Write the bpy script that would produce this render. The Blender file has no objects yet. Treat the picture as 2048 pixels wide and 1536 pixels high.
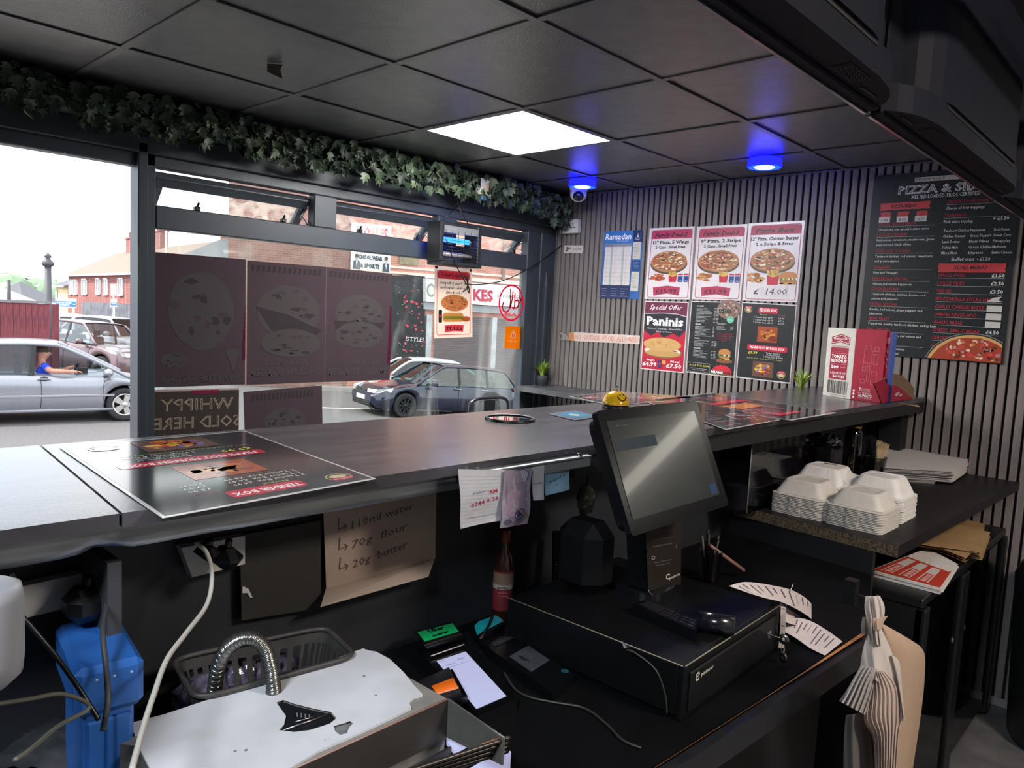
import bpy, math, random
from mathutils import Vector, Matrix
random.seed(7)
PI = math.pi
COL = bpy.context.scene.collection
C0 = 1.58                       # height of the viewer's eye above the shop floor

# ------------------------------------------------------------------ camera, sky, sun, exposure
FPX, YAW, PITCH, ROLL = 1485.97, 0.816459, -0.0947863, 0.0496757
cy, sy, cp, sp = math.cos(YAW), math.sin(YAW), math.cos(PITCH), math.sin(PITCH)
FWD = Vector((sy*cp, cy*cp, sp)); R0 = Vector((cy, -sy, 0)); U0 = R0.cross(FWD)
RGT = math.cos(ROLL)*R0 + math.sin(ROLL)*U0
UPV = -math.sin(ROLL)*R0 + math.cos(ROLL)*U0
cam = bpy.data.cameras.new('camera'); camo = bpy.data.objects.new('camera', cam); COL.objects.link(camo)
cam.sensor_width = 36; cam.lens = FPX/2048*36; cam.clip_start = .02; cam.clip_end = 2000
mw = Matrix((RGT, UPV, -FWD)).transposed().to_4x4(); mw.translation = (0, 0, C0)
camo.matrix_world = mw
sc = bpy.context.scene; sc.camera = camo
sc.view_settings.view_transform = 'Standard'; sc.view_settings.look = 'None'
sc.view_settings.gamma = 1; sc.view_settings.exposure = 0.72; sc.view_settings.use_curve_mapping = False

w = bpy.data.worlds.new('sky'); sc.world = w; w.use_nodes = True
nt = w.node_tree; nt.nodes.clear()
wo = nt.nodes.new('ShaderNodeOutputWorld'); bg = nt.nodes.new('ShaderNodeBackground')
tc = nt.nodes.new('ShaderNodeTexCoord'); nz = nt.nodes.new('ShaderNodeTexNoise'); cr = nt.nodes.new('ShaderNodeValToRGB')
nz.inputs['Scale'].default_value = 2.2; nz.inputs['Detail'].default_value = 5
cr.color_ramp.elements[0].color = (.74, .86, 1, 1); cr.color_ramp.elements[1].color = (1, 1, 1, 1)
cr.color_ramp.elements[0].position = .35; cr.color_ramp.elements[1].position = .62
nt.links.new(tc.outputs['Generated'], nz.inputs['Vector']); nt.links.new(nz.outputs['Fac'], cr.inputs['Fac'])
nt.links.new(cr.outputs['Color'], bg.inputs['Color']); bg.inputs['Strength'].default_value = 1.9
nt.links.new(bg.outputs[0], wo.inputs[0])
sun = bpy.data.lights.new('sun', 'SUN'); sun.energy = 3.0; sun.angle = .01; sun.color = (1, .95, .86)
suno = bpy.data.objects.new('sun', sun); COL.objects.link(suno)
suno.rotation_euler = (-Vector((-.62, .30, .80))).to_track_quat('-Z', 'Y').to_euler()

# ------------------------------------------------------------------ picture measuring: pixel -> point on a real plane
def ray(px, py): return (px-1024)/FPX*RGT - (py-768)/FPX*UPV + FWD
def on_z(px, py, z):            # z above the shop floor
    d = ray(px, py); t = (z-C0)/d.z; return Vector((d.x*t, d.y*t, z))
def on_x(px, py, x):
    d = ray(px, py); t = x/d.x; return Vector((x, d.y*t, C0+d.z*t))
def on_y(px, py, y):
    d = ray(px, py); t = y/d.y; return Vector((d.x*t, y, C0+d.z*t))

# ------------------------------------------------------------------ materials
def lin(h):
    h = h.lstrip('#'); r = [int(h[i:i+2], 16)/255 for i in (0, 2, 4)]
    return tuple([(c/12.92 if c <= .04045 else ((c+.055)/1.055)**2.4) for c in r])+(1,)
MATS = {}
def pm(key, hexc=None, rough=.5, metal=0, var=.0, scale=20, bump=0, stretch=None, spec=.5, hex2=None, emit=None, es=0, trans=0, coat=0, alpha=None, bscale=None, detail=3):
    if key in MATS: return MATS[key]
    m = bpy.data.materials.new(key); m.use_nodes = True; n = m.node_tree; b = n.nodes['Principled BSDF']
    c = lin(hexc)
    b.inputs['Roughness'].default_value = rough; b.inputs['Metallic'].default_value = metal
    b.inputs['Specular IOR Level'].default_value = spec
    if coat: b.inputs['Coat Weight'].default_value = coat; b.inputs['Coat Roughness'].default_value = .05
    t = n.nodes.new('ShaderNodeTexCoord'); mp = n.nodes.new('ShaderNodeMapping')
    n.links.new(t.outputs['Object'], mp.inputs[0])
    if stretch: mp.inputs['Scale'].default_value = stretch
    z = n.nodes.new('ShaderNodeTexNoise'); z.inputs['Scale'].default_value = scale; z.inputs['Detail'].default_value = detail
    n.links.new(mp.outputs[0], z.inputs['Vector'])
    mx = n.nodes.new('ShaderNodeMix'); mx.data_type = 'RGBA'
    c2 = lin(hex2) if hex2 else tuple(min(1, x*(1+var)) for x in c[:3])+(1,)
    c1 = c if hex2 else tuple(x*(1-var) for x in c[:3])+(1,)
    mx.inputs[6].default_value = c1; mx.inputs[7].default_value = c2
    rp = n.nodes.new('ShaderNodeMapRange'); rp.inputs['From Min'].default_value = .35; rp.inputs['From Max'].default_value = .65
    n.links.new(z.outputs['Fac'], rp.inputs[0]); n.links.new(rp.outputs[0], mx.inputs[0])
    n.links.new(mx.outputs[2], b.inputs['Base Color'])
    if bump:
        z2 = z
        if bscale:
            z2 = n.nodes.new('ShaderNodeTexNoise'); z2.inputs['Scale'].default_value = bscale; z2.inputs['Detail'].default_value = 2
            n.links.new(mp.outputs[0], z2.inputs['Vector'])
        bp = n.nodes.new('ShaderNodeBump'); bp.inputs['Strength'].default_value = bump; bp.inputs['Distance'].default_value = .004
        n.links.new(z2.outputs['Fac'], bp.inputs['Height']); n.links.new(bp.outputs[0], b.inputs['Normal'])
    if emit: b.inputs['Emission Color'].default_value = lin(emit); b.inputs['Emission Strength'].default_value = es
    if trans: b.inputs['Transmission Weight'].default_value = trans
    if alpha is not None: b.inputs['Alpha'].default_value = alpha
    MATS[key] = m; return m
def flat(hexc, rough=.45):      # plain printed ink
    return pm('ink_'+hexc.lstrip('#')+('' if rough == .45 else str(rough)), hexc, rough, var=.03, scale=40)
def glassmat(key, tint='FFFFFF', gloss=.08, rough=.02, dirt=0, dscale=6, dstretch=(1, 1, .25), dcol='D8DCDC', lo=.5, hi=.75):
    if key in MATS: return MATS[key]
    m = bpy.data.materials.new(key); m.use_nodes = True; n = m.node_tree; n.nodes.clear()
    o = n.nodes.new('ShaderNodeOutputMaterial'); tr = n.nodes.new('ShaderNodeBsdfTransparent'); gl = n.nodes.new('ShaderNodeBsdfGlossy')
    tr.inputs[0].default_value = lin(tint); gl.inputs['Roughness'].default_value = rough
    lw = n.nodes.new('ShaderNodeLayerWeight'); lw.inputs[0].default_value = .5
    pw = n.nodes.new('ShaderNodeMath'); pw.operation = 'POWER'; pw.inputs[1].default_value = 4.5; n.links.new(lw.outputs['Facing'], pw.inputs[0])
    ad = n.nodes.new('ShaderNodeMath'); ad.operation = 'MULTIPLY_ADD'; ad.inputs[1].default_value = .5; ad.inputs[2].default_value = gloss*.6; ad.use_clamp = True
    n.links.new(pw.outputs[0], ad.inputs[0])
    mx = n.nodes.new('ShaderNodeMixShader'); n.links.new(ad.outputs[0], mx.inputs[0]); n.links.new(tr.outputs[0], mx.inputs[1]); n.links.new(gl.outputs[0], mx.inputs[2])
    last = mx
    if dirt:
        df = n.nodes.new('ShaderNodeBsdfDiffuse'); df.inputs[0].default_value = lin(dcol)
        tl = n.nodes.new('ShaderNodeBsdfTranslucent'); tl.inputs[0].default_value = lin(dcol)
        dm = n.nodes.new('ShaderNodeMixShader'); n.links.new(df.outputs[0], dm.inputs[1]); n.links.new(tl.outputs[0], dm.inputs[2]); dm.inputs[0].default_value = .6
        t = n.nodes.new('ShaderNodeTexCoord'); mp = n.nodes.new('ShaderNodeMapping'); mp.inputs['Scale'].default_value = dstretch
        z = n.nodes.new('ShaderNodeTexNoise'); z.inputs['Scale'].default_value = dscale; z.inputs['Detail'].default_value = 8; z.inputs['Distortion'].default_value = 1.2
        n.links.new(t.outputs['Object'], mp.inputs[0]); n.links.new(mp.outputs[0], z.inputs['Vector'])
        rp = n.nodes.new('ShaderNodeMapRange'); rp.inputs['From Min'].default_value = lo; rp.inputs['From Max'].default_value = hi
        rp.inputs['To Max'].default_value = dirt; n.links.new(z.outputs['Fac'], rp.inputs[0])
        m2 = n.nodes.new('ShaderNodeMixShader'); n.links.new(rp.outputs[0], m2.inputs[0]); n.links.new(mx.outputs[0], m2.inputs[1]); n.links.new(dm.outputs[0], m2.inputs[2]); last = m2
    n.links.new(last.outputs[0], o.inputs[0]); MATS[key] = m; return m
def em(key, hexc, strength):
    if key in MATS: return MATS[key]
    m = bpy.data.materials.new(key); m.use_nodes = True; n = m.node_tree; n.nodes.clear()
    o = n.nodes.new('ShaderNodeOutputMaterial'); e = n.nodes.new('ShaderNodeEmission'); e.inputs[0].default_value = lin(hexc); e.inputs[1].default_value = strength
    n.links.new(e.outputs[0], o.inputs[0]); MATS[key] = m; return m

# ------------------------------------------------------------------ mesh builder
class MB:
    def __init__(s): s.v = []; s.f = []; s.m = []; s.s = []; s.mats = []
    def mi(s, m):
        if m not in s.mats: s.mats.append(m)
        return s.mats.index(m)
    def add(s, vs, fs, m, smooth=False, xf=None):
        o = len(s.v); k = s.mi(m)
        s.v += [tuple(xf @ Vector(p)) if xf is not None else tuple(p) for p in vs]
        for f in fs: s.f.append(tuple(i+o for i in f)); s.m.append(k); s.s.append(smooth)
        return s
    def poly(s, pts, m, xf=None): return s.add(pts, [tuple(range(len(pts)))], m, False, xf)
    def box(s, x0, x1, y0, y1, z0, z1, m, xf=None, ch=0):
        if x1 < x0: x0, x1 = x1, x0
        if y1 < y0: y0, y1 = y1, y0
        if z1 < z0: z0, z1 = z1, z0
        if ch:
            c = min(ch, (x1-x0)*.49, (y1-y0)*.49, (z1-z0)*.49)
            vs = []; idx = {}
            for i, (x, sx) in enumerate(((x0, 1), (x1, -1))):
                for j, (y, sy_) in enumerate(((y0, 1), (y1, -1))):
                    for k, (z, sz) in enumerate(((z0, 1), (z1, -1))):
                        idx[i, j, k, 0] = len(vs); vs.append((x, y+sy_*c, z+sz*c))
                        idx[i, j, k, 1] = len(vs); vs.append((x+sx*c, y, z+sz*c))
                        idx[i, j, k, 2] = len(vs); vs.append((x+sx*c, y+sy_*c, z))
            I = idx; fs = []
            for i in (0, 1): fs.append((I[i,0,0,0], I[i,0,1,0], I[i,1,1,0], I[i,1,0,0]) if i == 0 else (I[i,0,0,0], I[i,1,0,0], I[i,1,1,0], I[i,0,1,0]))
            for j in (0, 1): fs.append((I[0,j,0,1], I[1,j,0,1], I[1,j,1,1], I[0,j,1,1]) if j == 0 else (I[0,j,0,1], I[0,j,1,1], I[1,j,1,1], I[1,j,0,1]))
            for k in (0, 1): fs.append((I[0,0,k,2], I[0,1,k,2], I[1,1,k,2], I[1,0,k,2]) if k == 0 else (I[0,0,k,2], I[1,0,k,2], I[1,1,k,2], I[0,1,k,2]))
            for i in (0, 1):
                for j in (0, 1): fs.append((I[i,j,0,0], I[i,j,1,0], I[i,j,1,1], I[i,j,0,1]))
                for k in (0, 1): fs.append((I[i,0,k,0], I[i,1,k,0], I[i,1,k,2], I[i,0,k,2]))
            for j in (0, 1):
                for k in (0, 1): fs.append((I[0,j,k,1], I[1,j,k,1], I[1,j,k,2], I[0,j,k,2]))
            for i in (0, 1):
                for j in (0, 1):
                    for k in (0, 1): fs.append((I[i,j,k,0], I[i,j,k,1], I[i,j,k,2]))
            return s.add(vs, fs, m, False, xf)
        vs = [(x, y, z) for x in (x0, x1) for y in (y0, y1) for z in (z0, z1)]
        return s.add(vs, [(0, 1, 3, 2), (4, 6, 7, 5), (0, 4, 5, 1), (2, 3, 7, 6), (0, 2, 6, 4), (1, 5, 7, 3)], m, False, xf)
    def prism(s, pts, z0, z1, m, xf=None, smooth=False):     # pts 2-D outline
        n = len(pts); vs = [(p[0], p[1], z0) for p in pts]+[(p[0], p[1], z1) for p in pts]
        s.add(vs, [tuple(range(n))[::-1], tuple(range(n, 2*n))], m, False, xf)
        return s.add(vs, [(i, (i+1) % n, n+(i+1) % n, n+i) for i in range(n)], m, smooth, xf)
    def slab(s, pts, th, m, n=None):                        # planar polygon of 3-D points with thickness along normal
        pts = [Vector(p) for p in pts]
        if n is None: n = (pts[1]-pts[0]).cross(pts[2]-pts[0]).normalized()
        k = len(pts); vs = pts+[p+n*th for p in pts]
        return s.add(vs, [tuple(range(k))[::-1], tuple(range(k, 2*k))]+[(i, (i+1) % k, k+(i+1) % k, k+i) for i in range(k)], m)
    def lathe(s, prof, m, seg=24, xf=None, smooth=True, cap=True, a0=0, a1=2*PI):
        full = abs(a1-a0-2*PI) < 1e-6; ns = seg if full else seg+1
        vs = []; fs = []
        for r, z in prof:
            for k in range(ns):
                a = a0+(a1-a0)*k/seg; vs.append((r*math.cos(a), r*math.sin(a), z))
        for i in range(len(prof)-1):
            for k in range(seg):
                k2 = (k+1) % ns; fs.append((i*ns+k, i*ns+k2, (i+1)*ns+k2, (i+1)*ns+k))
        s.add(vs, fs, m, smooth, xf)
        if cap and full:
            if prof[0][0] > 1e-6: s.add(vs[:ns], [tuple(range(ns))[::-1]], m, False, xf)
            if prof[-1][0] > 1e-6: s.add(vs[-ns:], [tuple(range(ns))], m, False, xf)
        return s
    def tube(s, path, r, m, seg=8, caps=True):
        P = [Vector(p) for p in path]; n = len(P); rr = r if isinstance(r, (list, tuple)) else [r]*n
        vs = []; fs = []; up = None
        for i in range(n):
            t = (P[min(i+1, n-1)]-P[max(i-1, 0)])
            if t.length < 1e-9: t = Vector((0, 0, 1))
            t.normalize()
            if up is None: up = Vector((0, 0, 1)) if abs(t.z) < .9 else Vector((1, 0, 0))
            a = t.cross(up).normalized(); b = a.cross(t).normalized(); up = b
            for k in range(seg):
                an = 2*PI*k/seg; vs.append(P[i]+a*math.cos(an)*rr[i]+b*math.sin(an)*rr[i])
        for i in range(n-1):
            for k in range(seg): fs.append((i*seg+k, i*seg+(k+1) % seg, (i+1)*seg+(k+1) % seg, (i+1)*seg+k))
        if caps: fs += [tuple(range(seg))[::-1], tuple(range((n-1)*seg, n*seg))]
        return s.add(vs, fs, m, True)
    def ball(s, c, r, m, seg=14, rings=9, xf=None, zmin=-1, zmax=1):
        rx, ry, rz = r if isinstance(r, (tuple, list)) else (r, r, r)
        a0, a1 = math.asin(max(-1, zmin)), math.asin(min(1, zmax))
        M_ = Matrix.Translation(Vector(c)) @ Matrix.Diagonal((rx, ry, rz, 1))
        if xf is not None: M_ = xf @ M_
        prof = [(math.cos(a0+(a1-a0)*i/rings), math.sin(a0+(a1-a0)*i/rings)) for i in range(rings+1)]
        return s.lathe([(max(p[0], 1e-5), p[1]) for p in prof], m, seg, M_, True, False)
    def grid(s, rows, m, smooth=True, th=0, close=False):   # rows of 3-D points -> surface
        nr, nc = len(rows), len(rows[0]); vs = [p for r in rows for p in r]; fs = []
        for i in range(nr-1):
            for j in range(nc-1 if not close else nc): fs.append((i*nc+j, i*nc+(j+1) % nc, (i+1)*nc+(j+1) % nc, (i+1)*nc+j))
        return s.add(vs, fs, m, smooth)
def smooth_path(pts, n=6):
    P = [Vector(p) for p in pts]; out = []
    for i in range(len(P)-1):
        a, b, c, d = P[max(i-1, 0)], P[i], P[i+1], P[min(i+2, len(P)-1)]
        for k in range(n):
            t = k/n; out.append(.5*((2*b)+(c-a)*t+(2*a-5*b+4*c-d)*t*t+(3*b-a-3*c+d)*t**3))
    out.append(P[-1]); return out
def frame(o, x, y, z=None):
    x = Vector(x).normalized(); y = Vector(y); y = (y-x*y.dot(x)).normalized(); z = x.cross(y) if z is None else z
    m = Matrix((x, y, z)).transposed().to_4x4(); m.translation = Vector(o); return m
def setp(o, label=None, cat=None, group=None, kind=None):
    if label: o['label'] = label
    if cat: o['category'] = cat
    if group: o['group'] = group
    if kind: o['kind'] = kind
    return o
def thing(name, label, cat, loc=(0, 0, 0), group=None, rot=0):
    o = bpy.data.objects.new(name, None); o.empty_display_size = .05; COL.objects.link(o); o.location = loc; o.rotation_euler = (0, 0, rot)
    return setp(o, label, cat, group)
def root_loc(o):
    v = Vector((0, 0, 0))
    while o is not None: v += o.location; o = o.parent
    return v
def build(name, mb, parent=None, label=None, local=False, kind=None, cat=None, group=None, org=None):
    me = bpy.data.meshes.new(name)
    off = root_loc(parent) if (parent is not None and not local) else Vector((0, 0, 0))
    o = bpy.data.objects.new(name, me)
    if org is None and parent is None and not local:
        xs = [p[0] for p in mb.v]; ys = [p[1] for p in mb.v]; zs = [p[2] for p in mb.v]
        org = Vector(((min(xs)+max(xs))/2, (min(ys)+max(ys))/2, min(zs)))
    if org is not None: o.location = Vector(org)-off; off = Vector(org)
    me.from_pydata([(p[0]-off[0], p[1]-off[1], p[2]-off[2]) for p in mb.v], [], mb.f)
    for m in mb.mats: me.materials.append(m)
    me.polygons.foreach_set('material_index', mb.m); me.polygons.foreach_set('use_smooth', mb.s); me.update()
    COL.objects.link(o)
    if parent is not None: o.parent = parent
    return setp(o, label, cat, group, kind)
def copy_tree(o, parent=None):
    c = o.copy(); COL.objects.link(c)
    if parent is not None: c.parent = parent
    for ch in list(o.children): copy_tree(ch, c)
    return c
def rrect(x0, x1, y0, y1, r, n=4):
    out = []
    for cx, cy_, a in ((x1-r, y1-r, 0), (x0+r, y1-r, 90), (x0+r, y0+r, 180), (x1-r, y0+r, 270)):
        for k in range(n+1):
            t = math.radians(a+90*k/n); out.append((cx+r*math.cos(t), cy_+r*math.sin(t)))
    return out

# ------------------------------------------------------------------ lettering
TXT = {}
def text_mesh(s, bold=0, shear=0, res=1, sp=1):
    k = (s, bold, shear, res, sp)
    if k in TXT: return TXT[k]
    cu = bpy.data.curves.new('t', 'FONT'); cu.body = s; cu.size = 1; cu.offset = bold; cu.shear = shear; cu.resolution_u = res; cu.space_character = sp
    ob = bpy.data.objects.new('t', cu); me = ob.to_mesh()
    vs = [tuple(v.co) for v in me.vertices]; fs = [tuple(p.vertices) for p in me.polygons]
    ob.to_mesh_clear(); bpy.data.objects.remove(ob); bpy.data.curves.remove(cu)
    if not vs: vs = [(0, 0, 0)]
    x0 = min(v[0] for v in vs); x1 = max(v[0] for v in vs); y0 = min(v[1] for v in vs); y1 = max(v[1] for v in vs)
    TXT[k] = (vs, fs, x0, x1, y0, y1); return TXT[k]
class Sheet:
    """flat printed card: four corners in space (TL, TR, BR, BL); u right, v down, both 0..1"""
    def __init__(s, c, n, W=None, H=None, lift=.0006):
        s.c = [Vector(p) for p in c]; s.n = Vector(n).normalized(); s.mb = MB(); s.k = 0; s.lift = lift
        s.W = W or (s.c[1]-s.c[0]).length; s.H = H or (s.c[3]-s.c[0]).length; s.bend = None; s.step = .002 if s.c[0].length > 6 else .00002
    def pt(s, u, v, k=None):
        a = s.c[0].lerp(s.c[1], u); b = s.c[3].lerp(s.c[2], u)
        p = a.lerp(b, v)+s.n*(s.lift+(s.k if k is None else k)*s.step)
        if s.bend: p = p+s.n*s.bend(u, v)
        return p
    def poly(s, pts, m, step=True):
        if isinstance(m, str): m = flat(m)
        if step: s.k += 1
        s.mb.poly([s.pt(u, v) for u, v in pts], m); return s
    def rect(s, u0, v0, u1, v1, m, r=0):
        a = s.W/s.H
        if r: p = rrect(u0*s.W, u1*s.W, v0*s.H, v1*s.H, r*s.W); p = [(x/s.W, y/s.H) for x, y in p]
        else: p = [(u0, v0), (u1, v0), (u1, v1), (u0, v1)]
        return s.poly(p, m)
    def ell(s, u, v, ru, rv, m, n=22, step=True, rag=0):
        return s.poly([(u+ru*math.cos(2*PI*i/n)*(1+random.uniform(-rag, rag)), v+rv*math.sin(2*PI*i/n)*(1+random.uniform(-rag, rag))) for i in range(n)], m, step)
    def ring(s, u, v, ru, rv, t, m, n=36, a0=0, a1=360, step=True):
        if isinstance(m, str): m = flat(m)
        if step: s.k += 1
        for i in range(n):
            p, q = math.radians(a0+(a1-a0)*i/n), math.radians(a0+(a1-a0)*(i+1)/n)
            s.mb.poly([s.pt(u+(ru-t)*math.cos(p), v+(rv-t*s.W/s.H)*math.sin(p)), s.pt(u+ru*math.cos(p), v+rv*math.sin(p)), s.pt(u+ru*math.cos(q), v+rv*math.sin(q)), s.pt(u+(ru-t)*math.cos(q), v+(rv-t*s.W/s.H)*math.sin(q))], m)
        return s
    def line(s, pts, t, m, step=True):         # stroke of width t (fraction of W)
        if isinstance(m, str): m = flat(m)
        if step: s.k += 1
        P = [Vector((u*s.W, v*s.H)) for u, v in pts]; h = t*s.W/2
        for a, b in zip(P, P[1:]):
            d = (b-a)
            if d.length < 1e-7: continue
            d.normalize(); q = Vector((-d.y, d.x))*h; e = d*h*.6
            s.mb.poly([s.pt(p.x/s.W, p.y/s.H) for p in (a-q-e, b-q+e, b+q+e, a+q-e)], m)
        return s
    def frame(s, u0, v0, u1, v1, t, m, r=.04):
        p = [(x/s.W, y/s.H) for x, y in rrect(u0*s.W, u1*s.W, v0*s.H, v1*s.H, r*s.W)]
        return s.line(p+[p[0]], t, m)
    def text(s, str_, u, v, h, m, al='c', bold=0.0, shear=0, wid=None, res=1, mirror=False, sp=1, rot=0, step=True):
        """baseline-left/centre at (u, v); h = cap height as fraction of H; wid = total width as fraction of W"""
        if isinstance(m, str): m = flat(m)
        vs, fs, x0, x1, y0, y1 = text_mesh(str_, bold, shear, res, sp)
        if step: s.k += 1
        sc_ = h*s.H/.70; sx = sc_
        if wid: sx = wid*s.W/max(x1-x0, 1e-6)
        dx = {'l': -x0, 'c': -(x0+x1)/2, 'r': -x1}[al]
        ca, sa = math.cos(rot), math.sin(rot); out = []
        for a, b, _ in vs:
            X, Y = (a+dx)*sx*(-1 if mirror else 1), b*sc_
            X, Y = X*ca-Y*sa, X*sa+Y*ca
            out.append(s.pt(u+X/s.W, v-Y/s.H))
        s.mb.add(out, fs, m); return s
    def done(s, parent, name='print'): return build(name, s.mb, parent)

# ================================================================== THE ROOM
Z = lambda zp: zp+C0
XW, YW = 3.72, 3.2
ZC = Z(.763)
black = pm('black_laminate', '1A1C20', .42, var=.25, scale=9, bump=.12, bscale=180)
frm = pm('anthracite_window_frame', '363D46', .45, var=.08, scale=8)
dark = pm('dark_paint', '15161A', .6, var=.15, scale=12)
tilem = pm('black_ceiling_tile', '5E5F62', .32, var=.15, scale=14, bump=.25, bscale=160, spec=.8)  # black tiles; the grey window glare is put into the base colour
teem = pm('black_ceiling_rail', '606164', .38, var=.1, spec=.7)
white = pm('white_plastic', 'E4E4E2', .4, var=.02)
blackp = pm('black_plastic', '0E0F12', .35, var=.1)
steel = pm('brushed_metal', 'A9AAAC', .32, metal=1, var=.1, scale=60)

m = MB(); m.box(-2.2, XW+.2, -2.6, YW+.05, -.12, 0, pm('grey_vinyl_floor', '6E6D6C', .5, var=.25, scale=7, bump=.05, hex2='57575A'))
build('floor', m, kind='structure', org=(0, 0, 0))
# slat wall
m = MB(); m.box(XW+.016, XW+.2, -2.6, YW+.1, -.05, ZC+.5, pm('black_felt', '0C0D10', .95, var=.2, scale=60)); wr = build('wall_right', m, kind='structure', org=(XW, 0, 0))
slatm = pm('grey_wood_slat', '8A827F', .55, var=.12, scale=4, stretch=(8, 8, .5), hex2='75706F', bump=.1, bscale=60, detail=6)
m = MB(); m.box(0, .017, -.0135, .0135, .0, ZC+.45, slatm, ch=.0015)
s0 = build('slat', m, wr, local=True); s0.location = (0, .985, 0)
y = .985
ys = [.985+.0378*k for k in range(-33, 59)]
for yy in ys:
    if abs(yy-.985) < 1e-6 or yy > YW-.01: continue
    c = s0.copy(); COL.objects.link(c); c.parent = wr; c.location = (0, yy, 0)
m = MB(); m.box(-2.4, -2.2, -2.6, YW+.1, -.05, ZC+.5, dark); build('wall_left', m, kind='structure')
m = MB(); m.box(-2.2, XW, -2.75, -2.6, -.05, ZC+.5, pm('kitchen_wall', '8E8E8C', .5, var=.05)); build('wall_back', m, kind='structure')
m = MB(); m.box(XW-.004, XW, -1.0, YW-.02, 0, .035, pm('pale_skirting', '8E8C8A', .5)); build('baseboard_right', m, kind='structure')

# ceiling
m = MB(); m.box(-2.2, XW+.1, .56, YW+.1, ZC+.04, ZC+.09, dark); m.box(-2.2, XW+.1, .53, .56, ZC-.02, ZC+.45, dark); m.box(-2.2, XW+.1, -2.7, .56, ZC+.42, ZC+.5, pm('kitchen_ceiling', '55565A', .7))
ceil = build('ceiling', m, kind='structure', org=(0, 0, ZC))
GX, GY = .887, 2.575
LIGHT = (2, 1)
xs = [GX+.6*i for i in range(-5, 5)]+[XW]; yl = [.56]+[GY-.6*j for j in range(3, -2, -1)]
yl = [.56, GY-1.8, GY-1.2, GY-.6, GY, 3.1]
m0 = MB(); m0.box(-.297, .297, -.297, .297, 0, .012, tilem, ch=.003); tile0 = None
for i in range(len(xs)-1):
    for j in range(len(yl)-1):
        x0, x1, y0, y1 = xs[i], xs[i+1], yl[j], yl[j+1]
        if abs(x0-(GX+1.2)) < .01 and abs(y0-(GY-.6)) < .01: continue
        w_, h_ = x1-x0-.012, y1-y0-.012
        if abs(w_-.588) < .01 and abs(h_-.588) < .01:
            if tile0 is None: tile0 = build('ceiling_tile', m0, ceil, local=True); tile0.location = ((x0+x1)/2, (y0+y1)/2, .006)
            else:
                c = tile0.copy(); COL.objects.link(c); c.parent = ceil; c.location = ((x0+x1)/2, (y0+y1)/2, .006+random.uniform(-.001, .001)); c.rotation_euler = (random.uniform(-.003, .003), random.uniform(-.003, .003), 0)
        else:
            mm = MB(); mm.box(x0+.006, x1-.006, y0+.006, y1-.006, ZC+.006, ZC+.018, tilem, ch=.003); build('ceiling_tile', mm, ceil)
for yy in yl[1:-1]:
    m = MB(); m.box(-2.2, XW, yy-.012, yy+.012, ZC, ZC+.004, teem); build('ceiling_rail', m, ceil)
for xx in xs[1:-1]:
    for a, b in zip(yl, yl[1:]):
        m = MB(); m.box(xx-.012, xx+.012, a+.012, b-.012, ZC+.0005, ZC+.0045, teem); build('ceiling_rail', m, ceil)
m = MB(); m.box(XW-.022, XW, .56, YW, ZC-.004, ZC, teem); build('wall_angle_rail', m, ceil)

# led panel in the ceiling
x0, x1, y0, y1 = GX+1.2+.008, GX+1.8-.008, GY-.6+.008, GY-.008
t = thing('ceiling_light', 'square white lit LED panel set among the black ceiling tiles', 'ceiling light', ((x0+x1)/2, (y0+y1)/2, ZC))
m = MB(); m.box(x0+.012, x1-.012, y0+.012, y1-.012, ZC+.002, ZC+.006, em('led_panel', 'FFFDF6', 7)); build('diffuser', m, t)
m = MB()
for a in ((x0, x1, y0, y0+.012), (x0, x1, y1-.012, y1), (x0, x0+.012, y0+.012, y1-.012), (x1-.012, x1, y0+.012, y1-.012)): m.box(*a, ZC+.001, ZC+.012, teem)
build('light_frame', m, t)
al = bpy.data.lights.new('panel_light', 'AREA'); al.energy = 26; al.size = .55; al.color = (1, .99, .96); ao = bpy.data.objects.new('panel_light', al); COL.objects.link(ao); ao.location = ((x0+x1)/2, (y0+y1)/2, ZC-.003)
# kitchen lights behind the viewer; the cool left one is added fill, panels added
for (lx, ly, lz, e, s_, col) in ((1.6, -1.3, 2.735, 46, .6, (1, .88, .78)), (-1.0, .1, 2.735, 50, .6, (.82, .91, 1))):
    al = bpy.data.lights.new('kitchen_and_fill_light', 'AREA'); al.energy = e; al.size = s_; al.color = col; ao = bpy.data.objects.new('kitchen_and_fill_light', al); COL.objects.link(ao); ao.location = (lx, ly, lz)
    m = MB(); m.box(lx-.3, lx+.3, ly-.3, ly+.3, lz+.006, lz+.027, em('added_panel_glow', 'FFF4E8', 3)); build('added_panel_light', m, None, 'added square LED panel on the %s ceiling behind the viewer' % ('kitchen' if lx > 0 else 'doorway side'), cat='ceiling light')

# strip light on the slatted wall behind the viewer
t = thing('strip_light', 'long lit strip light on the slatted wall beside the kitchen', 'wall light', (XW-.01, -.65, Z(.45)))
m = MB(); m.box(XW-.05, XW-.001, -1.35, .0, Z(.45), Z(.60), white, ch=.004); build('casing', m, t); m = MB(); m.box(XW-.054, XW-.0505, -1.33, -.02, Z(.485), Z(.565), em('strip_tube', 'FFF8E8', 3.6)); build('tube_cover', m, t)
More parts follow.
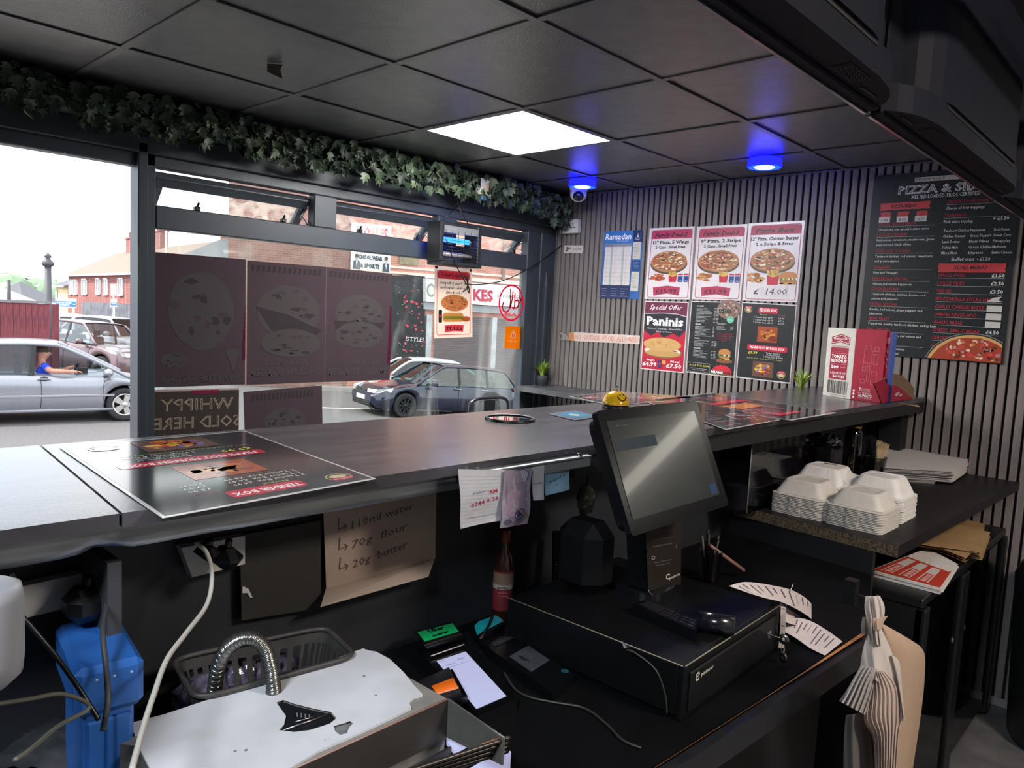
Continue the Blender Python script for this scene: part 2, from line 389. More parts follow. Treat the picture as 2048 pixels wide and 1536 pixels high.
# blue ring downlights
def ring_light(px, py, label, k):
    p = on_z(px, py, ZC-.03)
    t = thing('ring_light', label, 'ceiling light', (p.x, p.y, ZC), 'blue ring lights')
    bl = em('blue_led', '0A0CFF', 5.5); m = MB()
    m.lathe([(.001, 0), (.070, 0), (.076, -.010), (.072, -.012), (.074, -.026), (.078, -.030), (.078, -.036), (.072, -.040)], bl, 36, Matrix.Translation((0, 0, 0)), cap=False); build('blue_ring', m, t, local=True)
    m = MB(); m.lathe([(.046, -.0385), (.058, -.0405), (.072, -.0402)], em('blue_led_soft', '1030FF', 4), 36, cap=False); build('lower_ring', m, t, local=True)
    m = MB(); m.lathe([(.001, -.041), (.042, -.041), (.046, -.038)], em('ring_light_centre', 'DCE4FF', 6), 32, cap=False); build('lamp_disc', m, t, local=True)
    a = bpy.data.lights.new('ring_glow', 'POINT'); a.energy = .35; a.color = (.12, .12, 1); a.shadow_soft_size = .06; ao = bpy.data.objects.new('ring_glow', a); COL.objects.link(ao); ao.location = (p.x, p.y, ZC-.09); 
ring_light(1165, 371, 'blue glowing round ceiling light above the white camera, beside the ivy', 0)
ring_light(1529, 331, 'blue glowing round ceiling light above the price posters on the slatted wall', 1)

# ------------------------------------------------------------------ window wall
def P(px, py, y=YW): return on_y(px, py, y)
m = MB()
m.box(-2.2, XW, YW-.03, YW+.12, Z(.64), ZC+.1, frm)            # header board
m.box(-2.2, -.35, YW, YW+.12, -.3, ZC, dark)
m.box(1.142, XW, YW-.01, YW+.12, -1.0, Z(-1.22), dark)          # wall under the glass
m.box(-.35, 1.142, YW, YW+.12, -1.0, .0, dark)
wf = build('wall_front', m, kind='structure', org=(0, YW, 0))
m = MB(); m.box(-2.2, XW, YW-.16, YW-.03, Z(.650), Z(.662), frm, ch=.002); build('ivy_shelf', m, wf)
m = MB(); m.box(-2.2, XW, YW-.05, YW-.03, Z(.56), Z(.65), frm, ch=.004); m.box(-2.2, XW, YW-.04, YW-.03, Z(.6), Z(.606), pm('frame_edge', '4A4E55', .4)); build('trim_board', m, wf)
d = .06
win = MB()
def fbox(name, x0, x1, z0, z1, par, dy=0.0, dd=d, ch=.004):
    m = MB(); m.box(x0, x1, YW-.03+dy, YW-.03+dy+dd, Z(z0), Z(z1), frm, ch=ch); return build(name, m, par)
w1 = build('window_1', MB().box(1.142, XW, YW-.02, YW+.05, Z(-1.24), Z(-1.17), frm, ch=.004), kind='structure')
fbox('window_post', 1.142, 1.180, -1.24, .60, w1, -.02, .09); fbox('window_post', 1.180, 1.217, -1.24, .64, w1)
fbox('transom', 1.217, 3.455, .272, .365, w1); fbox('top_rail', 1.142, XW, .515, .60, w1)
fbox('mullion', 1.945, 2.068, .365, .515, w1); fbox('mullion', 2.72, 2.86, .365, .515, w1)
fbox('jamb', 3.455, 3.56, -1.2, .515, w1, 0, .06); fbox('jamb', 3.56, 3.70, -1.2, .515, w1, -.02, .1); fbox('jamb_strip', 3.60, 3.63, -1.2, .272, w1, -.04, .03); fbox('bottom_rail', 1.217, 3.455, -1.20, -1.14, w1)
m = MB(); m.box(1.217, 3.455, YW+.005, YW+.009, Z(-1.14), Z(.272), glassmat('dusty_window_glass', 'F4F8F6', .05, .03, dirt=.16, dscale=5, dcol='E6E8E4', lo=.5, hi=.8)); build('pane', m, w1)
# top-hung openers, swung out at the bottom
for xa, xb in ((1.232, 1.945), (2.068, 2.72), (2.86, 3.47)):
    o = Vector((xa, YW+.02, Z(.497))); ang = math.radians(43); dn = Vector((0, math.sin(ang), -math.cos(ang))); nn = Vector((0, -math.cos(ang), -math.sin(ang)))
    L = .215; xf = frame(o, (1, 0, 0), dn); W_ = xb-xa
    m = MB()
    for a in ((0, W_, 0, .05), (0, W_, L-.035, L), (0, .04, .05, L-.035), (W_-.04, W_, .05, L-.035)): m.box(*a, -.02, .02, frm, xf, ch=.003)
    sash = build('opening_sash', m, w1)
    m = MB(); m.box(.04, W_-.04, .05, L-.035, -.003, .003, glassmat('dusty_sash_glass', 'FFFFFF', .05, .05, dirt=.42, dscale=14, dstretch=(1, 1, 1), dcol='D8D0C4', lo=.4, hi=.62), xf); build('pane', m, sash)
    m = MB(); m.tube([(xb-.012, YW+.01, Z(.375)), (xb-.012, YW+.075, Z(.42)), (xb-.012, YW+.02, Z(.49))], .005, steel, 6); m.tube([(xb-.012, YW+.02, Z(.45)), (xb-.012, YW+.11, Z(.39))], .005, steel, 6); build('stay', m, w1)
    for q in (.22, .78):
        hx = xa+W_*q; m = MB(); m.box(hx-.012, hx+.012, YW-.032, YW-.008, Z(.365), Z(.382), blackp, ch=.003); m.tube([(hx, YW-.02, Z(.38)), (hx+.004, YW-.03, Z(.398))], .005, blackp, 6); build('latch', m, w1)
# door opening with roller shutter slats above it
d1 = build('door_1', MB().box(-.35, 1.142, YW-.03, YW+.03, Z(.508), Z(.572), frm, ch=.004), kind='structure')
fbox('door_frame', -.35, 1.142, .590, .66, d1); fbox('door_frame', -.40, -.33, -1.55, .6, d1)
m = MB()
for k in range(150):
    x = -.30+k*.0096; m.box(x, x+.0045, YW, YW+.004, Z(.572), Z(.590), frm)
m.box(-.33, 1.142, YW, YW+.004, Z(.580), Z(.582), frm)
build('perforated_strip', m, d1, kind='stuff')


# ================================================================== THE STREET
GZ = C0-2.5
SU = Vector((math.cos(math.radians(12)), -math.sin(math.radians(12)), 0)); SV = Vector((math.sin(math.radians(12)), math.cos(math.radians(12)), 0))
def on_d(px, py, depth): return ray(px, py)*depth+Vector((0, 0, C0))
def on_pl(px, py, p0, n):
    d = ray(px, py); o = Vector((0, 0, C0)); t = (Vector(p0)-o).dot(n)/d.dot(n); return o+d*t
SLOPE = .062
def gz(u): return -SLOPE*max(0, u-2.0)
def smat(u, v, z=GZ): p = SU*u+SV*v; return Vector((p.x, p.y, z+gz(u)))
def street_z(p): return GZ+gz(Vector((p[0], p[1], 0)).dot(SU))
def on_street(px, py):
    p = on_z(px, py, GZ)
    for _ in range(12): p = on_z(px, py, street_z(p))
    return p
asph = pm('asphalt', '625F60', .85, var=.18, scale=30, bump=.3, bscale=90, detail=6)
m = MB(); us = [-120, 2, 90]; m.add([smat(u, v, z) for z in (GZ, GZ-.3) for v in (3.6, 260) for u in us], [(0, 1, 4, 3), (1, 2, 5, 4), (6, 9, 10, 7), (7, 10, 11, 8), (0, 6, 7, 1), (1, 7, 8, 2), (3, 4, 10, 9), (4, 5, 11, 10), (0, 3, 9, 6), (2, 8, 11, 5)], asph)
road = build('road', m, kind='structure', org=smat(0, 14))
pav = pm('paving', 'A8A29C', .8, var=.12, scale=3)
m = MB()
m.slab([smat(-60, 3.6), smat(2, 3.6), smat(2, 9.5), smat(-60, 9.5)], .12, pav, Vector((0, 0, 1))); m.slab([smat(2, 3.6), smat(80, 3.6), smat(80, 9.5), smat(2, 9.5)], .12, pav, Vector((0, 0, 1))); build('pavement', m, kind='structure')
m = MB(); m.slab([smat(9, 24.2), smat(80, 24.2), smat(80, 32), smat(9, 32)], .13, pav, Vector((0, 0, 1))); build('pavement', m, kind='structure')
m = MB()
for k in range(10):
    m.slab([smat(2+k*5, 19.4, GZ), smat(4.5+k*5, 19.4, GZ), smat(4.5+k*5, 19.55, GZ), smat(2+k*5, 19.55, GZ)], .006, pm('road_paint', 'E8E6E0', .7), Vector((0, 0, 1)))
build('road_marking', m, road, kind='stuff')

# ---- cars
def tilt(heading, loc):
    u = Vector((loc[0], loc[1], 0)).dot(SU)
    n = Vector((SU.x*SLOPE, SU.y*SLOPE, 1)).normalized() if u > 1.0 else Vector((0, 0, 1))
    h = Vector((math.cos(heading), math.sin(heading), 0)); h = (h-n*h.dot(n)).normalized()
    return Matrix((h, n.cross(h), n)).transposed().to_euler()
def lerp(a, b, t): return a+(b-a)*t
def interp(tab, x):
    if x <= tab[0][0]: return tab[0][1]
    for (a, p), (b, q) in zip(tab, tab[1:]):
        if x <= b:
            t = (x-a)/(b-a); t = t*t*(3-2*t) if True else t
            return p+(q-p)*t
    return tab[-1][1]
def car(name, label, c, loc, heading,  paint, glass, group=None, plate=None, spokes=5, rail=False, interior=True, openwin=None, rimc='B9B6B2'):
    L = c['L']; hw = c['w']/2; wr_ = c['wheel']; fx, rx = c['fx'], c['rx']
    root = thing(name, label, 'car', loc, group); root.rotation_euler = tilt(heading, loc)
    trim = pm('car_black_trim', '101114', .5); rub = pm('tyre_rubber', '26272A', .85)
    N = 72; xs_ = [-L/2+L*i/N for i in range(N+1)]
    def plan(x):      # half width in plan, rounded ends
        e = 1-abs(x)/(L/2); return hw*(1-.30*max(0, 1-e/.16)**2.2)
    rows = []
    for x in xs_:
        zu = interp(c['top'], x); zl = .22
        e = 1-abs(x)/(L/2)
        if e < .06: zl = .22+.16*(1-e/.06)
        for wx in (fx, rx):
            q = abs(x-wx)/(wr_*1.16)
            if q < 1: zl = max(zl, wr_+wr_*1.16*math.sqrt(1-q*q))
        zl = min(zl, zu-.10)
        p = plan(x); bulge = 1.0
        half = [(p*.90, zl), (p*.985, zl+.05*(zu-zl)), (p*1.0, lerp(zl, zu, .35)), (p*1.0, lerp(zl, zu, .62)), (p*.975, lerp(zl, zu, .84)), (p*.93, zu-.035), (p*.80, zu-.004), (p*.45, zu+.018), (0, zu+.024)]
        rows.append([(x, -a, b) for a, b in half]+[(x, a, b) for a, b in half[-2::-1]])
    m = MB(); m.grid(rows, paint); m.add(rows[0], [tuple(range(len(rows[0])))], paint); m.add(rows[-1], [tuple(range(len(rows[-1])))[::-1]], paint)
    build('car_body', m, root, local=True)
    xa, xb, xc, xd = c['glass']; zr = c['roof']   # windscreen base/top, rear top/base (x falls to the rear)
    zb = lambda x: interp(c['top'], x)-.012
    tw = hw*.76; bw = hw*.93
    def railz(x):
        if x > xb: return lerp(zr-.035, zb(xa)+.01, ((x-xb)/(xa-xb))**1.1)
        if x < xc: return lerp(zr-.06, zb(xd)+.01, ((xc-x)/(xc-xd))**1.4)
        t = (x-xc)/(xb-xc); return lerp(zr-.06, zr-.035, t)+.035*math.sin(PI*t)
    def railw(x):
        z0 = zb(x); t = max(0, min(1, (railz(x)-z0)/(zr-z0))); return lerp(bw, tw, t)
    X2 = [xd+(xa-xd)*i/40 for i in range(41)]
    # roof
    m = MB(); rr_ = []
    for i in range(25):
        x = xc+(xb-xc)*i/24; zt = railz(x); h_ = railw(x)
        rr_.append([(x, -h_, zt), (x, -h_*.96, zt+.03), (x, -h_*.6, zt+.055), (x, 0, zt+.065), (x, h_*.6, zt+.055), (x, h_*.96, zt+.03), (x, h_, zt)])
    m.grid(rr_, c.get('roofmat', paint)); build('roof', m, root, local=True)
    # pillars and rails
    for s_ in (-1, 1):
        m = MB()
        m.tube([(x, s_*(railw(x)-.005), railz(x)) for x in X2], .036, c.get('railmat', paint), 8)
        build('roof_rail', m, root, local=True)
        for bx, lean in c['pillars']:
            m = MB(); x1 = bx; x0 = bx+lean
            m.add([(x0-.05, s_*(bw+.002), zb(x0)-.01), (x0+.05, s_*(bw+.002), zb(x0)-.01), (x1+.035, s_*(railw(x1)+.004), railz(x1)), (x1-.035, s_*(railw(x1)+.004), railz(x1))], [(0, 1, 2, 3)], trim)
            build('door_pillar', m, root, local=True)
        edges = [xd+.05]+[b[0] for b in c['pillars']][::-1]+[xa-.08]
        edges = sorted(edges)
        for wi, (e0, e1) in enumerate(zip(edges, edges[1:])):
            if openwin is not None and s_ == openwin[0] and wi == openwin[1]: continue
            top = []; bot = []
            for i in range(9):
                x = lerp(e0+.03, e1-.03, i/8); zt = railz(x)-.01; z0 = zb(x)
                if zt < z0+.015: zt = z0+.015
                bot.append((x, s_*(bw+.0), z0)); top.append((x, s_*(railw(x)-.004), zt))
            m = MB(); m.grid([bot, top], glass, smooth=False); build('side_window', m, root, local=True)
    m = MB(); r1 = []
    for k in range(9):
        t = -1+2*k/8; r1.append((xa+.03-.10*t*t, t*bw*.97, zb(xa)+.01))
    r2 = [(xb+.02-.05*(-1+2*k/8)**2, (-1+2*k/8)*tw*.97, zr-.02) for k in range(9)]
    m.grid([r1, r2], glass); build('windscreen', m, root, local=True)
    m = MB(); r1 = [(xd-.02+.08*(-1+2*k/8)**2, (-1+2*k/8)*bw*.95, zb(xd)+.02) for k in range(9)]; r2 = [(xc-.02+.04*(-1+2*k/8)**2, (-1+2*k/8)*tw*.95, zr-.04) for k in range(9)]
    m.grid([r1, r2], glass); build('rear_window', m, root, local=True)
    # cabin floor closes the shell; seats
    m = MB(); m.grid([[(x, -bw*.97, zb(x)-.03), (x, bw*.97, zb(x)-.03)] for x in X2], pm('car_interior', '22252A', .8)); build('cabin', m, root, local=True)
    if interior:
        for sx, sy_ in ((.05, .36), (.05, -.36), (-.85, .36), (-.85, -.36)):
            if sx+xc < xd: pass
            xo = lerp(xc, xb, .58 if sx > 0 else .12)
            m = MB(); m.box(xo-.10, xo+.02, sy_-.24, sy_+.24, zb(0)-.1, zb(0)+.16, pm('car_seat', '3A3D42', .8), ch=.05); m.box(xo-.08, xo+.0, sy_-.12, sy_+.12, zb(0)+.18, zb(0)+.33, pm('car_seat', '3A3D42', .8), ch=.04); build('seat', m, root, local=True)
        m = MB(); sxw = lerp(xb, xa, .25); st = [(sxw+.05*math.cos(a)*0+.06*math.sin(a), -.36+.17*math.cos(a), zb(0)+.05+.15*math.sin(a)) for a in [2*PI*i/16 for i in range(17)]]; m.tube(st, .016, trim, 6, False); m.box(sxw-.01, sxw+.2, -.42, -.30, zb(0)-.06, zb(0)+.1, trim); build('steering_wheel', m, root, local=True)
    # wheels
    rim = pm('alloy_'+rimc, rimc, .35, metal=.7)
    for wx in (fx, rx):
        for s_ in (-1, 1):
            xf = Matrix.Translation((wx, s_*(hw-.10), wr_)) @ Matrix.Rotation(-s_*PI/2, 4, 'X')
            m = MB(); m.lathe([(wr_*.62, -.09), (wr_*.93, -.10), (wr_, -.07), (wr_, .07), (wr_*.93, .10), (wr_*.68, .095), (wr_*.66, .06)], rub, 30, xf, cap=False); wheel = build('wheel', m, root, local=True)
            m = MB(); m.lathe([(wr_*.66, .092), (wr_*.61, .098), (wr_*.60, .04), (.02, .02)], pm('wheel_well', '1A1B1E', .6), 30, xf, cap=False)
            m.lathe([(wr_*.69, .08), (wr_*.67, .102), (wr_*.60, .102), (wr_*.58, .07)], rim, 30, xf, cap=False)
            for k in range(spokes):
                a = 2*PI*k/spokes; X = xf @ Matrix.Rotation(a, 4, 'Z'); sw = .05 if spokes < 8 else .022
                m.prism([(0, -sw*.7), (wr_*.62, -sw*1.25), (wr_*.62, sw*1.25), (0, sw*.7)], .06, .088, rim, X)
            m.lathe([(0, .098), (.05, .095), (.06, .07)], rim, 12, xf, cap=False)
            build('rim', m, wheel, local=True)
            m = MB(); m.lathe([(wr_*1.15, -.14), (wr_*1.15, .06)], trim, 24, xf, cap=False, a0=0, a1=2*PI); build('wheel_arch', m, root, local=True)
    # lights, mirrors, handles, bumpers, plates
    for s_ in (-1, 1):
        fxx = L/2; zh = c['lamp']
        m = MB(); pts = []
        for x, z_ in ((fxx-.06, zh-.05), (fxx-.10, zh+.06), (fxx-.50, zh+.13), (fxx-.46, zh+.01)): pts.append((x, s_*(plan(x)+.006), z_))
        pts2 = [(fxx+.012, s_*hw*.44, zh-.04), (fxx+.0, s_*hw*.44, zh+.05)]
        m.add([pts[0], pts[1], pts[2], pts[3]], [(0, 1, 2, 3)], pm('headlamp_lens', 'D5DADF', .1, metal=.4)); m.add([pts2[0], pts2[1], pts[1], pts[0]], [(0, 1, 2, 3)], pm('headlamp_lens', 'D5DADF', .1)); build('headlight', m, root, local=True)
        m = MB(); a_ = c.get('tail', .75)
        m.add([(-L/2-.004, s_*hw*.42, a_), (-L/2+.0, s_*hw*.42, a_+.13), (-L/2+.03, s_*(plan(-L/2+.03)+.006), a_+.17), (-L/2+.03, s_*(plan(-L/2+.03)+.006), a_), (-L/2+.30, s_*(plan(-L/2+.3)+.006), a_+.2), (-L/2+.24, s_*(plan(-L/2+.24)+.006), a_+.08)], [(0, 1, 2, 3), (3, 2, 4, 5)], pm('tail_lamp', 'C21A1E', .2)); build('tail_light', m, root, local=True)
        m = MB(); mx_ = xa-.42; m.ball((mx_, s_*(hw+.12), zb(mx_)+.08), (.09, .11, .08), paint, 12, 8); m.box(mx_-.02, mx_+.05, s_*(hw-.05), s_*(hw+.06), zb(mx_)+.0, zb(mx_)+.05, trim); m.box(mx_-.09, mx_-.02, s_*(hw+.03), s_*(hw+.2), zb(mx_)-.01, zb(mx_)+.03, trim, ch=.01); build('door_mirror', m, root, local=True)
        for hx in c['handles']:
            m = MB(); m.box(hx-.11, hx+.11, s_*(hw+.0), s_*(hw+.03), .83+c.get('hz', 0), .86+c.get('hz', 0), c.get('handlemat', paint), ch=.008); m.ball((hx, s_*(hw-.012), .855+c.get('hz', 0)), (.07, .02, .04), trim, 10, 6); build('door_handle', m, root, local=True)
        if c.get('strip'):
            m = MB(); m.box(-L*.33, L*.27, s_*(hw-.012), s_*(hw+.012), .50, .545, c['strip'], ch=.008); build('side_moulding', m, root, local=True)
            m = MB(); m.box(-L*.30, L*.265, s_*(hw-.03), s_*(hw+.004), .225, .27, paint, ch=.01); build('sill', m, root, local=True)
        for sx in c['seams']:
            m = MB(); pl_ = []
            for i in range(10):
                t = i/9; zz = lerp(.30, zb(sx)-.03, t); pl_.append((sx+.05*math.sin(t*3)*(-1 if sx > 0 else .4), s_*(hw*(.99 if t < .1 else 1.003)-(.06 if t > .95 else .02 if t > .8 else 0)), zz))
            m.tube(pl_, .005, trim, 5); build('door_seam', m, root, local=True)
    m = MB(); m.box(L/2-.10, L/2+.012, -hw*.62, hw*.62, .24, .38, trim, ch=.03); build('bumper_grille', m, root, local=True)
    m = MB(); m.box(L/2-.06, L/2+.006, -hw*.40, hw*.40, c['lamp']-.07, c['lamp']+.04, trim, ch=.02)
    for k in range(3): m.box(L/2, L/2+.012, -hw*.39, hw*.39, c['lamp']-.055+k*.035, c['lamp']-.047+k*.035, steel)
    build('front_grille', m, root, local=True)
    for e_, nm in ((1, 'E4E4E0'), (-1, 'E0C43A')):
        m = MB(); m.box(e_*(L/2+.0), e_*(L/2+.022), -.26, .26, .40, .51, flat(nm)); pl = build('number_plate', m, root, local=True)
    return root
silver = pm('silver_paint', '8E9098', .28, metal=.45, var=.03, coat=.6); brownp = pm('brown_paint', '6B565A', .25, metal=.35, coat=.8, var=.03); whitep = pm('white_paint', 'E6E8EA', .25, coat=.8, var=.01); navy = pm('navy_paint', '0C1430', .16, metal=.2, coat=1, var=.03)
clearg = glassmat('car_glass_clear', 'AAB4B8', .10, .01); darkg = glassmat('car_glass_dark', '4A5458', .14, .02)
hatch = dict(L=4.25, w=1.76, wheel=.325, fx=1.33, rx=-1.28, roof=1.50, top=[(-2.12, .84), (-1.85, .96), (-.6, .95), (.6, .90), (1.1, .90), (1.75, .80), (2.12, .58)], glass=(1.28, .30, -1.15, -1.85), pillars=[(-.12, -.0), (-.95, -.05)], lamp=.62, handles=(-.02, -.92), seams=(1.0, -.08, -1.0), tail=.78)
sv = dict(hatch); sv['strip'] = pm('silver_strip', '9C9CA2', .35, metal=.5); sv['pillars'] = [(-.16, -.06), (-1.0, -.05)]; sv['glass'] = (1.45, .22, -1.2, -1.9)
wp = on_z(250, 842, GZ)
ang = math.atan2(SU.y, SU.x)
sl = wp-SU*1.33+SV*.88+Vector((0, 0, 0))
car_s = car('silver_car', 'silver five-door car with its front window open, nearest in the street, beside the red fence', sv, sl, ang, silver, clearg, openwin=(-1, 2))
est = dict(L=4.65, w=1.80, wheel=.33, fx=1.42, rx=-1.27, roof=1.46, top=[(-2.32, .84), (-2.1, .95), (-.6, .94), (.5, .91), (1.0, .91), (1.85, .78), (2.32, .60)], glass=(1.08, .22, -1.75, -2.18), pillars=[(-.22, -.02), (-1.15, -.03)], lamp=.66, handles=(-.15, -1.05), seams=(.85, -.2, -1.1), tail=.78, handlemat=steel)
np_ = on_street(809, 836); nl = np_+SU*1.42+SV*.90; nl.z = street_z(nl)
car_n = car('estate_car', 'dark blue estate car with black alloy wheels outside the dusty window', est, nl, ang+PI, navy, glassmat('car_glass_tint', '9FC0BE', .2, .02), spokes=9, rimc='2B2C30')
wh = dict(hatch); wh['tail'] = .85
wl = on_d(878, 744, 23.5); wl.z = street_z(wl)
car('white_hatchback', 'white hatchback parked beyond the dark blue estate car, red tail lamp showing', wh, wl, ang-.18, whitep, darkg)
suv = dict(L=4.4, w=1.84, wheel=.36, fx=1.33, rx=-1.32, roof=1.60, top=[(-2.2, .95), (-1.9, 1.06), (-.6, 1.04), (.6, 1.01), (1.0, 1.02), (1.85, .93), (2.2, .72)], glass=(1.05, .35, -1.3, -2.0), pillars=[(-.15, 0), (-1.05, 0)], lamp=.82, handles=(-.1, -1.0), seams=(.9, -.15, -1.05), tail=.95, hz=.1)
p_ = on_d(186, 700, 22.3)
car('brown_suv', 'brown crossover car with a white-lit bonnet, parked behind the silver car', suv, (p_.x, p_.y, GZ), math.radians(-68), brownp, glassmat('car_glass_bright', 'C8D0D4', .3, .03))
for (px, dep, hd, lab, cf) in ((236, 27, -70, 'white van-like car, largest of the three white cars behind the brown crossover', suv), (172, 30, -20, 'white car in the middle of the three behind the brown crossover', hatch), (138, 33, 15, 'white car behind the blue and white direction sign', hatch)):
    q = on_d(px, 680, dep); car('parked_car', lab, cf, (q.x, q.y, GZ), math.radians(hd), whitep, darkg, group='white cars in the car park', interior=False)

# driver of the silver car: one skinned body, clothes on top
def skin_body(name, joints, bones, mat, parent, sub=2):
    me = bpy.data.meshes.new(name); me.from_pydata([j[:3] for j in joints], bones, []); me.materials.append(mat)
    o = bpy.data.objects.new(name, me); COL.objects.link(o); o.parent = parent
    o.modifiers.new('s', 'SKIN'); ly = me.skin_vertices[0] if me.skin_vertices else None
    if ly is None:
        bpy.context.view_layer.objects.active = o; o.select_set(True); bpy.ops.mesh.customdata_skin_add(); ly = me.skin_vertices[0]
    for i, j in enumerate(joints): ly.data[i].radius = (j[3], j[4] if len(j) > 4 else j[3]); ly.data[i].use_root = (i == 0)
    s_ = o.modifiers.new('b', 'SUBSURF'); s_.levels = sub; s_.render_levels = sub
    return o
R = Matrix.Rotation(ang, 4, 'Z'); dr_base = Vector(sl)
person = thing('person', 'person in a bright blue t-shirt driving the silver car, forearm resting on the open window', 'person', sl); person.rotation_euler = tilt(ang, sl)
skin = pm('skin', 'B5806C', .5, var=.08, scale=18)
J = [(.02, -.40, .62, .14), (-.03, -.40, .86, .15), (-.06, -.40, 1.08, .14), (-.04, -.41, 1.17, .055), (.0, -.42, 1.285, .105, .12), (.015, -.42, 1.35, .095),
     (-.02, -.60, 1.06, .065), (.10, -.76, .985, .052), (.30, -.84, .985, .043), (.47, -.80, .975, .032), (.53, -.78, .97, .026),
     (-.02, -.22, 1.06, .065), (.20, -.22, .90, .05), (.46, -.30, 1.02, .038), (.52, -.32, 1.04, .03),
     (.40, -.45, .60, .085), (.40, -.32, .60, .085), (.62, -.46, .40, .06), (.62, -.32, .40, .06)]
B = [(0, 1), (1, 2), (2, 3), (3, 4), (4, 5), (2, 6), (6, 7), (7, 8), (8, 9), (9, 10), (2, 11), (11, 12), (12, 13), (13, 14), (0, 15), (0, 16), (15, 17), (16, 18)]
body = skin_body('body', J, B, skin, person)
for k, (dy, dz) in enumerate(((.025, .004), (.010, .008), (-.006, .006), (-.020, .0))):
    skin_body('finger', [(.54, -.78+dy, .972+dz, .010), (.575, -.785+dy, .968+dz, .009), (.605+.004*(k in (1, 2)), -.79+dy, .955+dz, .008)], [(0, 1), (1, 2)], skin, person, 1)
skin_body('thumb', [(.50, -.755, .975, .012), (.535, -.735, .97, .010), (.56, -.735, .96, .009)], [(0, 1), (1, 2)], skin, person, 1)
m = MB(); m.ball((-.03, -.42, 1.345), (.118, .105, .105), pm('short_brown_hair', '3A2C26', .8, var=.3, scale=60), 14, 8, zmin=-.2); build('hair', m, person, local=True)
m = MB()
for s_ in (-1, 1): m.ball((.085, -.42+s_*.032, 1.315), (.012, .014, .008), pm('eye_white', 'D8D4CE', .3), 8, 5); m.ball((0, -.42+s_*.092, 1.30), (.02, .012, .03), skin, 8, 5)
m.ball((.105, -.42, 1.29), (.02, .014, .022), skin, 8, 6); m.box(.085, .097, -.44, -.40, 1.255, 1.262, pm('lips', '8A4B44', .5)); build('face', m, person, local=True)
skin_body('t_shirt', [(.02, -.40, .66, .155), (-.03, -.40, .86, .165), (-.06, -.40, 1.07, .155), (-.02, -.60, 1.06, .082), (.07, -.72, 1.01, .078), (-.02, -.22, 1.06, .082), (.07, -.22, 1.0, .075)], [(0, 1), (1, 2), (2, 3), (3, 4), (2, 5), (5, 6)], pm('blue_cloth', '1E3FC4', .8, var=.1, scale=30), person)

# ---- red board fence, lamp posts, signs
redw = pm('red_fence_board', '7E3A42', .75, var=.25, scale=5, stretch=(6, 6, .6), hex2='5E2B34', bump=.2)
F1 = on_d(99, 650, 18.3); F1.z = GZ; fd = Vector((-.90, -.28, 0)).normalized(); fn = Vector((fd.y, -fd.x, 0))
t = thing('board_fence', 'tall dark red upright board fence behind the silver car', 'fence', F1)
b0 = None
for k in range(40):
    p = F1+fd*(.145*k)
    if b0 is None:
        m = MB(); m.box(0, .138, -.012, .012, 0, 2.16, redw); b0 = build('fence_board', m, t, local=True); b0.rotation_euler = (0, 0, math.atan2(fd.y, fd.x))
    else:
        c = b0.copy(); COL.objects.link(c); c.parent = t
        c.location = fd*(.145*k)+Vector((0, 0, random.uniform(-.01, .03)))+fn*random.uniform(-.006, .006)
for k in (-.30, -.15): 
    c = b0.copy(); COL.objects.link(c); c.parent = t; c.location = Vector((.06, .08, 0)) - fd*(k+.0)*0 + Vector((.10*(.3+k)*6+.02, .12*(.3+k)*6, .0)); c.rotation_euler = (0, 0, math.radians(40))
m = MB(); m.box(-.02, 5.8, -.03, .05, 2.17, 2.23, pm('grey_capping', '77767A', .6), Matrix.Translation((0, 0, 0)) @ Matrix.Rotation(math.atan2(fd.y, fd.x), 4, 'Z')); build('top_rail', m, t, local=True)
p = on_d(97, 650, 18.9); m = MB(); m.tube([(p.x, p.y, GZ), (p.x, p.y, C0+.62)], .075, pm('post_metal', '4A4A50', .5), 10); t = thing('metal_post', 'dark metal post with a rounded finial standing at the end of the red fence', 'post', (p.x, p.y, GZ)); build('post', m, t)
m = MB(); m.lathe([(.07, 0), (.13, .04), (.15, .10), (.08, .17), (.05, .22), (.09, .26), (.05, .32), (.001, .36)], pm('post_metal', '4A4A50', .5), 12, Matrix.Translation((p.x, p.y, C0+.58))); build('finial', m, t)
p = on_d(18, 600, 40); m = MB(); m.tube([(p.x, p.y, GZ), (p.x, p.y, C0+.45)], .10, pm('post_metal', '4A4A50', .5), 8); build('pole', m, None, 'thin dark pole rising over the far left end of the red fence', cat='pole')
signblue = flat('2A6FC0'); signw = flat('EEF2F6')
def board_sign(nm, label, cpx, dep, lines, posts, band=None):
    c = [on_d(x, y, dep) for x, y in cpx]; n = -ray((cpx[0][0]+cpx[1][0])/2, cpx[0][1]); n.z = 0; n.normalize()
    t = thing(nm, label, 'sign', (c[3].x, c[3].y, GZ)); m = MB(); m.slab(c, -.03, signw, n); build('sign_panel', m, t)
    S = Sheet(c, n, lift=.004)
    if band: S.rect(.03, band[0], .97, band[1], signblue)
    for (s_, u, v, h, col, w_) in lines: S.text(s_, u, v, h, col, wid=w_, bold=.02)
    if nm == 'direction_sign': S.poly([(.88, .52), (.95, .60), (.88, .68)], 'FFFFFF'); S.rect(.83, .57, .89, .63, 'FFFFFF')
    S.mb.v = [tuple(Vector(q)+n*.02) for q in S.mb.v]; S.done(t, 'lettering')
    for px in posts:
        q = on_d(px, cpx[2][1], dep+.1); m = MB(); m.tube([(q.x, q.y, GZ), (q.x, q.y, c[0].z)], .045, pm('white_post', 'DADADA', .5), 8); build('sign_post', m, t)
board_sign('direction_sign', 'blue and white medical centre and pharmacy direction sign on two white posts', [(111, 596), (153, 598), (153, 616), (111, 614)], 25, [('MEDICAL CENTRE', .43, .56, .16, 'FFFFFF', .66), ('& PHARMACY', .43, .80, .16, 'FFFFFF', .5)], (117, 147), (.30, .88))
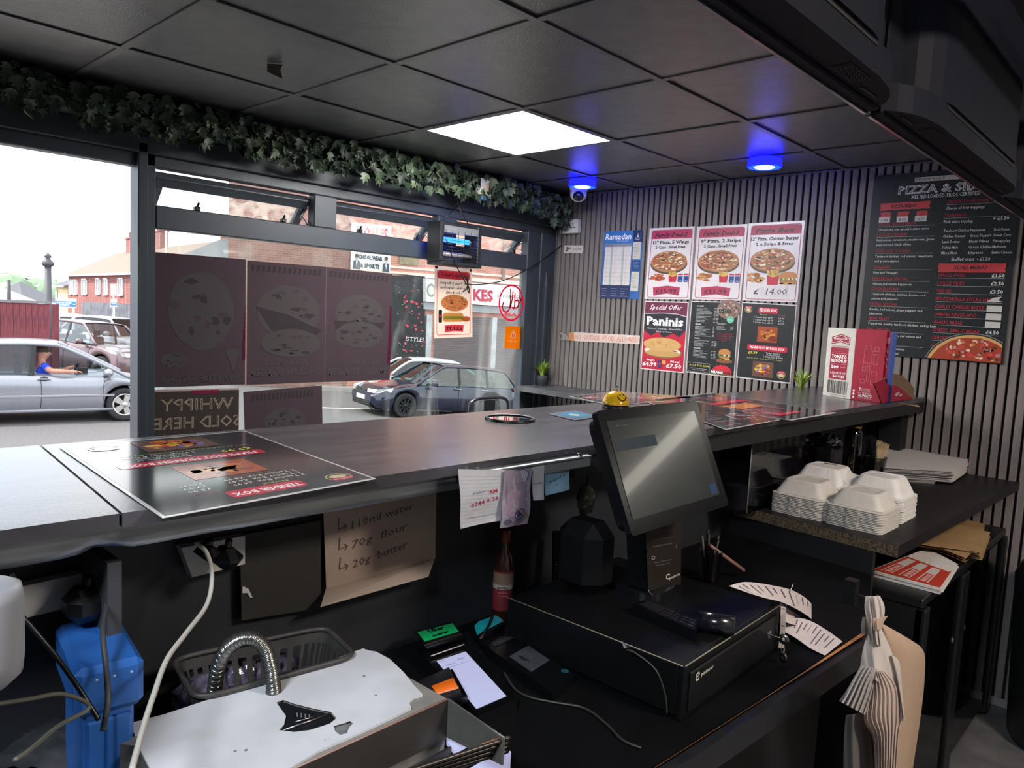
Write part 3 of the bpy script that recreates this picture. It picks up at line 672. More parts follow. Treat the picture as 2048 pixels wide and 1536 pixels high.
board_sign('car_park_sign', 'small white and blue notice on a post in front of the grey palisade fence', [(221, 598), (234, 598), (234, 614), (221, 614)], 32, [('CAR PARK', .5, .66, .14, 'FFFFFF', .7)], (228,), (.45, .8))
board_sign('notice_sign', 'tall white notice with rows of black print, higher than the blue one', [(221, 568), (233, 568), (233, 591), (221, 591)], 44, [('- -- - --', .5, .2+.17*k, .07, '555555', .7) for k in range(5)], (227,))
# palisade fence
t = thing('palisade_fence', 'grey upright palisade fence across the back of the car park', 'fence', on_d(230, 640, 40)); m = MB()
A, B_ = on_d(165, 600, 40), on_d(330, 600, 40)
for k in range(70):
    q = A.lerp(B_, k/69); m.box(q.x-.05, q.x+.05, q.y-.02, q.y+.02, GZ-.3, C0-.55+.03*(k % 2), pm('galvanised', '9EA0A6', .5, var=.15, scale=3))
build('pales', m, t, kind='stuff')

# ---- far houses
roofm = pm('clay_roof_tiles', '8E7668', .8, var=.2, scale=6, stretch=(1, 1, 6), hex2='75645A'); roofg = pm('grey_slate_tiles', '55565C', .7, var=.15, scale=8)
def brickmat(key, a, b, mort, sc=1.0):
    if key in MATS: return MATS[key]
    m = bpy.data.materials.new(key); m.use_nodes = True; n = m.node_tree; bs = n.nodes['Principled BSDF']; bs.inputs['Roughness'].default_value = .85
    t = n.nodes.new('ShaderNodeTexCoord'); mp = n.nodes.new('ShaderNodeMapping'); mp.inputs['Rotation'].default_value = (PI/2, 0, math.radians(12))
    br = n.nodes.new('ShaderNodeTexBrick'); br.inputs['Color1'].default_value = lin(a); br.inputs['Color2'].default_value = lin(b); br.inputs['Mortar'].default_value = lin(mort)
    br.inputs['Scale'].default_value = 1/sc; br.inputs['Brick Width'].default_value = .225; br.inputs['Row Height'].default_value = .075; br.inputs['Mortar Size'].default_value = .008
    sep = n.nodes.new('ShaderNodeSeparateXYZ'); cmb = n.nodes.new('ShaderNodeCombineXYZ'); n.links.new(t.outputs['Object'], sep.inputs[0]); n.links.new(sep.outputs['X'], cmb.inputs['X']); n.links.new(sep.outputs['Z'], cmb.inputs['Y'])
    n.links.new(cmb.outputs[0], br.inputs['Vector'])
    nz_ = n.nodes.new('ShaderNodeTexNoise'); nz_.inputs['Scale'].default_value = 1.2; mx = n.nodes.new('ShaderNodeMix'); mx.data_type = 'RGBA'; mx.blend_type = 'MULTIPLY'; mx.inputs[0].default_value = .5
    n.links.new(t.outputs['Object'], nz_.inputs['Vector']); n.links.new(br.outputs[0], mx.inputs[6]); n.links.new(nz_.outputs['Fac'], mx.inputs[7]); n.links.new(mx.outputs[2], bs.inputs['Base Color'])
    MATS[key] = m; return m
redb = brickmat('red_brick', 'B0524C', '9A4843', 'B8A8A0'); pinkb = brickmat('pink_brick', 'E09A8A', 'CC8575', 'DDB8AA'); brownb = brickmat('brown_brick', 'B08074', '9C7064', 'A89890')
winw = pm('white_window_frame', 'F0F0EE', .4); wing = pm('far_window_glass', '6E767C', .15)
def house(name, label, A, B, depth, zb, ze, zr, wall, roof, wins, chims=(), hip=2.0, group=None, ridge_off=None):
    """A,B: ends of the front wall (plan); depth back; eaves ze, ridge zr"""
    A = Vector((A.x, A.y, 0)); B = Vector((B.x, B.y, 0)); u = (B-A).normalized(); Ln = (B-A).length; v = Vector((-u.y, u.x, 0))
    if v.dot(A) < 0: v = -v
    t = thing(name, label, 'house', (A.x, A.y, zb), group)
    def W(a, b, z): q = A+u*a+v*b; return (q.x, q.y, z)
    m = MB(); m.add([W(0, 0, zb), W(Ln, 0, zb), W(Ln, depth, zb), W(0, depth, zb), W(0, 0, ze), W(Ln, 0, ze), W(Ln, depth, ze), W(0, depth, ze)], [(0, 1, 5, 4), (1, 2, 6, 5), (2, 3, 7, 6), (3, 0, 4, 7)], wall); build('wall', m, t)
    o = .4; m = MB(); m.add([W(-o, -o, ze-.05), W(Ln+o, -o, ze-.05), W(Ln+o, depth+o, ze-.05), W(-o, depth+o, ze-.05), W(hip, depth/2, zr), W(Ln-hip, depth/2, zr)], [(0, 1, 5, 4), (1, 2, 5), (2, 3, 4, 5), (3, 0, 4), (3, 2, 1, 0)], roof); build('roof', m, t)
    m = MB(); m.slab([W(-o, -o-.05, ze-.2), W(Ln+o, -o-.05, ze-.2), W(Ln+o, -o-.05, ze-.02), W(-o, -o-.05, ze-.02)], .08, winw); build('gutter', m, t)
    for (a0, a1, z0, z1) in wins:
        m = MB(); fr = .09
        for q in ((a0, a1, z0, z0+fr), (a0, a1, z1-fr, z1), (a0, a0+fr, z0, z1), (a1-fr, a1, z0, z1), ((a0+a1)/2-.04, (a0+a1)/2+.04, z0, z1)):
            m.slab([W(q[0], -.06, q[2]), W(q[1], -.06, q[2]), W(q[1], -.06, q[3]), W(q[0], -.06, q[3])], .08, winw)
        wn = build('window', m, t); m = MB(); m.add([W(a0, -.02, z0), W(a1, -.02, z0), W(a1, -.02, z1), W(a0, -.02, z1)], [(0, 1, 2, 3)], wing); build('pane', m, wn)
    for (a, z0, z1, w_, npot) in chims:
        m = MB(); cc = Vector(W(a, depth/2, 0)); xf = frame(cc, u, v); m.box(-w_/2, w_/2, -.35, .35, z0, z1, wall, xf); m.box(-w_/2-.08, w_/2+.08, -.43, .43, z1, z1+.15, wall, xf); ch = build('chimney', m, t)
        for k in range(npot):
            m = MB(); m.lathe([(.14, 0), (.12, .5), (.15, .55)], pm('chimney_pot', '9A6A58', .8), 8, xf @ Matrix.Translation((-w_/2+.25+(w_-.5)*k/max(1, npot-1), 0, z1+.15))); build('chimney_pot', m, ch)
    return t
EZ = C0
A1, B1 = on_d(137, 560, 80), on_d(345, 560, 52)
house('brick_house', 'long red brick house row with white windows and two chimneys beyond the car park', A1, B1, 8.5, GZ-2, EZ+1.75, EZ+4.4, redb, roofm,
      [(0.8, 2.4, -.35+EZ, 1.25+EZ), (3.0, 4.9, -.35+EZ, 1.25+EZ), (7.2, 9.4, -.3+EZ, 1.3+EZ), (13.6, 15.2, -.2+EZ, 1.35+EZ), (16.6, 18.2, -.2+EZ, 1.35+EZ), (22, 23.6, -.2+EZ, 1.35+EZ)], [(8.5, EZ+3.4, EZ+5.6, 2.2, 5), (18.5, EZ+3.4, EZ+5.8, 2.2, 4)])
A2, B2 = on_d(112, 570, 88), on_d(135, 570, 83)
house('cream_house', 'narrow cream rendered house with quoins at the left end of the brick row', A2, B2, 6, GZ-2, EZ+.6, EZ+2.2, pm('cream_render', 'D8C49A', .8), roofg, [(.4, 1.1, -1.2+EZ, .1+EZ)], hip=.6)
A3, B3 = on_d(296, 560, 40), on_d(452, 560, 36)
house('slate_house', 'house with a dark slate hipped roof and chimney seen above the left window poster', A3, B3, 7, GZ, EZ+1.2, EZ+3.55, redb, roofg, [], [(2.2, EZ+2.6, EZ+4.0, .9, 2)], hip=2.2)
q = on_d(333, 470, 30); m = MB(); m.tube([(q.x, q.y, GZ), (q.x, q.y, C0+4)], .045, pm('white_post', 'DADADA', .5), 6); build('tall_pole', m, None, 'slim white pole in front of the slate roof above the left window poster', cat='pole')
for (xa_, xb_, dep, ze, zr, lab, rm) in ((-60, 62, 62, -1.0, .75, 'pale roofed low house above the red fence at the far left', pm('pale_roof', 'A8A4A2', .7)), (50, 118, 95, -1.6, .9, 'dark grey roofed house left of the dark metal post', roofg)):
    house('low_house', lab, on_d(xa_, 580, dep), on_d(xb_, 580, dep+4), 9, GZ-4, EZ+ze, EZ+zr, redb, rm, [], group='low houses over the red fence')
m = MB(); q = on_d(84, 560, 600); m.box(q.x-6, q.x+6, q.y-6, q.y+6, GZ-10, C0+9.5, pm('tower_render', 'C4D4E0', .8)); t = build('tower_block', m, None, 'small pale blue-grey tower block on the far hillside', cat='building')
# hills and trees
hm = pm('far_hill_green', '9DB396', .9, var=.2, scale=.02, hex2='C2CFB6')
rows = []
for j, (dep, hb) in enumerate(((350, -6), (600, 10), (900, 38), (1200, 44))):
    rows.append([])
    for i in range(40):
        px = -500+i*60; q = on_d(px, 560, dep); hh = hb*(.75+.35*math.sin(i*.55+j)+.12*math.sin(i*1.7)) if hb > 0 else hb
        rows[-1].append((q.x, q.y, GZ+hh*max(.15, 1-i/16) if hb > 0 else GZ-4))
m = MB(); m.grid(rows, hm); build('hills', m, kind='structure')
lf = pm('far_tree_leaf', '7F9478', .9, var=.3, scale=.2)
TR = MB()
for k in range(16):
    px = -20+k*9+random.uniform(-3, 3); dep = random.uniform(220, 330); q = on_d(px, 560, dep); r_ = random.uniform(4, 7)
    m = TR; rg = []
    for i in range(9):
        a = -PI/2+PI*i/8; rg.append([(q.x+r_*math.cos(a)*math.cos(b)*(1+random.uniform(-.18, .18)), q.y+r_*math.cos(a)*math.sin(b), C0+random.uniform(-.4, .4)-3+r_*1.15*(1+math.sin(a))*.5) for b in [2*PI*j/12 for j in range(12)]])
    m.grid(rg, lf, close=True); m.tube([(q.x, q.y, GZ-4), (q.x, q.y, C0-1)], .4, pm('bark', '5A5048', .9), 6)


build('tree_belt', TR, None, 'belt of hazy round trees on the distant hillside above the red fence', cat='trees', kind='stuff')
# ---- shop building opposite
FP = on_d(945, 600, 29); FN = Vector((-SV.x, -SV.y, 0))
def F(px, py, off=0): return on_pl(px, py, FP+FN*off, FN)
def fu(p): return (Vector(p)-FP).dot(SU)
def fpt(u, z, off=0): q = FP+SU*u+FN*off; return Vector((q.x, q.y, z))
uL = fu(F(456, 500)); uM = fu(F(701, 500)); uR = 30
def gback(z):
    a = fpt(uL, 0); d_ = Vector((a.x, a.y, 0)).normalized(); d_ = Matrix.Rotation(math.radians(-1.5), 3, 'Z') @ d_; q = a+d_*10; return Vector((q.x, q.y, z))
bld = thing('shop_building', 'long brick shop building across the street with a white sign and shutters', 'building', fpt(uL, GZ))
m = MB(); m.add([fpt(uL, GZ-1), fpt(uM, GZ-1), fpt(uM, C0+9), fpt(uL, C0+9), gback(GZ), gback(C0+9), fpt(uM, C0+9, -10)], [(0, 1, 2, 3), (4, 0, 3, 5), (3, 2, 6, 5)], brownb); build('gable_wall', m, bld)
m = MB(); m.add([fpt(uM, GZ-3), fpt(uR, GZ-3), fpt(uR, C0+9), fpt(uM, C0+9), fpt(uR, C0+9, -10), fpt(uM, C0+9, -10)], [(0, 1, 2, 3), (3, 2, 4, 5)], pinkb); build('front_wall', m, bld)
cream = pm('stone_band', 'E4C8BA', .8, var=.08)
for z0, z1, o in ((1.15, 1.30, .12), (1.42, 1.50, .06), (3.6, 3.75, .08)):
    m = MB(); m.slab([fpt(uM, C0+z0), fpt(uR, C0+z0), fpt(uR, C0+z1), fpt(uM, C0+z1)], o, cream, FN); build('stone_band', m, bld)
m = MB(); a = F(1008, 480); m.slab([fpt(fu(a)-.06, C0+1.3), fpt(fu(a)+.06, C0+1.3), fpt(fu(a)+.06, C0+8), fpt(fu(a)-.06, C0+8)], .12, pm('drain_pipe', '8C7A72', .6), FN); build('downpipe', m, bld)
m = MB(); m.slab([F(798, 512), F(836, 516), F(835, 532), F(797, 528)], .06, pm('faded_panel', '7A7466', .7, var=.4, scale=6, hex2='9A8A6A'), FN); build('faded_panel', m, bld)
# tall painted sign board
t = thing('painted_sign', 'white painted board reading A. OAKES and SCHOOL WEAR & SPORTS high on the brick building', 'sign', F(703, 540, .1))
c = [F(704, 445, .1), F(783, 452, .1), F(780, 546, .1), F(702, 538, .1)]; m = MB(); m.slab(c, -.06, signw, FN); build('sign_panel', m, t)
S = Sheet(c, FN, lift=.015); S.k = 0
def far(S): S.mb.v = S.mb.v
S.text('A. OAKES', .48, .27, .20, 'C43A50', wid=.84, bold=.05); S.text('WARD', .7, .40, .08, '444444', wid=.45); S.text('SCHOOL WEAR', .46, .76, .09, '1B2422', wid=.66, bold=.05); S.text('& SPORTS', .47, .94, .09, '1B2422', wid=.5, bold=.05)
for cx_ in (.13, .88):
    S.ell(cx_, .72, .045, .05, 'A8886E'); S.ell(cx_, .70, .048, .04, '4A3A34'); S.poly([(cx_-.09, .99), (cx_-.08, .82), (cx_, .78), (cx_+.08, .82), (cx_+.09, .99)], '3C4450'); S.poly([(cx_-.02, .80), (cx_+.02, .80), (cx_, .95)], 'E8E8E8')
S.done(t, 'lettering')
# shop fascia sign
t = thing('fascia_sign', 'long white shop sign with red OAKES lettering over the grey shutters', 'sign', F(960, 610, .3))
c = [F(852, 557, .35), F(1200, 587, .35), F(1200, 624, .35), F(852, 603, .35)]; m = MB(); m.slab(c, -.30, pm('sign_white_panel', 'ECEAE8', .5, var=.03), FN); build('sign_panel', m, t)
S = Sheet(c, FN, lift=.012)
def ful(px, py): 
    q = F(px, py, .35); return ((q-c[0]).dot((c[1]-c[0]).normalized())/S.W)
a, b_ = ful(945, 590), ful(985, 590); aw = (b_-a); S.text('A. OA', a-.012, .80, .50, 'B82848', al='r', bold=.04, wid=aw*1.9); S.text('KES', (a+b_)/2, .80, .50, 'B82848', bold=.045, wid=aw)
a, b_ = ful(992, 590), ful(1060, 594); S.text('OF VICARAGE ROAD', (a+b_)/2, .62, .20, '54545C', wid=(b_-a))
S.rect(.005, .1, ful(869, 575), .9, 'D5D3CF'); S.ell((.005+ful(869, 575))/2, .5, .022, .3, '8A8A80'); S.ell((.005+ful(869, 575))/2, .5, .015, .2, 'C8C6BE')
S.done(t, 'lettering')
m = MB(); m.slab([F(848, 604, .2), F(1200, 626, .2), F(1200, 640, .2), F(848, 618, .2)], -.2, pm('grey_lintel', '9C9CA2', .6), FN); build('shutter_box', m, bld)
gsh = pm('grey_shutter', '8E8E92', .45, metal=.3, var=.06)
for (p0, p1) in ((868, 978), (993, 1060), (1075, 1150)):
    u0, u1 = fu(F(p0, 650)), fu(F(p1, 650)); m = MB(); z = street_z(F(p0, 700))+.1
    while z < C0-.25: m.slab([fpt(u0, z, .02), fpt(u1, z, .02), fpt(u1, z+.062, .055), fpt(u0, z+.062, .055)], .01, gsh, FN); z += .075
    build('roller_shutter', m, bld)
for p0 in (850, 981, 1062):
    u0 = fu(F(p0, 650)); m = MB(); m.slab([fpt(u0, GZ-1), fpt(u0+.22, GZ-1), fpt(u0+.22, C0-.2), fpt(u0, C0-.2)], .14, pm('grey_pier', 'B4B6BA', .6, var=.15, scale=3), FN); build('pier', m, bld)
S = Sheet([F(783, 546, .12), F(850, 553, .12), F(850, 790, .12), F(783, 790, .12)], FN); m = MB(); m.slab(S.c, -.1, pm('black_mural_wall', '1C1E22', .6, var=.3, scale=3), FN); mur = build('mural_panel', m, bld)
for k in range(46): S.ell(random.uniform(.3, .95), random.uniform(.12, .95), random.uniform(.02, .06), random.uniform(.004, .011), random.choice(['C23040', 'D84A54', 'A02838']), 8, rag=.4)
for k in range(40): S.ell(random.uniform(.05, .95), random.uniform(.05, .95), .012, .003, 'C8CCD0', 5, rag=.4)
S.text('ISTYLEI', .62, .545, .035, 'D8DADC', wid=.55, shear=.2); S.done(mur, 'graffiti')

# ================================================================== ON AND AROUND THE WINDOW
def tlm(hexc, t=.6, hex2=None):        # thin translucent print
    k = 'thin_'+hexc+str(t)
    if k in MATS: return MATS[k]
    m = bpy.data.materials.new(k); m.use_nodes = True; n = m.node_tree; n.nodes.clear(); o = n.nodes.new('ShaderNodeOutputMaterial')
    d_ = n.nodes.new('ShaderNodeBsdfDiffuse'); l = n.nodes.new('ShaderNodeBsdfTranslucent'); x = n.nodes.new('ShaderNodeMixShader'); x.inputs[0].default_value = t
    tc_ = n.nodes.new('ShaderNodeTexCoord'); nz_ = n.nodes.new('ShaderNodeTexNoise'); nz_.inputs['Scale'].default_value = 9; mx = n.nodes.new('ShaderNodeMix'); mx.data_type = 'RGBA'
    c = lin(hexc); mx.inputs[6].default_value = c; mx.inputs[7].default_value = lin(hex2) if hex2 else tuple(v*.9 for v in c[:3])+(1,)
    n.links.new(tc_.outputs['Object'], nz_.inputs[0]); n.links.new(nz_.outputs['Fac'], mx.inputs[0])
    for q in (d_, l): n.links.new(mx.outputs[2], q.inputs[0])
    n.links.new(d_.outputs[0], x.inputs[1]); n.links.new(l.outputs[0], x.inputs[2]); n.links.new(x.outputs[0], o.inputs[0]); MATS[k] = m; return m
def wposter(name, label, px, card, y=YW-.004, group=None, cat='poster'):
    c = [on_y(a, b, y) for a, b in px]; c_ = sum(c, Vector())/4
    t = thing(name, label, cat, c_, group); m = MB(); m.slab(c, .0008, card, Vector((0, 1, 0))); build('sheet', m, t)
    return t, Sheet(c, (0, -1, 0), lift=.0008)
dk = tlm('50474C', .35, '5A4A52'); g1 = tlm('5A5456', .35); g2 = tlm('464043', .3); rd = tlm('6A2A44', .45)
random.seed(11)
def ghost_food(S, u, v, ru, rv, kind):
    S.ell(u, v, ru, rv, g1, 30, rag=.03)
    for k in range(26): a = random.uniform(0, 2*PI); r = random.random()**.5*.85; S.ell(u+ru*r*math.cos(a), v+rv*r*math.sin(a), ru*random.uniform(.06, .2), rv*random.uniform(.04, .12), random.choice([g2, dk, g1]), 9, step=(k % 6 == 0), rag=.3)
t, S = wposter('window_poster', 'dark window poster, leftmost of the tall three, reading WAFFLE STICKS backwards', [(309, 504), (491.5, 518.7), (490, 769), (307, 775)], dk)
ghost_food(S, .5, .42, .36, .30, 0); ghost_food(S, .2, .80, .13, .06, 0); S.poly([(.78, .74), (.92, .74), (.86, .90)], g1); S.ell(.85, .74, .08, .03, g1)
S.text('WAFFLE STICKS', .5, .965, .05, g1, wid=.86, mirror=True, bold=.02)
S.poly([(1, .35), (.975, .6), (.97, .8), (1, .8)], rd); S.done(t)
t, S = wposter('window_poster', 'dark window poster, middle of the tall three, reading NASHVILLE CHICKEN BURGER backwards', [(494.6, 521), (652.5, 534), (649, 764), (492.7, 770)], dk)
for k in range(14): S.poly([(.05+.065*k, .03), (.09+.065*k, .03), (.075+.065*k, .08), (.04+.065*k, .08)], g2, step=False)
ghost_food(S, .52, .40, .40, .22, 1); S.poly([(.1, .36), (.5, .42), (.95, .55), (.8, .62), (.3, .56)], g2); ghost_food(S, .55, .66, .38, .12, 1)
S.text('NASHVILLE', .48, .845, .045, g1, wid=.56, mirror=True, bold=.02); S.text('CHICKEN BURGER', .5, .93, .06, g1, wid=.96, mirror=True, bold=.03); S.done(t)
t, S = wposter('window_poster', 'dark window poster, rightmost of the tall three, reading ANGUS BEEF SMASH BURGER backwards', [(653, 534), (785, 547.5), (779.5, 760), (649.5, 764)], dk)
for k in range(14): S.poly([(.05+.065*k, .03), (.09+.065*k, .03), (.075+.065*k, .08), (.04+.065*k, .08)], g2, step=False)
ghost_food(S, .5, .38, .36, .16, 1); S.poly([(.12, .46), (.9, .46), (.85, .52), (.15, .54)], g2); ghost_food(S, .5, .58, .37, .12, 1); S.poly([(.97, .3), (1, .3), (1, .85), (.95, .85)], rd)
S.text('ANGUS BEEF', .5, .855, .045, g1, wid=.62, mirror=True, bold=.02); S.text('SMASH BURGER', .5, .94, .06, g1, wid=.96, mirror=True, bold=.03); S.done(t)
ww = tlm('524B48', .45); be = tlm('D8C4AE', .6)
t, S = wposter('window_poster', 'grey-brown poster with pale backward WHIPPY SOLD HERE lettering and cone tips', [(307, 779.5), (478, 775), (477, 925), (305, 940)], ww)
S.text('WHIPPY', .5, .27, .145, be, wid=.86, mirror=True, bold=.012); S.text('SOLD HERE', .51, .50, .145, be, wid=1.0, mirror=True, bold=.012)
S.text('WHIPPY', .5, .27, .145, ww, wid=.84, mirror=True, bold=-.03); S.text('SOLD HERE', .51, .50, .145, ww, wid=.98, mirror=True, bold=-.03)
for u, w_, tl_ in ((.17, .10, -.05), (.50, .13, .0), (.78, .10, .04)): S.poly([(u-w_, .95), (u-w_*.55, .72), (u+tl_, .56), (u+w_*.5, .70), (u+w_, .95)], be); S.poly([(u-w_*.3, .92), (u+tl_*.5, .66), (u+w_*.3, .92)], tlm('B89A80', .5))
S.rect(0, 0, 1, .03, tlm('E8D0D0', .6)); S.rect(.42, .02, .75, .07, tlm('A8405C', .6)); S.done(t)
t, S = wposter('window_poster', 'plain dark tilted poster behind the counter edge, right of the WHIPPY one', [(486.5, 784), (643.7, 771), (646, 905), (491, 915)], dk)
for k in range(16): S.poly([(.1+.05*k, .05), (.13+.05*k, .05), (.12+.05*k, .15), (.09+.05*k, .15)], g2, step=False)
ghost_food(S, .5, .5, .26, .22, 1); S.done(t)
tw = tlm('F6E6DC', .75)
t, S = wposter('deal_poster', 'backlit Family Deal-1 poster seen backwards, hanging under the insect killer', [(869.5, 532), (944, 538.7), (945, 674), (868.7, 676.8)], tw, y=YW-.03)
rdm = tlm('E04A5C', .7); bl_ = tlm('2A2420', .3)
S.frame(.06, .05, .94, .955, .012, rdm); S.rect(.07, .055, .93, .165, rdm, r=.05); S.text('Family Deal-1', .5, .13, .05, bl_, wid=.62, mirror=True, shear=.3, bold=.01)
for i, s_ in enumerate(('14" Pizza, 2 Burgers', '5 x Strips, Large Fries', '1.5ltr Bottle')): S.text(s_, .5, .235+.068*i, .034, bl_, wid=(.72, .72, .44)[i], mirror=True, bold=.02)
def thinfood(S, u, v, ru, rv, base, tops):
    S.ell(u, v, ru, rv, base, 28)
    for k in range(60):
        a = random.uniform(0, 2*PI); r = random.random()**.5*.86; S.ell(u+ru*r*math.cos(a), v+rv*r*math.sin(a), ru*random.uniform(.03, .09), rv*random.uniform(.03, .08), random.choice(tops), 6, step=(k % 20 == 0), rag=.3)
thinfood(S, .52, .50, .36, .12, tlm('D08A58', .6), [tlm('8A5A3A', .5), tlm('E8C898', .7), tlm('6A5A30', .5), tlm('B8583A', .5)])
S.rect(.10, .60, .19, .78, bl_, r=.02); S.ell(.145, .69, .03, .02, rdm); S.rect(.20, .64, .76, .77, tlm('D09858', .6), r=.08); S.rect(.24, .69, .72, .73, tlm('90A040', .6)); thinfood(S, .82, .73, .12, .04, tlm('C07040', .6), [tlm('9A5030', .5)])
S.poly([(.26, .82), (.5, .81), (.76, .82), (.74, .915), (.5, .905), (.26, .92)], rdm); S.text('£23.99', .5, .89, .055, bl_, wid=.42, mirror=True, bold=.03)
for u in (.04, .96): S.ell(u, .015, .04, .02, '1A1A1C')
S.done(t)
# halal roundel
H = on_y(1022.6, 605.7, YW-.033); hr = (on_y(1022.6, 568, YW-.033)-on_y(1022.6, 643, YW-.033)).length/2
t = thing('window_sticker', 'round red halal sticker on the dusty window glass', 'sticker', H); redi = em('x', 'FFFFFF', 1) if False else tlm('E0103C', .5)
hc = [H+Vector((-hr, 0, hr)), H+Vector((hr, 0, hr)), H+Vector((hr, 0, -hr)), H+Vector((-hr, 0, -hr))]
S = Sheet(hc, (0, -1, 0), lift=.001); S.ring(.5, .5, .49, .49, .05, redi, 44); S.text('HALAL', .5, .84, .085, redi, wid=.46, bold=.03)
for st in ([(.20, .50), (.16, .62), (.22, .73), (.36, .74), (.44, .64), (.46, .46), (.44, .14)], [(.47, .62), (.52, .42), (.54, .20)], [(.54, .62), (.62, .62), (.62, .24)], [(.62, .62), (.72, .62), (.78, .52), (.74, .42), (.66, .44)], [(.78, .52), (.88, .40), (.80, .34)]):
    q = smooth_path([(a, b, 0) for a, b in st], 5); S.line([(p.x, p.y) for p in q], .045, redi)
S.done(t, 'roundel_print')
t, S = wposter('window_sticker', 'orange takeaway sticker with a white house symbol, under the halal roundel', [(1011.4, 651.6), (1043, 653), (1040, 698), (1008.6, 696)], tlm('F5A010', .6), cat='sticker')
wh_ = tlm('FFF4E0', .7); S.poly([(.34, .34), (.5, .18), (.66, .34), (.66, .55), (.34, .55)], wh_); S.line([(.44, .36), (.44, .5)], .05, tlm('F5A010', .6)); S.line([(.56, .36), (.56, .5)], .05, tlm('F5A010', .6)); S.text('TAKE AWAY', .5, .72, .07, wh_, wid=.62, bold=.03); S.text('delivery', .5, .86, .035, wh_, wid=.5); S.done(t)

# insect killer on its chain
zy = 3.0
a, b_, c_, d_ = [on_y(x, y, zy) for x, y in ((884, 442), (962, 466), (958, 543), (868, 520))]
t = thing('insect_killer', 'black hanging insect killer with one blue lit tube, in front of the window', 'insect killer', on_y(915, 540, zy))
x0, x1, z0, z1 = a.x-.01, b_.x, d_.z, a.z
m = MB(); zk = pm('zapper_black', '16181C', .5); m.box(x0, x1, zy-.005, zy+.09, z1-.02, z1, zk, ch=.004); m.box(x0, x1, zy-.02, zy+.10, z0-.02, z0, zk, ch=.004); m.box(x0-.004, x0+.022, zy-.01, zy+.1, z0, z1, zk, ch=.004); m.box(x1-.03, x1, zy-.01, zy+.1, z0, z1, zk, ch=.004); build('housing', m, t)
m = MB(); m.box(x0+.02, x1-.03, zy-.012, zy+.0, z1-.055, z1-.018, pm('grey_label_strip', '6A6C70', .45)); build('grey_hood', m, t)
m = MB()
for k in range(9): z = z0+.01+(z1-z0-.07)*k/8; m.tube([(x0+.02, zy-.012, z), (x1-.03, zy-.012, z)], .0012, blackp, 5)
for k in range(6): x = x0+.03+(x1-x0-.07)*k/5; m.tube([(x, zy-.012, z0), (x, zy-.012, z1-.04)], .0012, blackp, 5)
build('wire_guard', m, t, kind='stuff')
zt = z0+(z1-z0)*.58; m = MB(); m.tube([(x0+.035, zy+.045, zt), (x1-.05, zy+.045, zt)], .013, em('blue_tube', '1A50FF', 6), 12); build('lit_tube', m, t); m = MB(); m.tube([(x1-.05, zy+.045, zt), (x1-.03, zy+.045, zt)], .014, steel, 12); m.tube([(x0+.02, zy+.045, zt), (x0+.035, zy+.045, zt)], .014, steel, 12); build('tube_cap', m, t)
zt2 = z0+(z1-z0)*.20; m = MB(); m.tube([(x0+.03, zy+.045, zt2), (x1-.03, zy+.045, zt2)], .013, pm('unlit_tube', '8C8486', .25), 12); build('unlit_tube', m, t)
hk = on_y(916, 412, zy+.04); m = MB(); m.tube([(x0+.04, zy+.04, z1), hk], .0025, blackp, 5); m.tube([(x1-.05, zy+.04, z1), hk], .0025, blackp, 5)
for k in range(7): m.lathe([(.004, -.0015), (.0065, 0), (.004, .0015)], blackp, 8, Matrix.Translation(hk+Vector((0, 0, .012*k))) @ Matrix.Rotation(PI/2, 4, 'X' if k % 2 else 'Y'), cap=False)
build('chain', m, t)
# black cable from the socket sagging to the window and tied in a loop
pts = [on_y(1137, 478, 3.10), on_y(1105, 505, 3.14), on_y(1070, 530, 3.15), on_y(1020, 556, 3.1), on_y(985, 566, 3.05), on_y(940, 569, 3.0), on_y(928, 560, zy-.03), on_y(905, 515, zy-.03), on_y(893, 480, zy-.03)]
m = MB(); m.tube(smooth_path(pts, 6), .0032, blackp, 6)
for da, db in ((-1, -1), (-.4, -1.1), (-1, .9), (.3, 1)): q = on_y(936, 569, 3.0); m.tube(smooth_path([q, q+Vector((.02*da, -.005, -.028*db)), q+Vector((.035*da, 0, -.045*db)), q+Vector((.008*da, .003, -.03*db)), q], 5), .003, blackp, 6)
build('cable', m, None, 'black cable looped and tied in front of the window, running up to the wall socket', cat='cable')

# ivy
random.seed(3)
ivym = [pm('ivy_dark', '2C3A2E', .5, var=.3, scale=30), pm('ivy_mid', '42543F', .5, var=.25, scale=30), pm('ivy_pale', '6C7C62', .5, var=.2, scale=30)]
def leaf_pts(s_):
    out = [(0, -.5, .0), (.30, -.42, -.03), (.52, -.12, -.07), (.26, -.05, -.02), (.42, .28, -.07), (.16, .22, -.01), (0, .62, -.06), (-.16, .22, -.01), (-.42, .28, -.07), (-.26, -.05, -.02), (-.52, -.12, -.07), (-.30, -.42, -.03)]
    return [(x*s_, y*s_, z*s_) for x, y, z in out]
LF = [(12, 0, 1), (12, 1, 3), (1, 2, 3), (12, 3, 5), (3, 4, 5), (12, 5, 6), (12, 6, 7), (12, 7, 9), (7, 8, 9), (12, 9, 11), (9, 10, 11), (12, 11, 0)]
def leafmesh(mat):
    m = MB(); m.add(leaf_pts(.054)+[(0, 0, .008)], LF, mat, True); return m
ivy = thing('ivy_garland', 'artificial ivy garland of dark green leaves running along the shelf above the window', 'garland', (1.7, YW-.1, Z(.66)))
protos = []
for mt in ivym: o = build('leaf', leafmesh(mt), ivy, local=True); protos.append(o)
def ivy_place(x):
    front = random.random()
    y = YW-.05-random.random()**.7*.17; z = Z(.675)+random.random()*.075
    if front > .45: y = YW-.16-random.random()*.05; z = Z(.60)+random.random()*.13
    if x > 3.25: z -= random.random()*.07*(x-3.25)/.35
    return Vector((x, y, min(z, ZC-.018)))
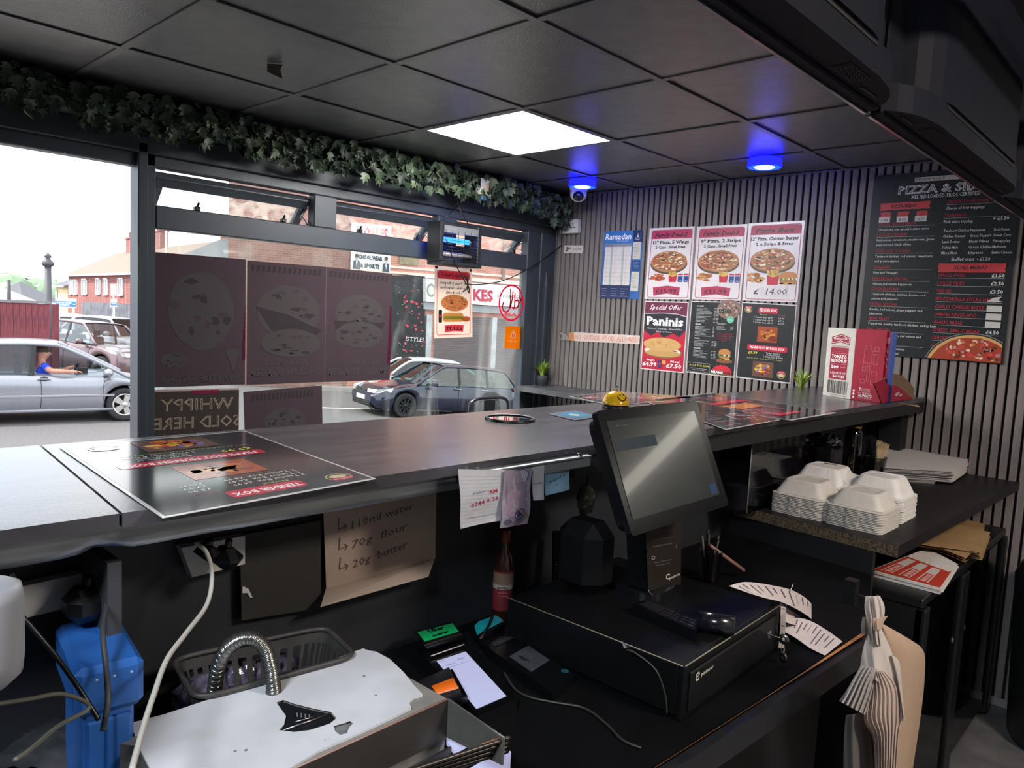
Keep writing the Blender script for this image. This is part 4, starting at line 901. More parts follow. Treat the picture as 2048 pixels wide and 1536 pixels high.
def leaf_rot(): return (math.radians(random.uniform(-130, -50)), math.radians(random.uniform(-40, 40)), math.radians(random.uniform(-50, 50)))
n = 0
for k in range(300):
    x = .15+3.5*((k+random.random())/300); p = ivy_place(x); p.y -= .012
    o = protos[k % 3] if k < 3 else protos[random.choice([0, 0, 1, 1, 2])].copy()
    if k >= 3: COL.objects.link(o); o.parent = ivy
    o.location = p-ivy.location; o.rotation_euler = leaf_rot(); s_ = random.uniform(.7, 1.15); o.scale = (s_, s_, s_)
m = MB()
for k in range(1500):
    x = -.6+4.26*random.random(); p = ivy_place(x); mt = random.choice([0, 0, 0, 1, 1, 2])
    from mathutils import Euler
    xf = Matrix.Translation(p) @ Euler(leaf_rot()).to_matrix().to_4x4() @ Matrix.Scale(random.uniform(.6, 1.1), 4)
    m.add(leaf_pts(.054)+[(0, 0, .008)], LF, ivym[mt], True, xf)
build('foliage', m, ivy, kind='stuff')
m = MB()
for k in range(5): m.tube(smooth_path([(-.6+i*.3, YW-.12+random.uniform(-.05, .05), Z(.69)+random.uniform(-.03, .04)) for i in range(15)], 3), .003, pm('ivy_stem', '3A3A28', .7), 5)
build('stem', m, ivy)

# socket among the ivy, double socket, sign, dome camera
def on_front(px, py, y=YW-.17): return on_y(px, py, y)
a = on_front(954, 358); b_ = on_front(974, 393)
t = thing('junction_box', 'white square switched wall box half buried in the ivy', 'socket', (a.x, YW-.17, b_.z)); m = MB(); m.box(a.x, a.x+.088, YW-.20, YW-.16, b_.z-.002, b_.z+.088, white, ch=.004); build('box', m, t)
m = MB(); m.box(a.x+.03, a.x+.058, YW-.21, YW-.20, b_.z+.02, b_.z+.062, pm('pink_switch', 'C8A89C', .4), ch=.003); build('rocker', m, t); m = MB(); m.box(a.x+.012, a.x+.05, YW-.205, YW-.17, b_.z-.03, b_.z-.004, pm('blue_plug', '3A6488', .5), ch=.004); build('blue_tab', m, t)
XF = XW-.001
a, b_ = on_x(1130, 441, XF), on_x(1159, 467, XF)
t = thing('double_socket', 'white double wall socket with a black plug, on the slatted wall under the camera', 'socket', (XF, (a.y+b_.y)/2, b_.z)); yc = (a.y+b_.y)/2; zb_ = b_.z
m = MB(); m.box(XF-.038, XF, yc-.073, yc+.073, zb_, zb_+.086, white, ch=.004); build('box', m, t)
m = MB()
for s_ in (-1, 1):
    for dy, dz, w_, h_ in ((0, .022, .003, .007), (-.011, .0, .007, .003), (.011, .0, .007, .003)): m.box(XF-.0388, XF-.0375, yc+s_*.036+dy-w_, yc+s_*.036+dy+w_, zb_+.035+dz-h_, zb_+.035+dz+h_, blackp)
build('pin_holes', m, t)
m = MB(); m.lathe([(.024, 0), (.026, .012), (.020, .040), (.006, .046)], blackp, 16, Matrix.Translation((XF-.038, yc+.036, zb_+.045)) @ Matrix.Rotation(-PI/2, 4, 'Y')); m.tube(smooth_path([(XF-.06, yc+.036, zb_+.03), (XF-.062, yc+.03, zb_-.03), (XF-.05, yc+.04, zb_-.06)], 4), .004, blackp, 6); build('plug', m, t)
c = [on_x(x, y, XF) for x, y in ((1129, 490.8), (1166.4, 490.8), (1164.8, 506.7), (1128.3, 506.4))]
NX = Vector((-1, 0, 0))
t = thing('cctv_sign', 'small white CCTV notice under the double socket', 'sign', c[3]); m = MB(); m.slab(c, .003, pm('pale_plastic', 'D8D0CC', .4), NX); build('plate', m, t)
S = Sheet(c, NX, lift=.0035); S.text('CCTV', .70, .58, .30, '3A2E2E', wid=.46, bold=.02); S.text('IN OPERATION', .70, .80, .10, '6A5A58', wid=.46); S.poly([(.12, .2), (.40, .28), (.36, .5), (.16, .5)], '3A2E2E'); S.ell(.30, .42, .05, .13, 'B8A8A4'); S.rect(.10, .55, .16, .8, '3A2E2E'); S.line([(.16, .65), (.24, .5)], .03, '3A2E2E'); S.done(t)
q = on_z(1157, 389, ZC-.05); t = thing('dome_camera', 'white dome security camera under the ceiling in the corner, below the blue light', 'camera', (q.x, q.y, ZC))
m = MB(); m.lathe([(.052, 0), (.054, -.02), (.050, -.032)], white, 26, local_xf := Matrix.Identity(4)); build('camera_base', m, t, local=True)
m = MB(); m.ball((0, 0, -.048), (.050, .050, .046), white, 24, 14); build('shell', m, t, local=True)
ld = Vector((-.62, -.50, -.25)).normalized(); xf = frame(Vector((0, 0, -.050))+ld*.031, ld.cross(Vector((0, 0, 1))), (0, 0, 1)); 
m = MB(); m.ball(Vector((0, 0, -.052))+ld*.020, (.036, .036, .034), pm('camera_lens_dark', '1A1D26', .15), 20, 12); build('lens', m, t, local=True)

# ================================================================== ON THE SLATTED WALL
random.seed(21)
def xposter(name, label, px, card, lift=.004, group=None, x=None, th=.001, cat='poster'):
    x = XF if x is None else x
    c = [on_x(a, b, x) for a, b in px]; c_ = sum(c, Vector())/4
    t = thing(name, label, cat, c_, group); m = MB(); m.slab(c, th, card, NX); build('sheet', m, t); return t, Sheet(c, NX, lift=th+.0008)
paper = pm('glossy_white_card', 'E2DCE0', .28, var=.02)
def pizza(S, u, v, ru, rv, crust='B07A50', tops=('8C3A2A', 'D8B080', '4A3A24', 'E8DCB8', '2E2620', 'B84A34', '70803C', 'F0E4CC'), n=110, side=True):
    if side: S.ell(u, v+rv*.22, ru*1.02, rv*.98, '5A4A44', 34)
    S.ell(u, v, ru, rv, crust, 34, rag=.015); S.ell(u, v-rv*.02, ru*.88, rv*.86, 'A86A4C', 30, rag=.02)
    for k in range(n):
        a = random.uniform(0, 2*PI); r = random.random()**.5*.86; sz = random.uniform(.04, .10)
        S.ell(u+ru*r*math.cos(a), v+rv*r*math.sin(a)-rv*.02, ru*sz, rv*sz*random.uniform(.4, .9), random.choice(tops), 6, step=(k % 24 == 0), rag=.35)
def blobs(S, u, v, ru, rv, cols, n=26, sz=.25):
    for k in range(n):
        a = random.uniform(0, 2*PI); r = random.random()**.5*.8; S.ell(u+ru*r*math.cos(a), v+rv*r*math.sin(a), ru*sz*random.uniform(.6, 1.2), rv*sz*random.uniform(.6, 1.3), random.choice(cols), 8, step=(k % 8 == 0), rag=.25)
def fries(S, u, v, w_, h_):
    S.k += 1
    for k in range(12): x = u-w_*.42+w_*.84*k/11; S.poly([(x-w_*.05, v-h_*.1), (x-w_*.07+random.uniform(-.01, .01), v-h_*random.uniform(.42, .6)), (x+w_*.03, v-h_*.5), (x+w_*.05, v-h_*.1)], random.choice(['D8B45A', 'C89C44', 'E2C478']), step=False)
    S.poly([(u-w_*.5, v-h_*.18), (u+w_*.5, v-h_*.18), (u+w_*.42, v+h_*.5), (u-w_*.42, v+h_*.5)], 'C02440'); S.poly([(u-w_*.5, v-h_*.18), (u, v-h_*.02), (u+w_*.5, v-h_*.18)], 'D8B45A')
def cans(S, u, v, w_, h_):
    for s_ in (0, 1): x = u+s_*w_*.52-w_*.26; S.rect(x-w_*.22, v-h_*.5, x+w_*.22, v+h_*.5, '26418C', r=.02); S.rect(x-w_*.22, v-h_*.42, x+w_*.22, v-h_*.28, 'C8283C'); S.rect(x-w_*.22, v-h_*.28, x+w_*.22, v-h_*.18, 'E8E8EC'); S.rect(x-w_*.18, v-h_*.5, x+w_*.18, v-h_*.45, 'B0B4C0'); S.rect(x-w_*.1, v+h_*.3, x+w_*.16, v+h_*.42, '8CA4C8')
def burger(S, u, v, w_, h_):
    S.ell(u, v-h_*.22, w_*.5, h_*.30, 'C8844C', 22); S.rect(u-w_*.48, v-h_*.16, u+w_*.48, v+h_*.02, 'C8844C'); 
    S.k += 1
    for k in range(10): x = u-w_*.45+w_*.9*k/9; S.ell(x, v+h_*.05, w_*.08, h_*.09, random.choice(['7CA040', '98B850', 'E8E0D0', '4A6A2C']), 7, step=False, rag=.3)
    S.rect(u-w_*.46, v+h_*.10, u+w_*.46, v+h_*.26, 'B88048', r=.02); S.rect(u-w_*.46, v+h_*.26, u+w_*.46, v+h_*.42, 'D0A468', r=.03)
PINK = 'B8325C'; INK = '22202A'
def deal(label, px, title, l1, l2, price, kind):
    t, S = xposter('deal_poster', label, px, paper)
    S.frame(.06, .035, .955, .975, .010, PINK); S.rect(.065, .04, .95, .155, PINK, r=.045); S.rect(.065, .10, .95, .155, PINK)
    S.text(title, .5, .130, .056, '241420', wid=.72, shear=.28, bold=.03)
    S.text(l1, .5, .225, .042, INK, wid=.80 if len(l1) < 20 else .86, bold=.03); S.text(l2, .5, .290, .036, INK, wid=.66, bold=.03)
    pizza(S, .49, .475, .40 if kind != 1 else .41, .145, n=170)
    if kind == 0: blobs(S, .26, .69, .20, .055, ['B04830', 'C8603A', '8C3828', 'D07848']); fries(S, .60, .69, .18, .14); cans(S, .83, .70, .24, .12)
    if kind == 1: blobs(S, .24, .69, .21, .06, ['C08048', 'D09A60', 'A86838', 'B87848']); fries(S, .62, .69, .18, .14); cans(S, .84, .70, .22, .12)
    if kind == 2: blobs(S, .22, .70, .20, .075, ['C08048', 'D09A60', 'A86838', 'B87848']); fries(S, .53, .70, .22, .18); burger(S, .80, .71, .32, .17)
    if kind < 2: S.poly([(.18, .835), (.5, .81), (.78, .835), (.76, .945), (.5, .92), (.20, .95)], 'B03A5A'); S.text(price, .48, .915, .06, '2A2030', wid=.46, bold=.015)
    else: S.rect(.30, .82, .80, .93, 'DCD4DA'); S.text('£  14.00', .5, .91, .075, '2C2C3C', wid=.60, shear=.18)
    S.done(t)
deal('Family Deal-2 pizza poster priced £15.99, top left of the six wall posters', [(1300, 456.7), (1390, 452.6), (1379.4, 599), (1289, 598)], 'Family Deal-2', '12" Pizza, 5 Wings', '2 Cans , Small Fries', '£15.99', 0)
deal('Family Deal-3 pizza poster priced £11.99, top middle of the six wall posters', [(1394.7, 453.4), (1495.6, 448), (1481, 602), (1384, 598.5)], 'Family Deal-3', '9" Pizza, 2 Strips', '2 Cans , Small Fries', '£11.99', 1)
deal('Pizza Box poster with a handwritten £14.00 price, top right of the six wall posters', [(1497.8, 447), (1610, 441), (1595, 605), (1484.7, 601)], 'Pizza Box', '12" Pizza, Chicken Burger', '2 x Strips & Fries', '', 2)
# paninis
t, S = xposter('offer_poster', 'red and black Special Offer Paninis poster, bottom left of the six wall posters', [(1290, 601.6), (1377.8, 603.8), (1367.4, 746.5), (1281, 737.7)], paper)
S.rect(.02, .015, .98, .985, '2A2A34'); S.poly([(.02, .42), (.2, .50), (.35, .44), (.5, .52), (.7, .45), (.85, .50), (.98, .40), (.98, .985), (.02, .985)], 'C01C3C'); S.poly([(.02, .015), (.98, .015), (.98, .21), (.75, .175), (.45, .17), (.02, .185)], '6E2A48')
S.line([(.02, .185), (.45, .17), (.75, .175), (.98, .21)], .012, 'E8D8DC'); S.text('Special Offer', .5, .12, .07, 'F0E4E8', wid=.74, shear=.35, bold=.01); S.text('Paninis', .5, .345, .12, 'F4F4F4', wid=.84, bold=.035)
S.text('Choice of : Nashville , Normal Fillet', .5, .405, .022, 'EEEEEE', wid=.8); S.text('Dipped Paneer', .5, .445, .022, 'EEEEEE', wid=.36)
S.ell(.5, .73, .44, .08, '6A8040', 24, rag=.05); S.ell(.48, .715, .42, .07, 'E8DCC8', 24, rag=.04); blobs(S, .5, .73, .42, .055, ['8C3A2C', '5A7A34', 'E8E0D0', 'B86A50'], 22, .14); S.ell(.50, .745, .40, .05, 'C89A60', 24); S.ell(.47, .62, .43, .10, 'D0A468', 28, rag=.02); blobs(S, .46, .60, .36, .06, ['B8854A', 'E0BC84', 'A87440'], 30, .08)
for u, a, b_ in ((.21, 'Single', '£4.99'), (.77, 'Meal', '£7.50')): S.text(a, u+.02, .865, .03, 'FFFFFF', wid=.20, bold=.02); S.text(b_, u, .94, .055, 'FFFFFF', wid=.34, bold=.03)
S.rect(.41, .85, .49, .955, '24346C', r=.01); S.ell(.45, .90, .03, .014, 'C8283C'); S.ell(.54, .87, .05, .03, 'E0A040'); S.frame(.04, .835, .38, .965, .006, '8C1028'); S.frame(.60, .835, .96, .965, .006, '8C1028'); S.done(t)
# dark price list
BK = '1E2226'
t, S = xposter('menu_poster', 'black price list poster with red sun badge, bottom middle of the six wall posters', [(1383, 602), (1479.5, 604), (1468.7, 756), (1371.8, 744.5)], paper)
S.rect(.015, .012, .985, .985, BK); S.ell(.80, .10, .24, .13, '8A7068', 26); blobs(S, .80, .10, .22, .115, ['B8A090', '6A5048', 'D8C8B8', '7A4A3C'], 60, .1)
S.rect(.60, .10, .84, .15, BK); S.text('9"  £5.99', .72, .12, .014, 'DDDDDD', wid=.2); S.text('12" £8.99', .72, .14, .014, 'DDDDDD', wid=.2)
S.poly([(.84+.07*(1+.14*(k % 2))*math.cos(PI*k/10), .235+.045*(1+.14*(k % 2))*math.sin(PI*k/10)) for k in range(20)], '6CC0A0'); S.text('HALAL', .84, .245, .018, 'F0F0F0', wid=.09)
v = .075
for hd, rows_ in (('BURGERS', 11), ('KEBABS', 8), ('WRAPS', 5), ('CHICKEN', 6)):
    S.text(hd, .13, v, .018, 'E8E8E8', al='l', bold=.02); v += .024
    for k in range(rows_):
        wl_ = random.uniform(.18, .34); S.rect(.13, v-.006, .13+wl_*.5, v, 'B8B8BA'); S.rect(.14+wl_*.5, v-.006, .13+wl_, v, 'A8A8AA'); S.rect(.50, v-.006, .535, v, 'B8B8BA'); S.rect(.55, v-.006, .60, v, 'B8B8BA') if hd != 'KEBABS' else None; v += .0185
    v += .022
S.text('DESSERTS', .72, .305, .014, 'E8E8E8', al='l') if False else S.text('DESSERTS', .68, .305, .016, 'E8E8E8', wid=.18)
for k in range(3): S.rect(.58, .33+.018*k, .58+random.uniform(.12, .22), .336+.018*k, 'B8B8BA'); S.rect(.86, .33+.018*k, .92, .336+.018*k, 'B8B8BA')
for k, s_ in enumerate(('All burgers are', 'served with salad', 'and your choice of', 'sauce')): S.text(s_, .75, .44+.028*k, .018, 'B83A54', wid=(.30, .32, .30, .1)[k])
S.ell(.78, .79, .17, .03, '8A5A38'); burger(S, .78, .71, .24, .16); S.frame(.03, .85, .50, .975, .006, 'B8B8B0', r=.02); S.text('0121 714 0504', .28, .90, .028, 'D8D070', wid=.42, bold=.02); S.rect(.10, .925, .44, .93, 'B8B8BA'); S.rect(.14, .945, .40, .95, 'B8B8BA')
S.poly([(.75+.17*(1+.22*(k % 2))*math.cos(-PI*k/16), .93+.075*(1+.22*(k % 2))*math.sin(-PI*k/16)) for k in range(17)], 'D02A3C'); S.text('MIAMI', .65, .965, .034, 'F4F4F4', wid=.24, bold=.035); S.text('HOT', .87, .965, .034, 'D02A3C', wid=.16, bold=.035); S.frame(.50, .972, .96, .984, .005, 'B8B070', r=.005); S.done(t)
# tender box
def badge(S, u, v, r): rv = r*S.W/S.H; S.ring(u, v, r, rv*.9, r*.12, 'C8A860', 24); S.ell(u, v-rv*.5, r*.9, rv*.42, 'B82C44', 18); S.ell(u, v+rv*.15, r*.7, rv*.4, 'D8C8A0', 16); S.text('MIAMI HOT', u, v-rv*.4, rv*.25, 'F4F4F4', wid=r*1.4)
def tender(S, pic=True):
    S.rect(.015, .012, .985, .985, BK); badge(S, .13, .09, .07)
    S.rect(.32, .055, .68, .13, 'CC2244', r=.03); S.text('TENDER BOX', .5, .105, .034, 'FFFFFF', wid=.32, bold=.02)
    S.text('Normal', .42, .155, .018, 'D8D070', wid=.12); S.text('Meal', .75, .155, .018, 'A8304A', wid=.12)
    for k, (a, b_) in enumerate((('3 Tender Box  £4.99', '£5.99'), ('5 Tender Box  £6.49', '£7.99'), ('7 Tender Box  £8.99', '£10.99'))): S.text(a, .42, .195+.033*k, .022, 'F0F0F0', wid=.36); S.text(b_, .75, .195+.033*k, .022, 'F0F0F0', wid=.1)
    S.rect(.34, .30, .70, .50, 'A84A2C'); blobs(S, .52, .40, .15, .085, ['C8702C', 'D88C40', 'B05A28', '7A3020'], 24, .3); S.ell(.65, .46, .04, .025, '8C1C24')
    S.rect(.17, .545, .90, .615, 'CC2244', r=.03); S.text('MIAMI HOT MUNCH BOX', .535, .592, .032, 'FFFFFF', wid=.64, bold=.02)
    S.text('£9.99', .28, .665, .036, 'E0D850', wid=.17, bold=.025)
    for k, s_ in enumerate(('Burger, Lamb or', 'Chicken Donner,', '2 Wings, Fries & Drink')): S.text(s_, .66, .645+.026*k, .019, 'F0F0F0', wid=(.26, .26, .36)[k])
    S.text('Add £1.00 for Angus Beef Smash Burger', .5, .725, .013, 'D8D070', wid=.66)
    S.rect(.30, .755, .68, .955, '6A4A3C'); blobs(S, .50, .855, .17, .085, ['E0B030', 'C8502C', '8C2C44', 'F0D060', '7A6AA0', 'D8703A'], 46, .22); badge(S, .83, .90, .075)
t, S = xposter('tender_poster', 'black TENDER BOX and munch box poster, bottom right of the six wall posters', [(1485, 604), (1594, 609.8), (1580.5, 767.7), (1472, 755)], paper)
tender(S); S.done(t)
# prayer calendar
t, S = xposter('prayer_calendar', 'blue Ramadan timetable with a white grid, left of the six wall posters', [(1209, 462.7), (1286.7, 460), (1277.7, 599), (1199, 596)], pm('blue_card', '2E62A8', .35, var=.08), cat='calendar')
S.poly([(0, 0), (1, 0), (1, .45), (.5, .2), (0, .3)], '3C78C0'); S.rect(.76, 0, 1, .18, '203464'); S.text('Ramadan', .38, .125, .085, 'F4F4F8', wid=.68, shear=.2, bold=.02); S.text('2025 timetable', .5, .16, .02, 'C8D8F0', wid=.3)
S.poly([(.86, .10), (.88, .04), (.90, .10)], 'E8E8F0'); S.rect(.82, .11, .94, .115, 'E8E8F0'); S.text('Daily', .88, .14, .02, 'E8E8F0', wid=.1)
S.rect(.06, .19, .74, .80, 'D8D2D0'); S.rect(.06, .19, .74, .235, '8A8C98'); S.text('RAMADAN', .16, .228, .028, '20242C', wid=.18)
for k in range(1, 9): S.rect(.06, .235+.063*k, .74, .238+.063*k, 'A09C9C')
for u in (.12, .22, .33, .36, .50, .62): S.rect(u, .235, u+.004, .80, 'A8A8AC')
S.rect(.22, .235, .27, .80, 'A4B4B8'); S.rect(.52, .235, .56, .80, 'A4B4B8')
for v0, v1 in ((.17, .42), (.60, .88)): S.rect(.78, v0, .97, v1, 'CCC8BC'); [S.rect(.80, v0+.03+.022*k, .80+random.uniform(.08, .15), v0+.035+.022*k, '8C8A88') for k in range(int((v1-v0)/.024)-1)]
S.rect(.78, .44, .97, .58, '24447C'); [S.rect(.81, .46+.022*k, .94, .465+.022*k, '7C98C8') for k in range(5)]
S.rect(.0, .80, .76, 1, '24305C')
for i in range(3):
    for k in range(4): S.rect(.05+.24*i, .85+.035*k, .05+.24*i+random.uniform(.1, .19), .856+.035*k, '9098B8')
S.rect(0, .965, 1, .97, '5C6C98'); S.done(t)
# handwritten strip
t, S = xposter('paper_strip', 'paper strip handwritten in red NO OUTSIDE FOOD ALLOWED, taped under the calendar', [(1147.6, 664.5), (1280, 671), (1279, 688.6), (1147.6, 682)], pm('cream_paper', 'D8C4BC', .7, var=.05), cat='notice')
S.text('NO  OUTSIDE  FOOD  ALLOWED', .5, .78, .55, 'D0705C', wid=.95); S.line([(.62, .62), (.86, .66)], .004, 'F0E0D8'); S.done(t, 'handwriting')
c = [on_x(x, y, XF-.002) for x, y in ((1139, 665), (1148, 664.5), (1148, 682), (1138, 681))]; m = MB(); m.slab(c, .0008, pm('brown_tape', 'C88A5C', .3), NX); build('tape', m, t, 'orange-brown tape')
c = [on_x(x, y, XF-.004) for x, y in ((1119, 664), (1132, 668), (1139, 678), (1136, 681), (1121, 680), (1124, 672))]; m = MB(); m.slab(c, .001, pm('cellophane', 'B8B0AC', .15, alpha=.45), NX); build('loose_tape', m, t, 'clear loose tape end')

# big menu board
random.seed(5)
board = pm('menu_board_black', '1E2529', .45, var=.06, scale=30)
t, S = xposter('menu_board', 'tall black PIZZA & SIDES menu board on the slatted wall, above the ketchup box', [(1749.6, 352), (2049, 328), (2006.7, 729), (1714, 706)], board, th=.005, cat='menu board')
R1 = 'B8384C'; R2 = 'D84A50'; WH = 'E4E6E6'
def rough(S, u0, v0, u1, v1, col):
    n_ = 7; pts = [(u0+(u1-u0)*k/12, v0+random.uniform(-.002, .001)) for k in range(13)]+[(u1+random.uniform(-.012, .006), v0+(v1-v0)*k/n_) for k in range(1, n_)]+[(u1-(u1-u0)*k/12, v1+random.uniform(-.001, .002)) for k in range(13)]+[(u0+random.uniform(-.01, .008), v1-(v1-v0)*k/n_) for k in range(1, n_)]
    S.poly(pts, col)
def T(s, u, v, h, col, al='l', wid=None, bold=.01, **k): S.text(s, u, v, h, col, al=al, wid=wid, bold=bold, **k)
S.rect(.30, .028, .62, .052, 'CFC8C0'); T('MIAMI HOT', .31, .048, .016, '4A4440', wid=.20, bold=0)
T('PIZZA & SIDES', .51, .112, .042, WH, 'c', wid=.64, bold=.035); T('PIZZA & SIDES', .51, .112, .042, '1E2529', 'c', wid=.625, bold=-.022); T('MELTED.LOADED.TRIOS CERTIFIED', .52, .140, .019, WH, 'c', wid=.46)
rough(S, .07, .157, .43, .195, R2); T('PIZZA MENU', .245, .186, .018, '2A2024', 'c', wid=.19, bold=.03)
for u, a, b_ in ((.12, '9"', '5.99'), (.25, '12"', '8.99'), (.38, '16"', '12.50')):
    rough(S, u-.045, .208, u+.035, .235, R2); T(a, u, .230, .014, '2A2024', 'c'); S.rect(u-.052, .233, u+.030, .264, 'D8D6D2'); T(b_, u-.010, .257, .014, '2A2A2A', 'c', wid=.05)
L_ = [(.272, 'CLASSIC MARGHERITA', ['Cheese and our special tomato sauce']), (.330, 'VEGGIE SUPREME', ['Red onions, sweetcorn, mushrooms, green', 'peppers and black olives']), (.420, 'TANDOORI CHICKEN', ['Tandoori chicken, red onions, sweetcorn', 'and green peppers']), (.510, 'HAWAIIAN', ['Ham and Pineapple']), (.573, 'PEPPERONI SPECIAL', ['Cheese and double Pepperoni']), (.630, 'CHICKEN FEAST', ['Tandoori chicken, chicken donner, red', 'onions and jalapeno']), (.715, 'KEEMA SPECIAL', ['Keema, red onions, green peppers and', 'jalepenos']), (.795, 'MEAT FEAST', ['Pepperoni, keema, tandoori chicken, turkey ham']), (.857, 'BBQ SPECIAL', ['BBQ base, bbq chicken, red onions and', 'jalapenos']), (.93, 'MIAMI HOT', ['Chicken donner, red onions,', 'sweetcorn and jalepenos'])]
for v, hd, ls in L_:
    T(hd, .065, v+.008, .015, R1, wid=.0155*len(hd)); S.rect(.065, v+.0125, .475, v+.0145, 'A8AAAA')
    for k, l in enumerate(ls): T(l, .067, v+.036+.025*k, .013, WH, wid=.0105*len(l), bold=.008)
T('CREATE YOUR OWN', .535, .176, .016, R1, wid=.27); S.rect(.535, .182, .945, .184, 'A8AAAA'); T('Choice of four toppings', .535, .208, .015, WH, wid=.25)
T('TOPPINGS', .53, .246, .016, R1, wid=.145); S.rect(.53, .252, .945, .254, 'A8AAAA'); T('Each extra topping', .53, .278, .015, WH, wid=.19); T('+ £1.50', .945, .272, .017, WH, 'r', wid=.10, bold=.025)
for i, col in enumerate((('Tandoori Chicken', 'Chicken Donner', 'Lamb Donner', 'Turkey Ham', 'Mince Meat'), ('Pepperoni', 'Green Peppers', 'Black Olives', 'Green Chillies', 'Jalepenos'), ('Red Onion', 'Sweet Corn', 'Pineapples', 'Mushroom', 'Extra Cheese'))):
    for k, s_ in enumerate(col): T(s_, (.535, .71, .86)[i], .325+.029*k, .014, WH, wid=.0105*len(s_))
T('Stuffed crust  - £1.50', .73, .475, .016, WH, 'c', wid=.25, bold=.015)
rough(S, .525, .490, .955, .535, R2); T('SIDES MENU', .735, .520, .018, '2A2024', 'c', wid=.21, bold=.03)
for k, (a, b_) in enumerate((('SMALL FRIES', '£1.50'), ('LARGE FRIES', '£2.50'), ('WEDGES', '£3.50'), ('MOZZARELLA STICKS (6PC)', ''), ('CHILLI CHEESE BITES (6PC)', None), ('ONION RINGS (8PC)', None), ('GARLIC BREAD', None), ('CHEESY GARLIC BREAD', '£4.50'), ('CHICKEN NUGGETS (6 PC)', '£3.00'), ('CHICKEN POPCORN', '£3.50'))):
    v = .560+.0415*k; T(a, .53, v, .017, R1, wid=.0163*len(a), bold=.015); S.rect(.53, v+.006, .955, v+.008, 'A8AAAA')
    if b_: T(b_, .955, v, .018, WH, 'r', wid=.08, bold=.025)
    elif b_ is None: S.rect(.865, v-.022, .96, v+.010, 'D6D6D4')
    else: S.poly([(.86, v), (.90, v-.02), (.95, v-.026), (.93, v-.008), (.96, v), (.90, v+.004)], 'D6D6D4')
# pizza picture at the foot, cut by the board edge
u0, v0, ru, rv = .80, 1.05, .30, .19
def clipell(f, col, n=40, rag=0):
    pts = []
    for k in range(n+1):
        a = PI+PI*k/n; x = u0+ru*f*math.cos(a)*(1+random.uniform(-rag, rag)); y = v0+rv*f*math.sin(a)*(1+random.uniform(-rag, rag)); pts.append((min(x, .985), min(y, .995)))
    S.poly(pts, col)
clipell(1.05, '8C9090'); clipell(1.03, '1E2529'); clipell(1.0, 'E0B070'); clipell(.93, 'B04A34', rag=.01)
for k in range(150):
    a = PI+PI*random.random(); r = random.random()**.5*.88; x = u0+ru*r*math.cos(a); y = v0+rv*r*math.sin(a)
    if x < .965 and y < .985: S.ell(x, y, random.uniform(.006, .018), random.uniform(.004, .010), random.choice(['E8C8A0', 'D88858', 'C03A2C', '7A2C24', 'F0DCC0', '5A4030', 'C89098']), 7, step=(k % 30 == 0), rag=.3)
for x, y in ((.73, .925), (.86, .91), (.92, .955), (.79, .965), (.66, .955)): S.ell(x, y, .026, .014, 'C43C34', 16); S.ell(x, y, .018, .009, 'D05848', 14)
S.done(t)

# ================================================================== LEDGE, CHAIR, PLANTS
lz = Z(-.45); lam = pm('grey_ledge_laminate', '55565A', .35, var=.2, scale=14, bump=.1, bscale=200, hex2='3C3D42')
ta, tb = on_z(1005, 768, lz), on_z(1140, 797, lz)
m = MB(); y0 = .6; pts = [(XW-.002, YW-.06), (ta.x-.02, YW-.06), (ta.x, ta.y-.25), (3.28, 2.55), (3.30, 1.55), (XW-.002, 1.55)]
pts = [(XF-.001, YW-.05), (3.40, YW-.05), (3.40, 1.5), (XF-.001, 1.5)]
m.prism(pts, lz-.032, lz, lam); led = build('wall_ledge', m, None, 'grey laminate ledge fixed along the slatted wall, carrying the potted plant', cat='shelf')
for yy in (2.9, 2.2, 1.7): 
    m = MB(); m.box(XF-.25, XF-.001, yy-.012, yy+.012, lz-.05, lz-.033, blackp); m.box(XF-.012, XF-.001, yy-.012, yy+.012, lz-.25, lz-.033, blackp); build('bracket', m, led)
def plant(name, label, px, py, z, r, h, n, cols, pot=True, seed=1):
    random.seed(seed); p = on_z(px, py, z)
    if p.x > 3.6: p = Vector((3.60, p.y*3.60/p.x, z))
    t = thing(name, label, 'plant', p)
    if pot: m = MB(); m.lathe([(r*.8, 0), (r*.98, r*.5), (r*1.05, r*1.2), (r*.98, r*1.75), (r*.85, r*1.75), (r*.8, r*1.6)], pm('grey_pot', '34383E', .6), 24, Matrix.Translation(p)); build('pot', m, t)
    bm_ = None
    for k in range(n):
        a = random.uniform(0, 2*PI); sp = random.uniform(.1, 1.0); L_ = h*random.uniform(.7, 1.1); rows = []
        b = Vector((math.cos(a), math.sin(a), 0)); sd = Vector((-b.y, b.x, 0)); base = p+Vector((0, 0, r*1.6 if pot else 0))+b*r*.4*random.random()
        for i in range(6):
            t_ = i/5; c = base+b*(sp*L_*.9*t_**1.6)+Vector((0, 0, L_*(t_-.45*sp*t_*t_))); w_ = .0042*(1-t_**2)+.0004; rows.append([c-sd*w_, c+sd*w_])
        m = MB(); m.grid(rows, random.choice(cols)); build('blade', m, t)
    return t
gr = [pm('grass_bright', '9CC03C', .5, var=.15), pm('grass_mid', '5E8A34', .5, var=.2), pm('grass_pale', 'C0D070', .5, var=.1)]
plant('potted_grass', 'bright green spiky grass plant in a dark grey pot on the wall ledge', 1083, 766, lz, .036, .115, 110, gr, seed=4)
q = on_x(1597, 775, 3.62); plant('potted_grass', 'tips of a second spiky grass plant just showing over the counter, left of the ketchup box', 1600, 800, C0-.35, .036, .10, 60, gr, seed=6)
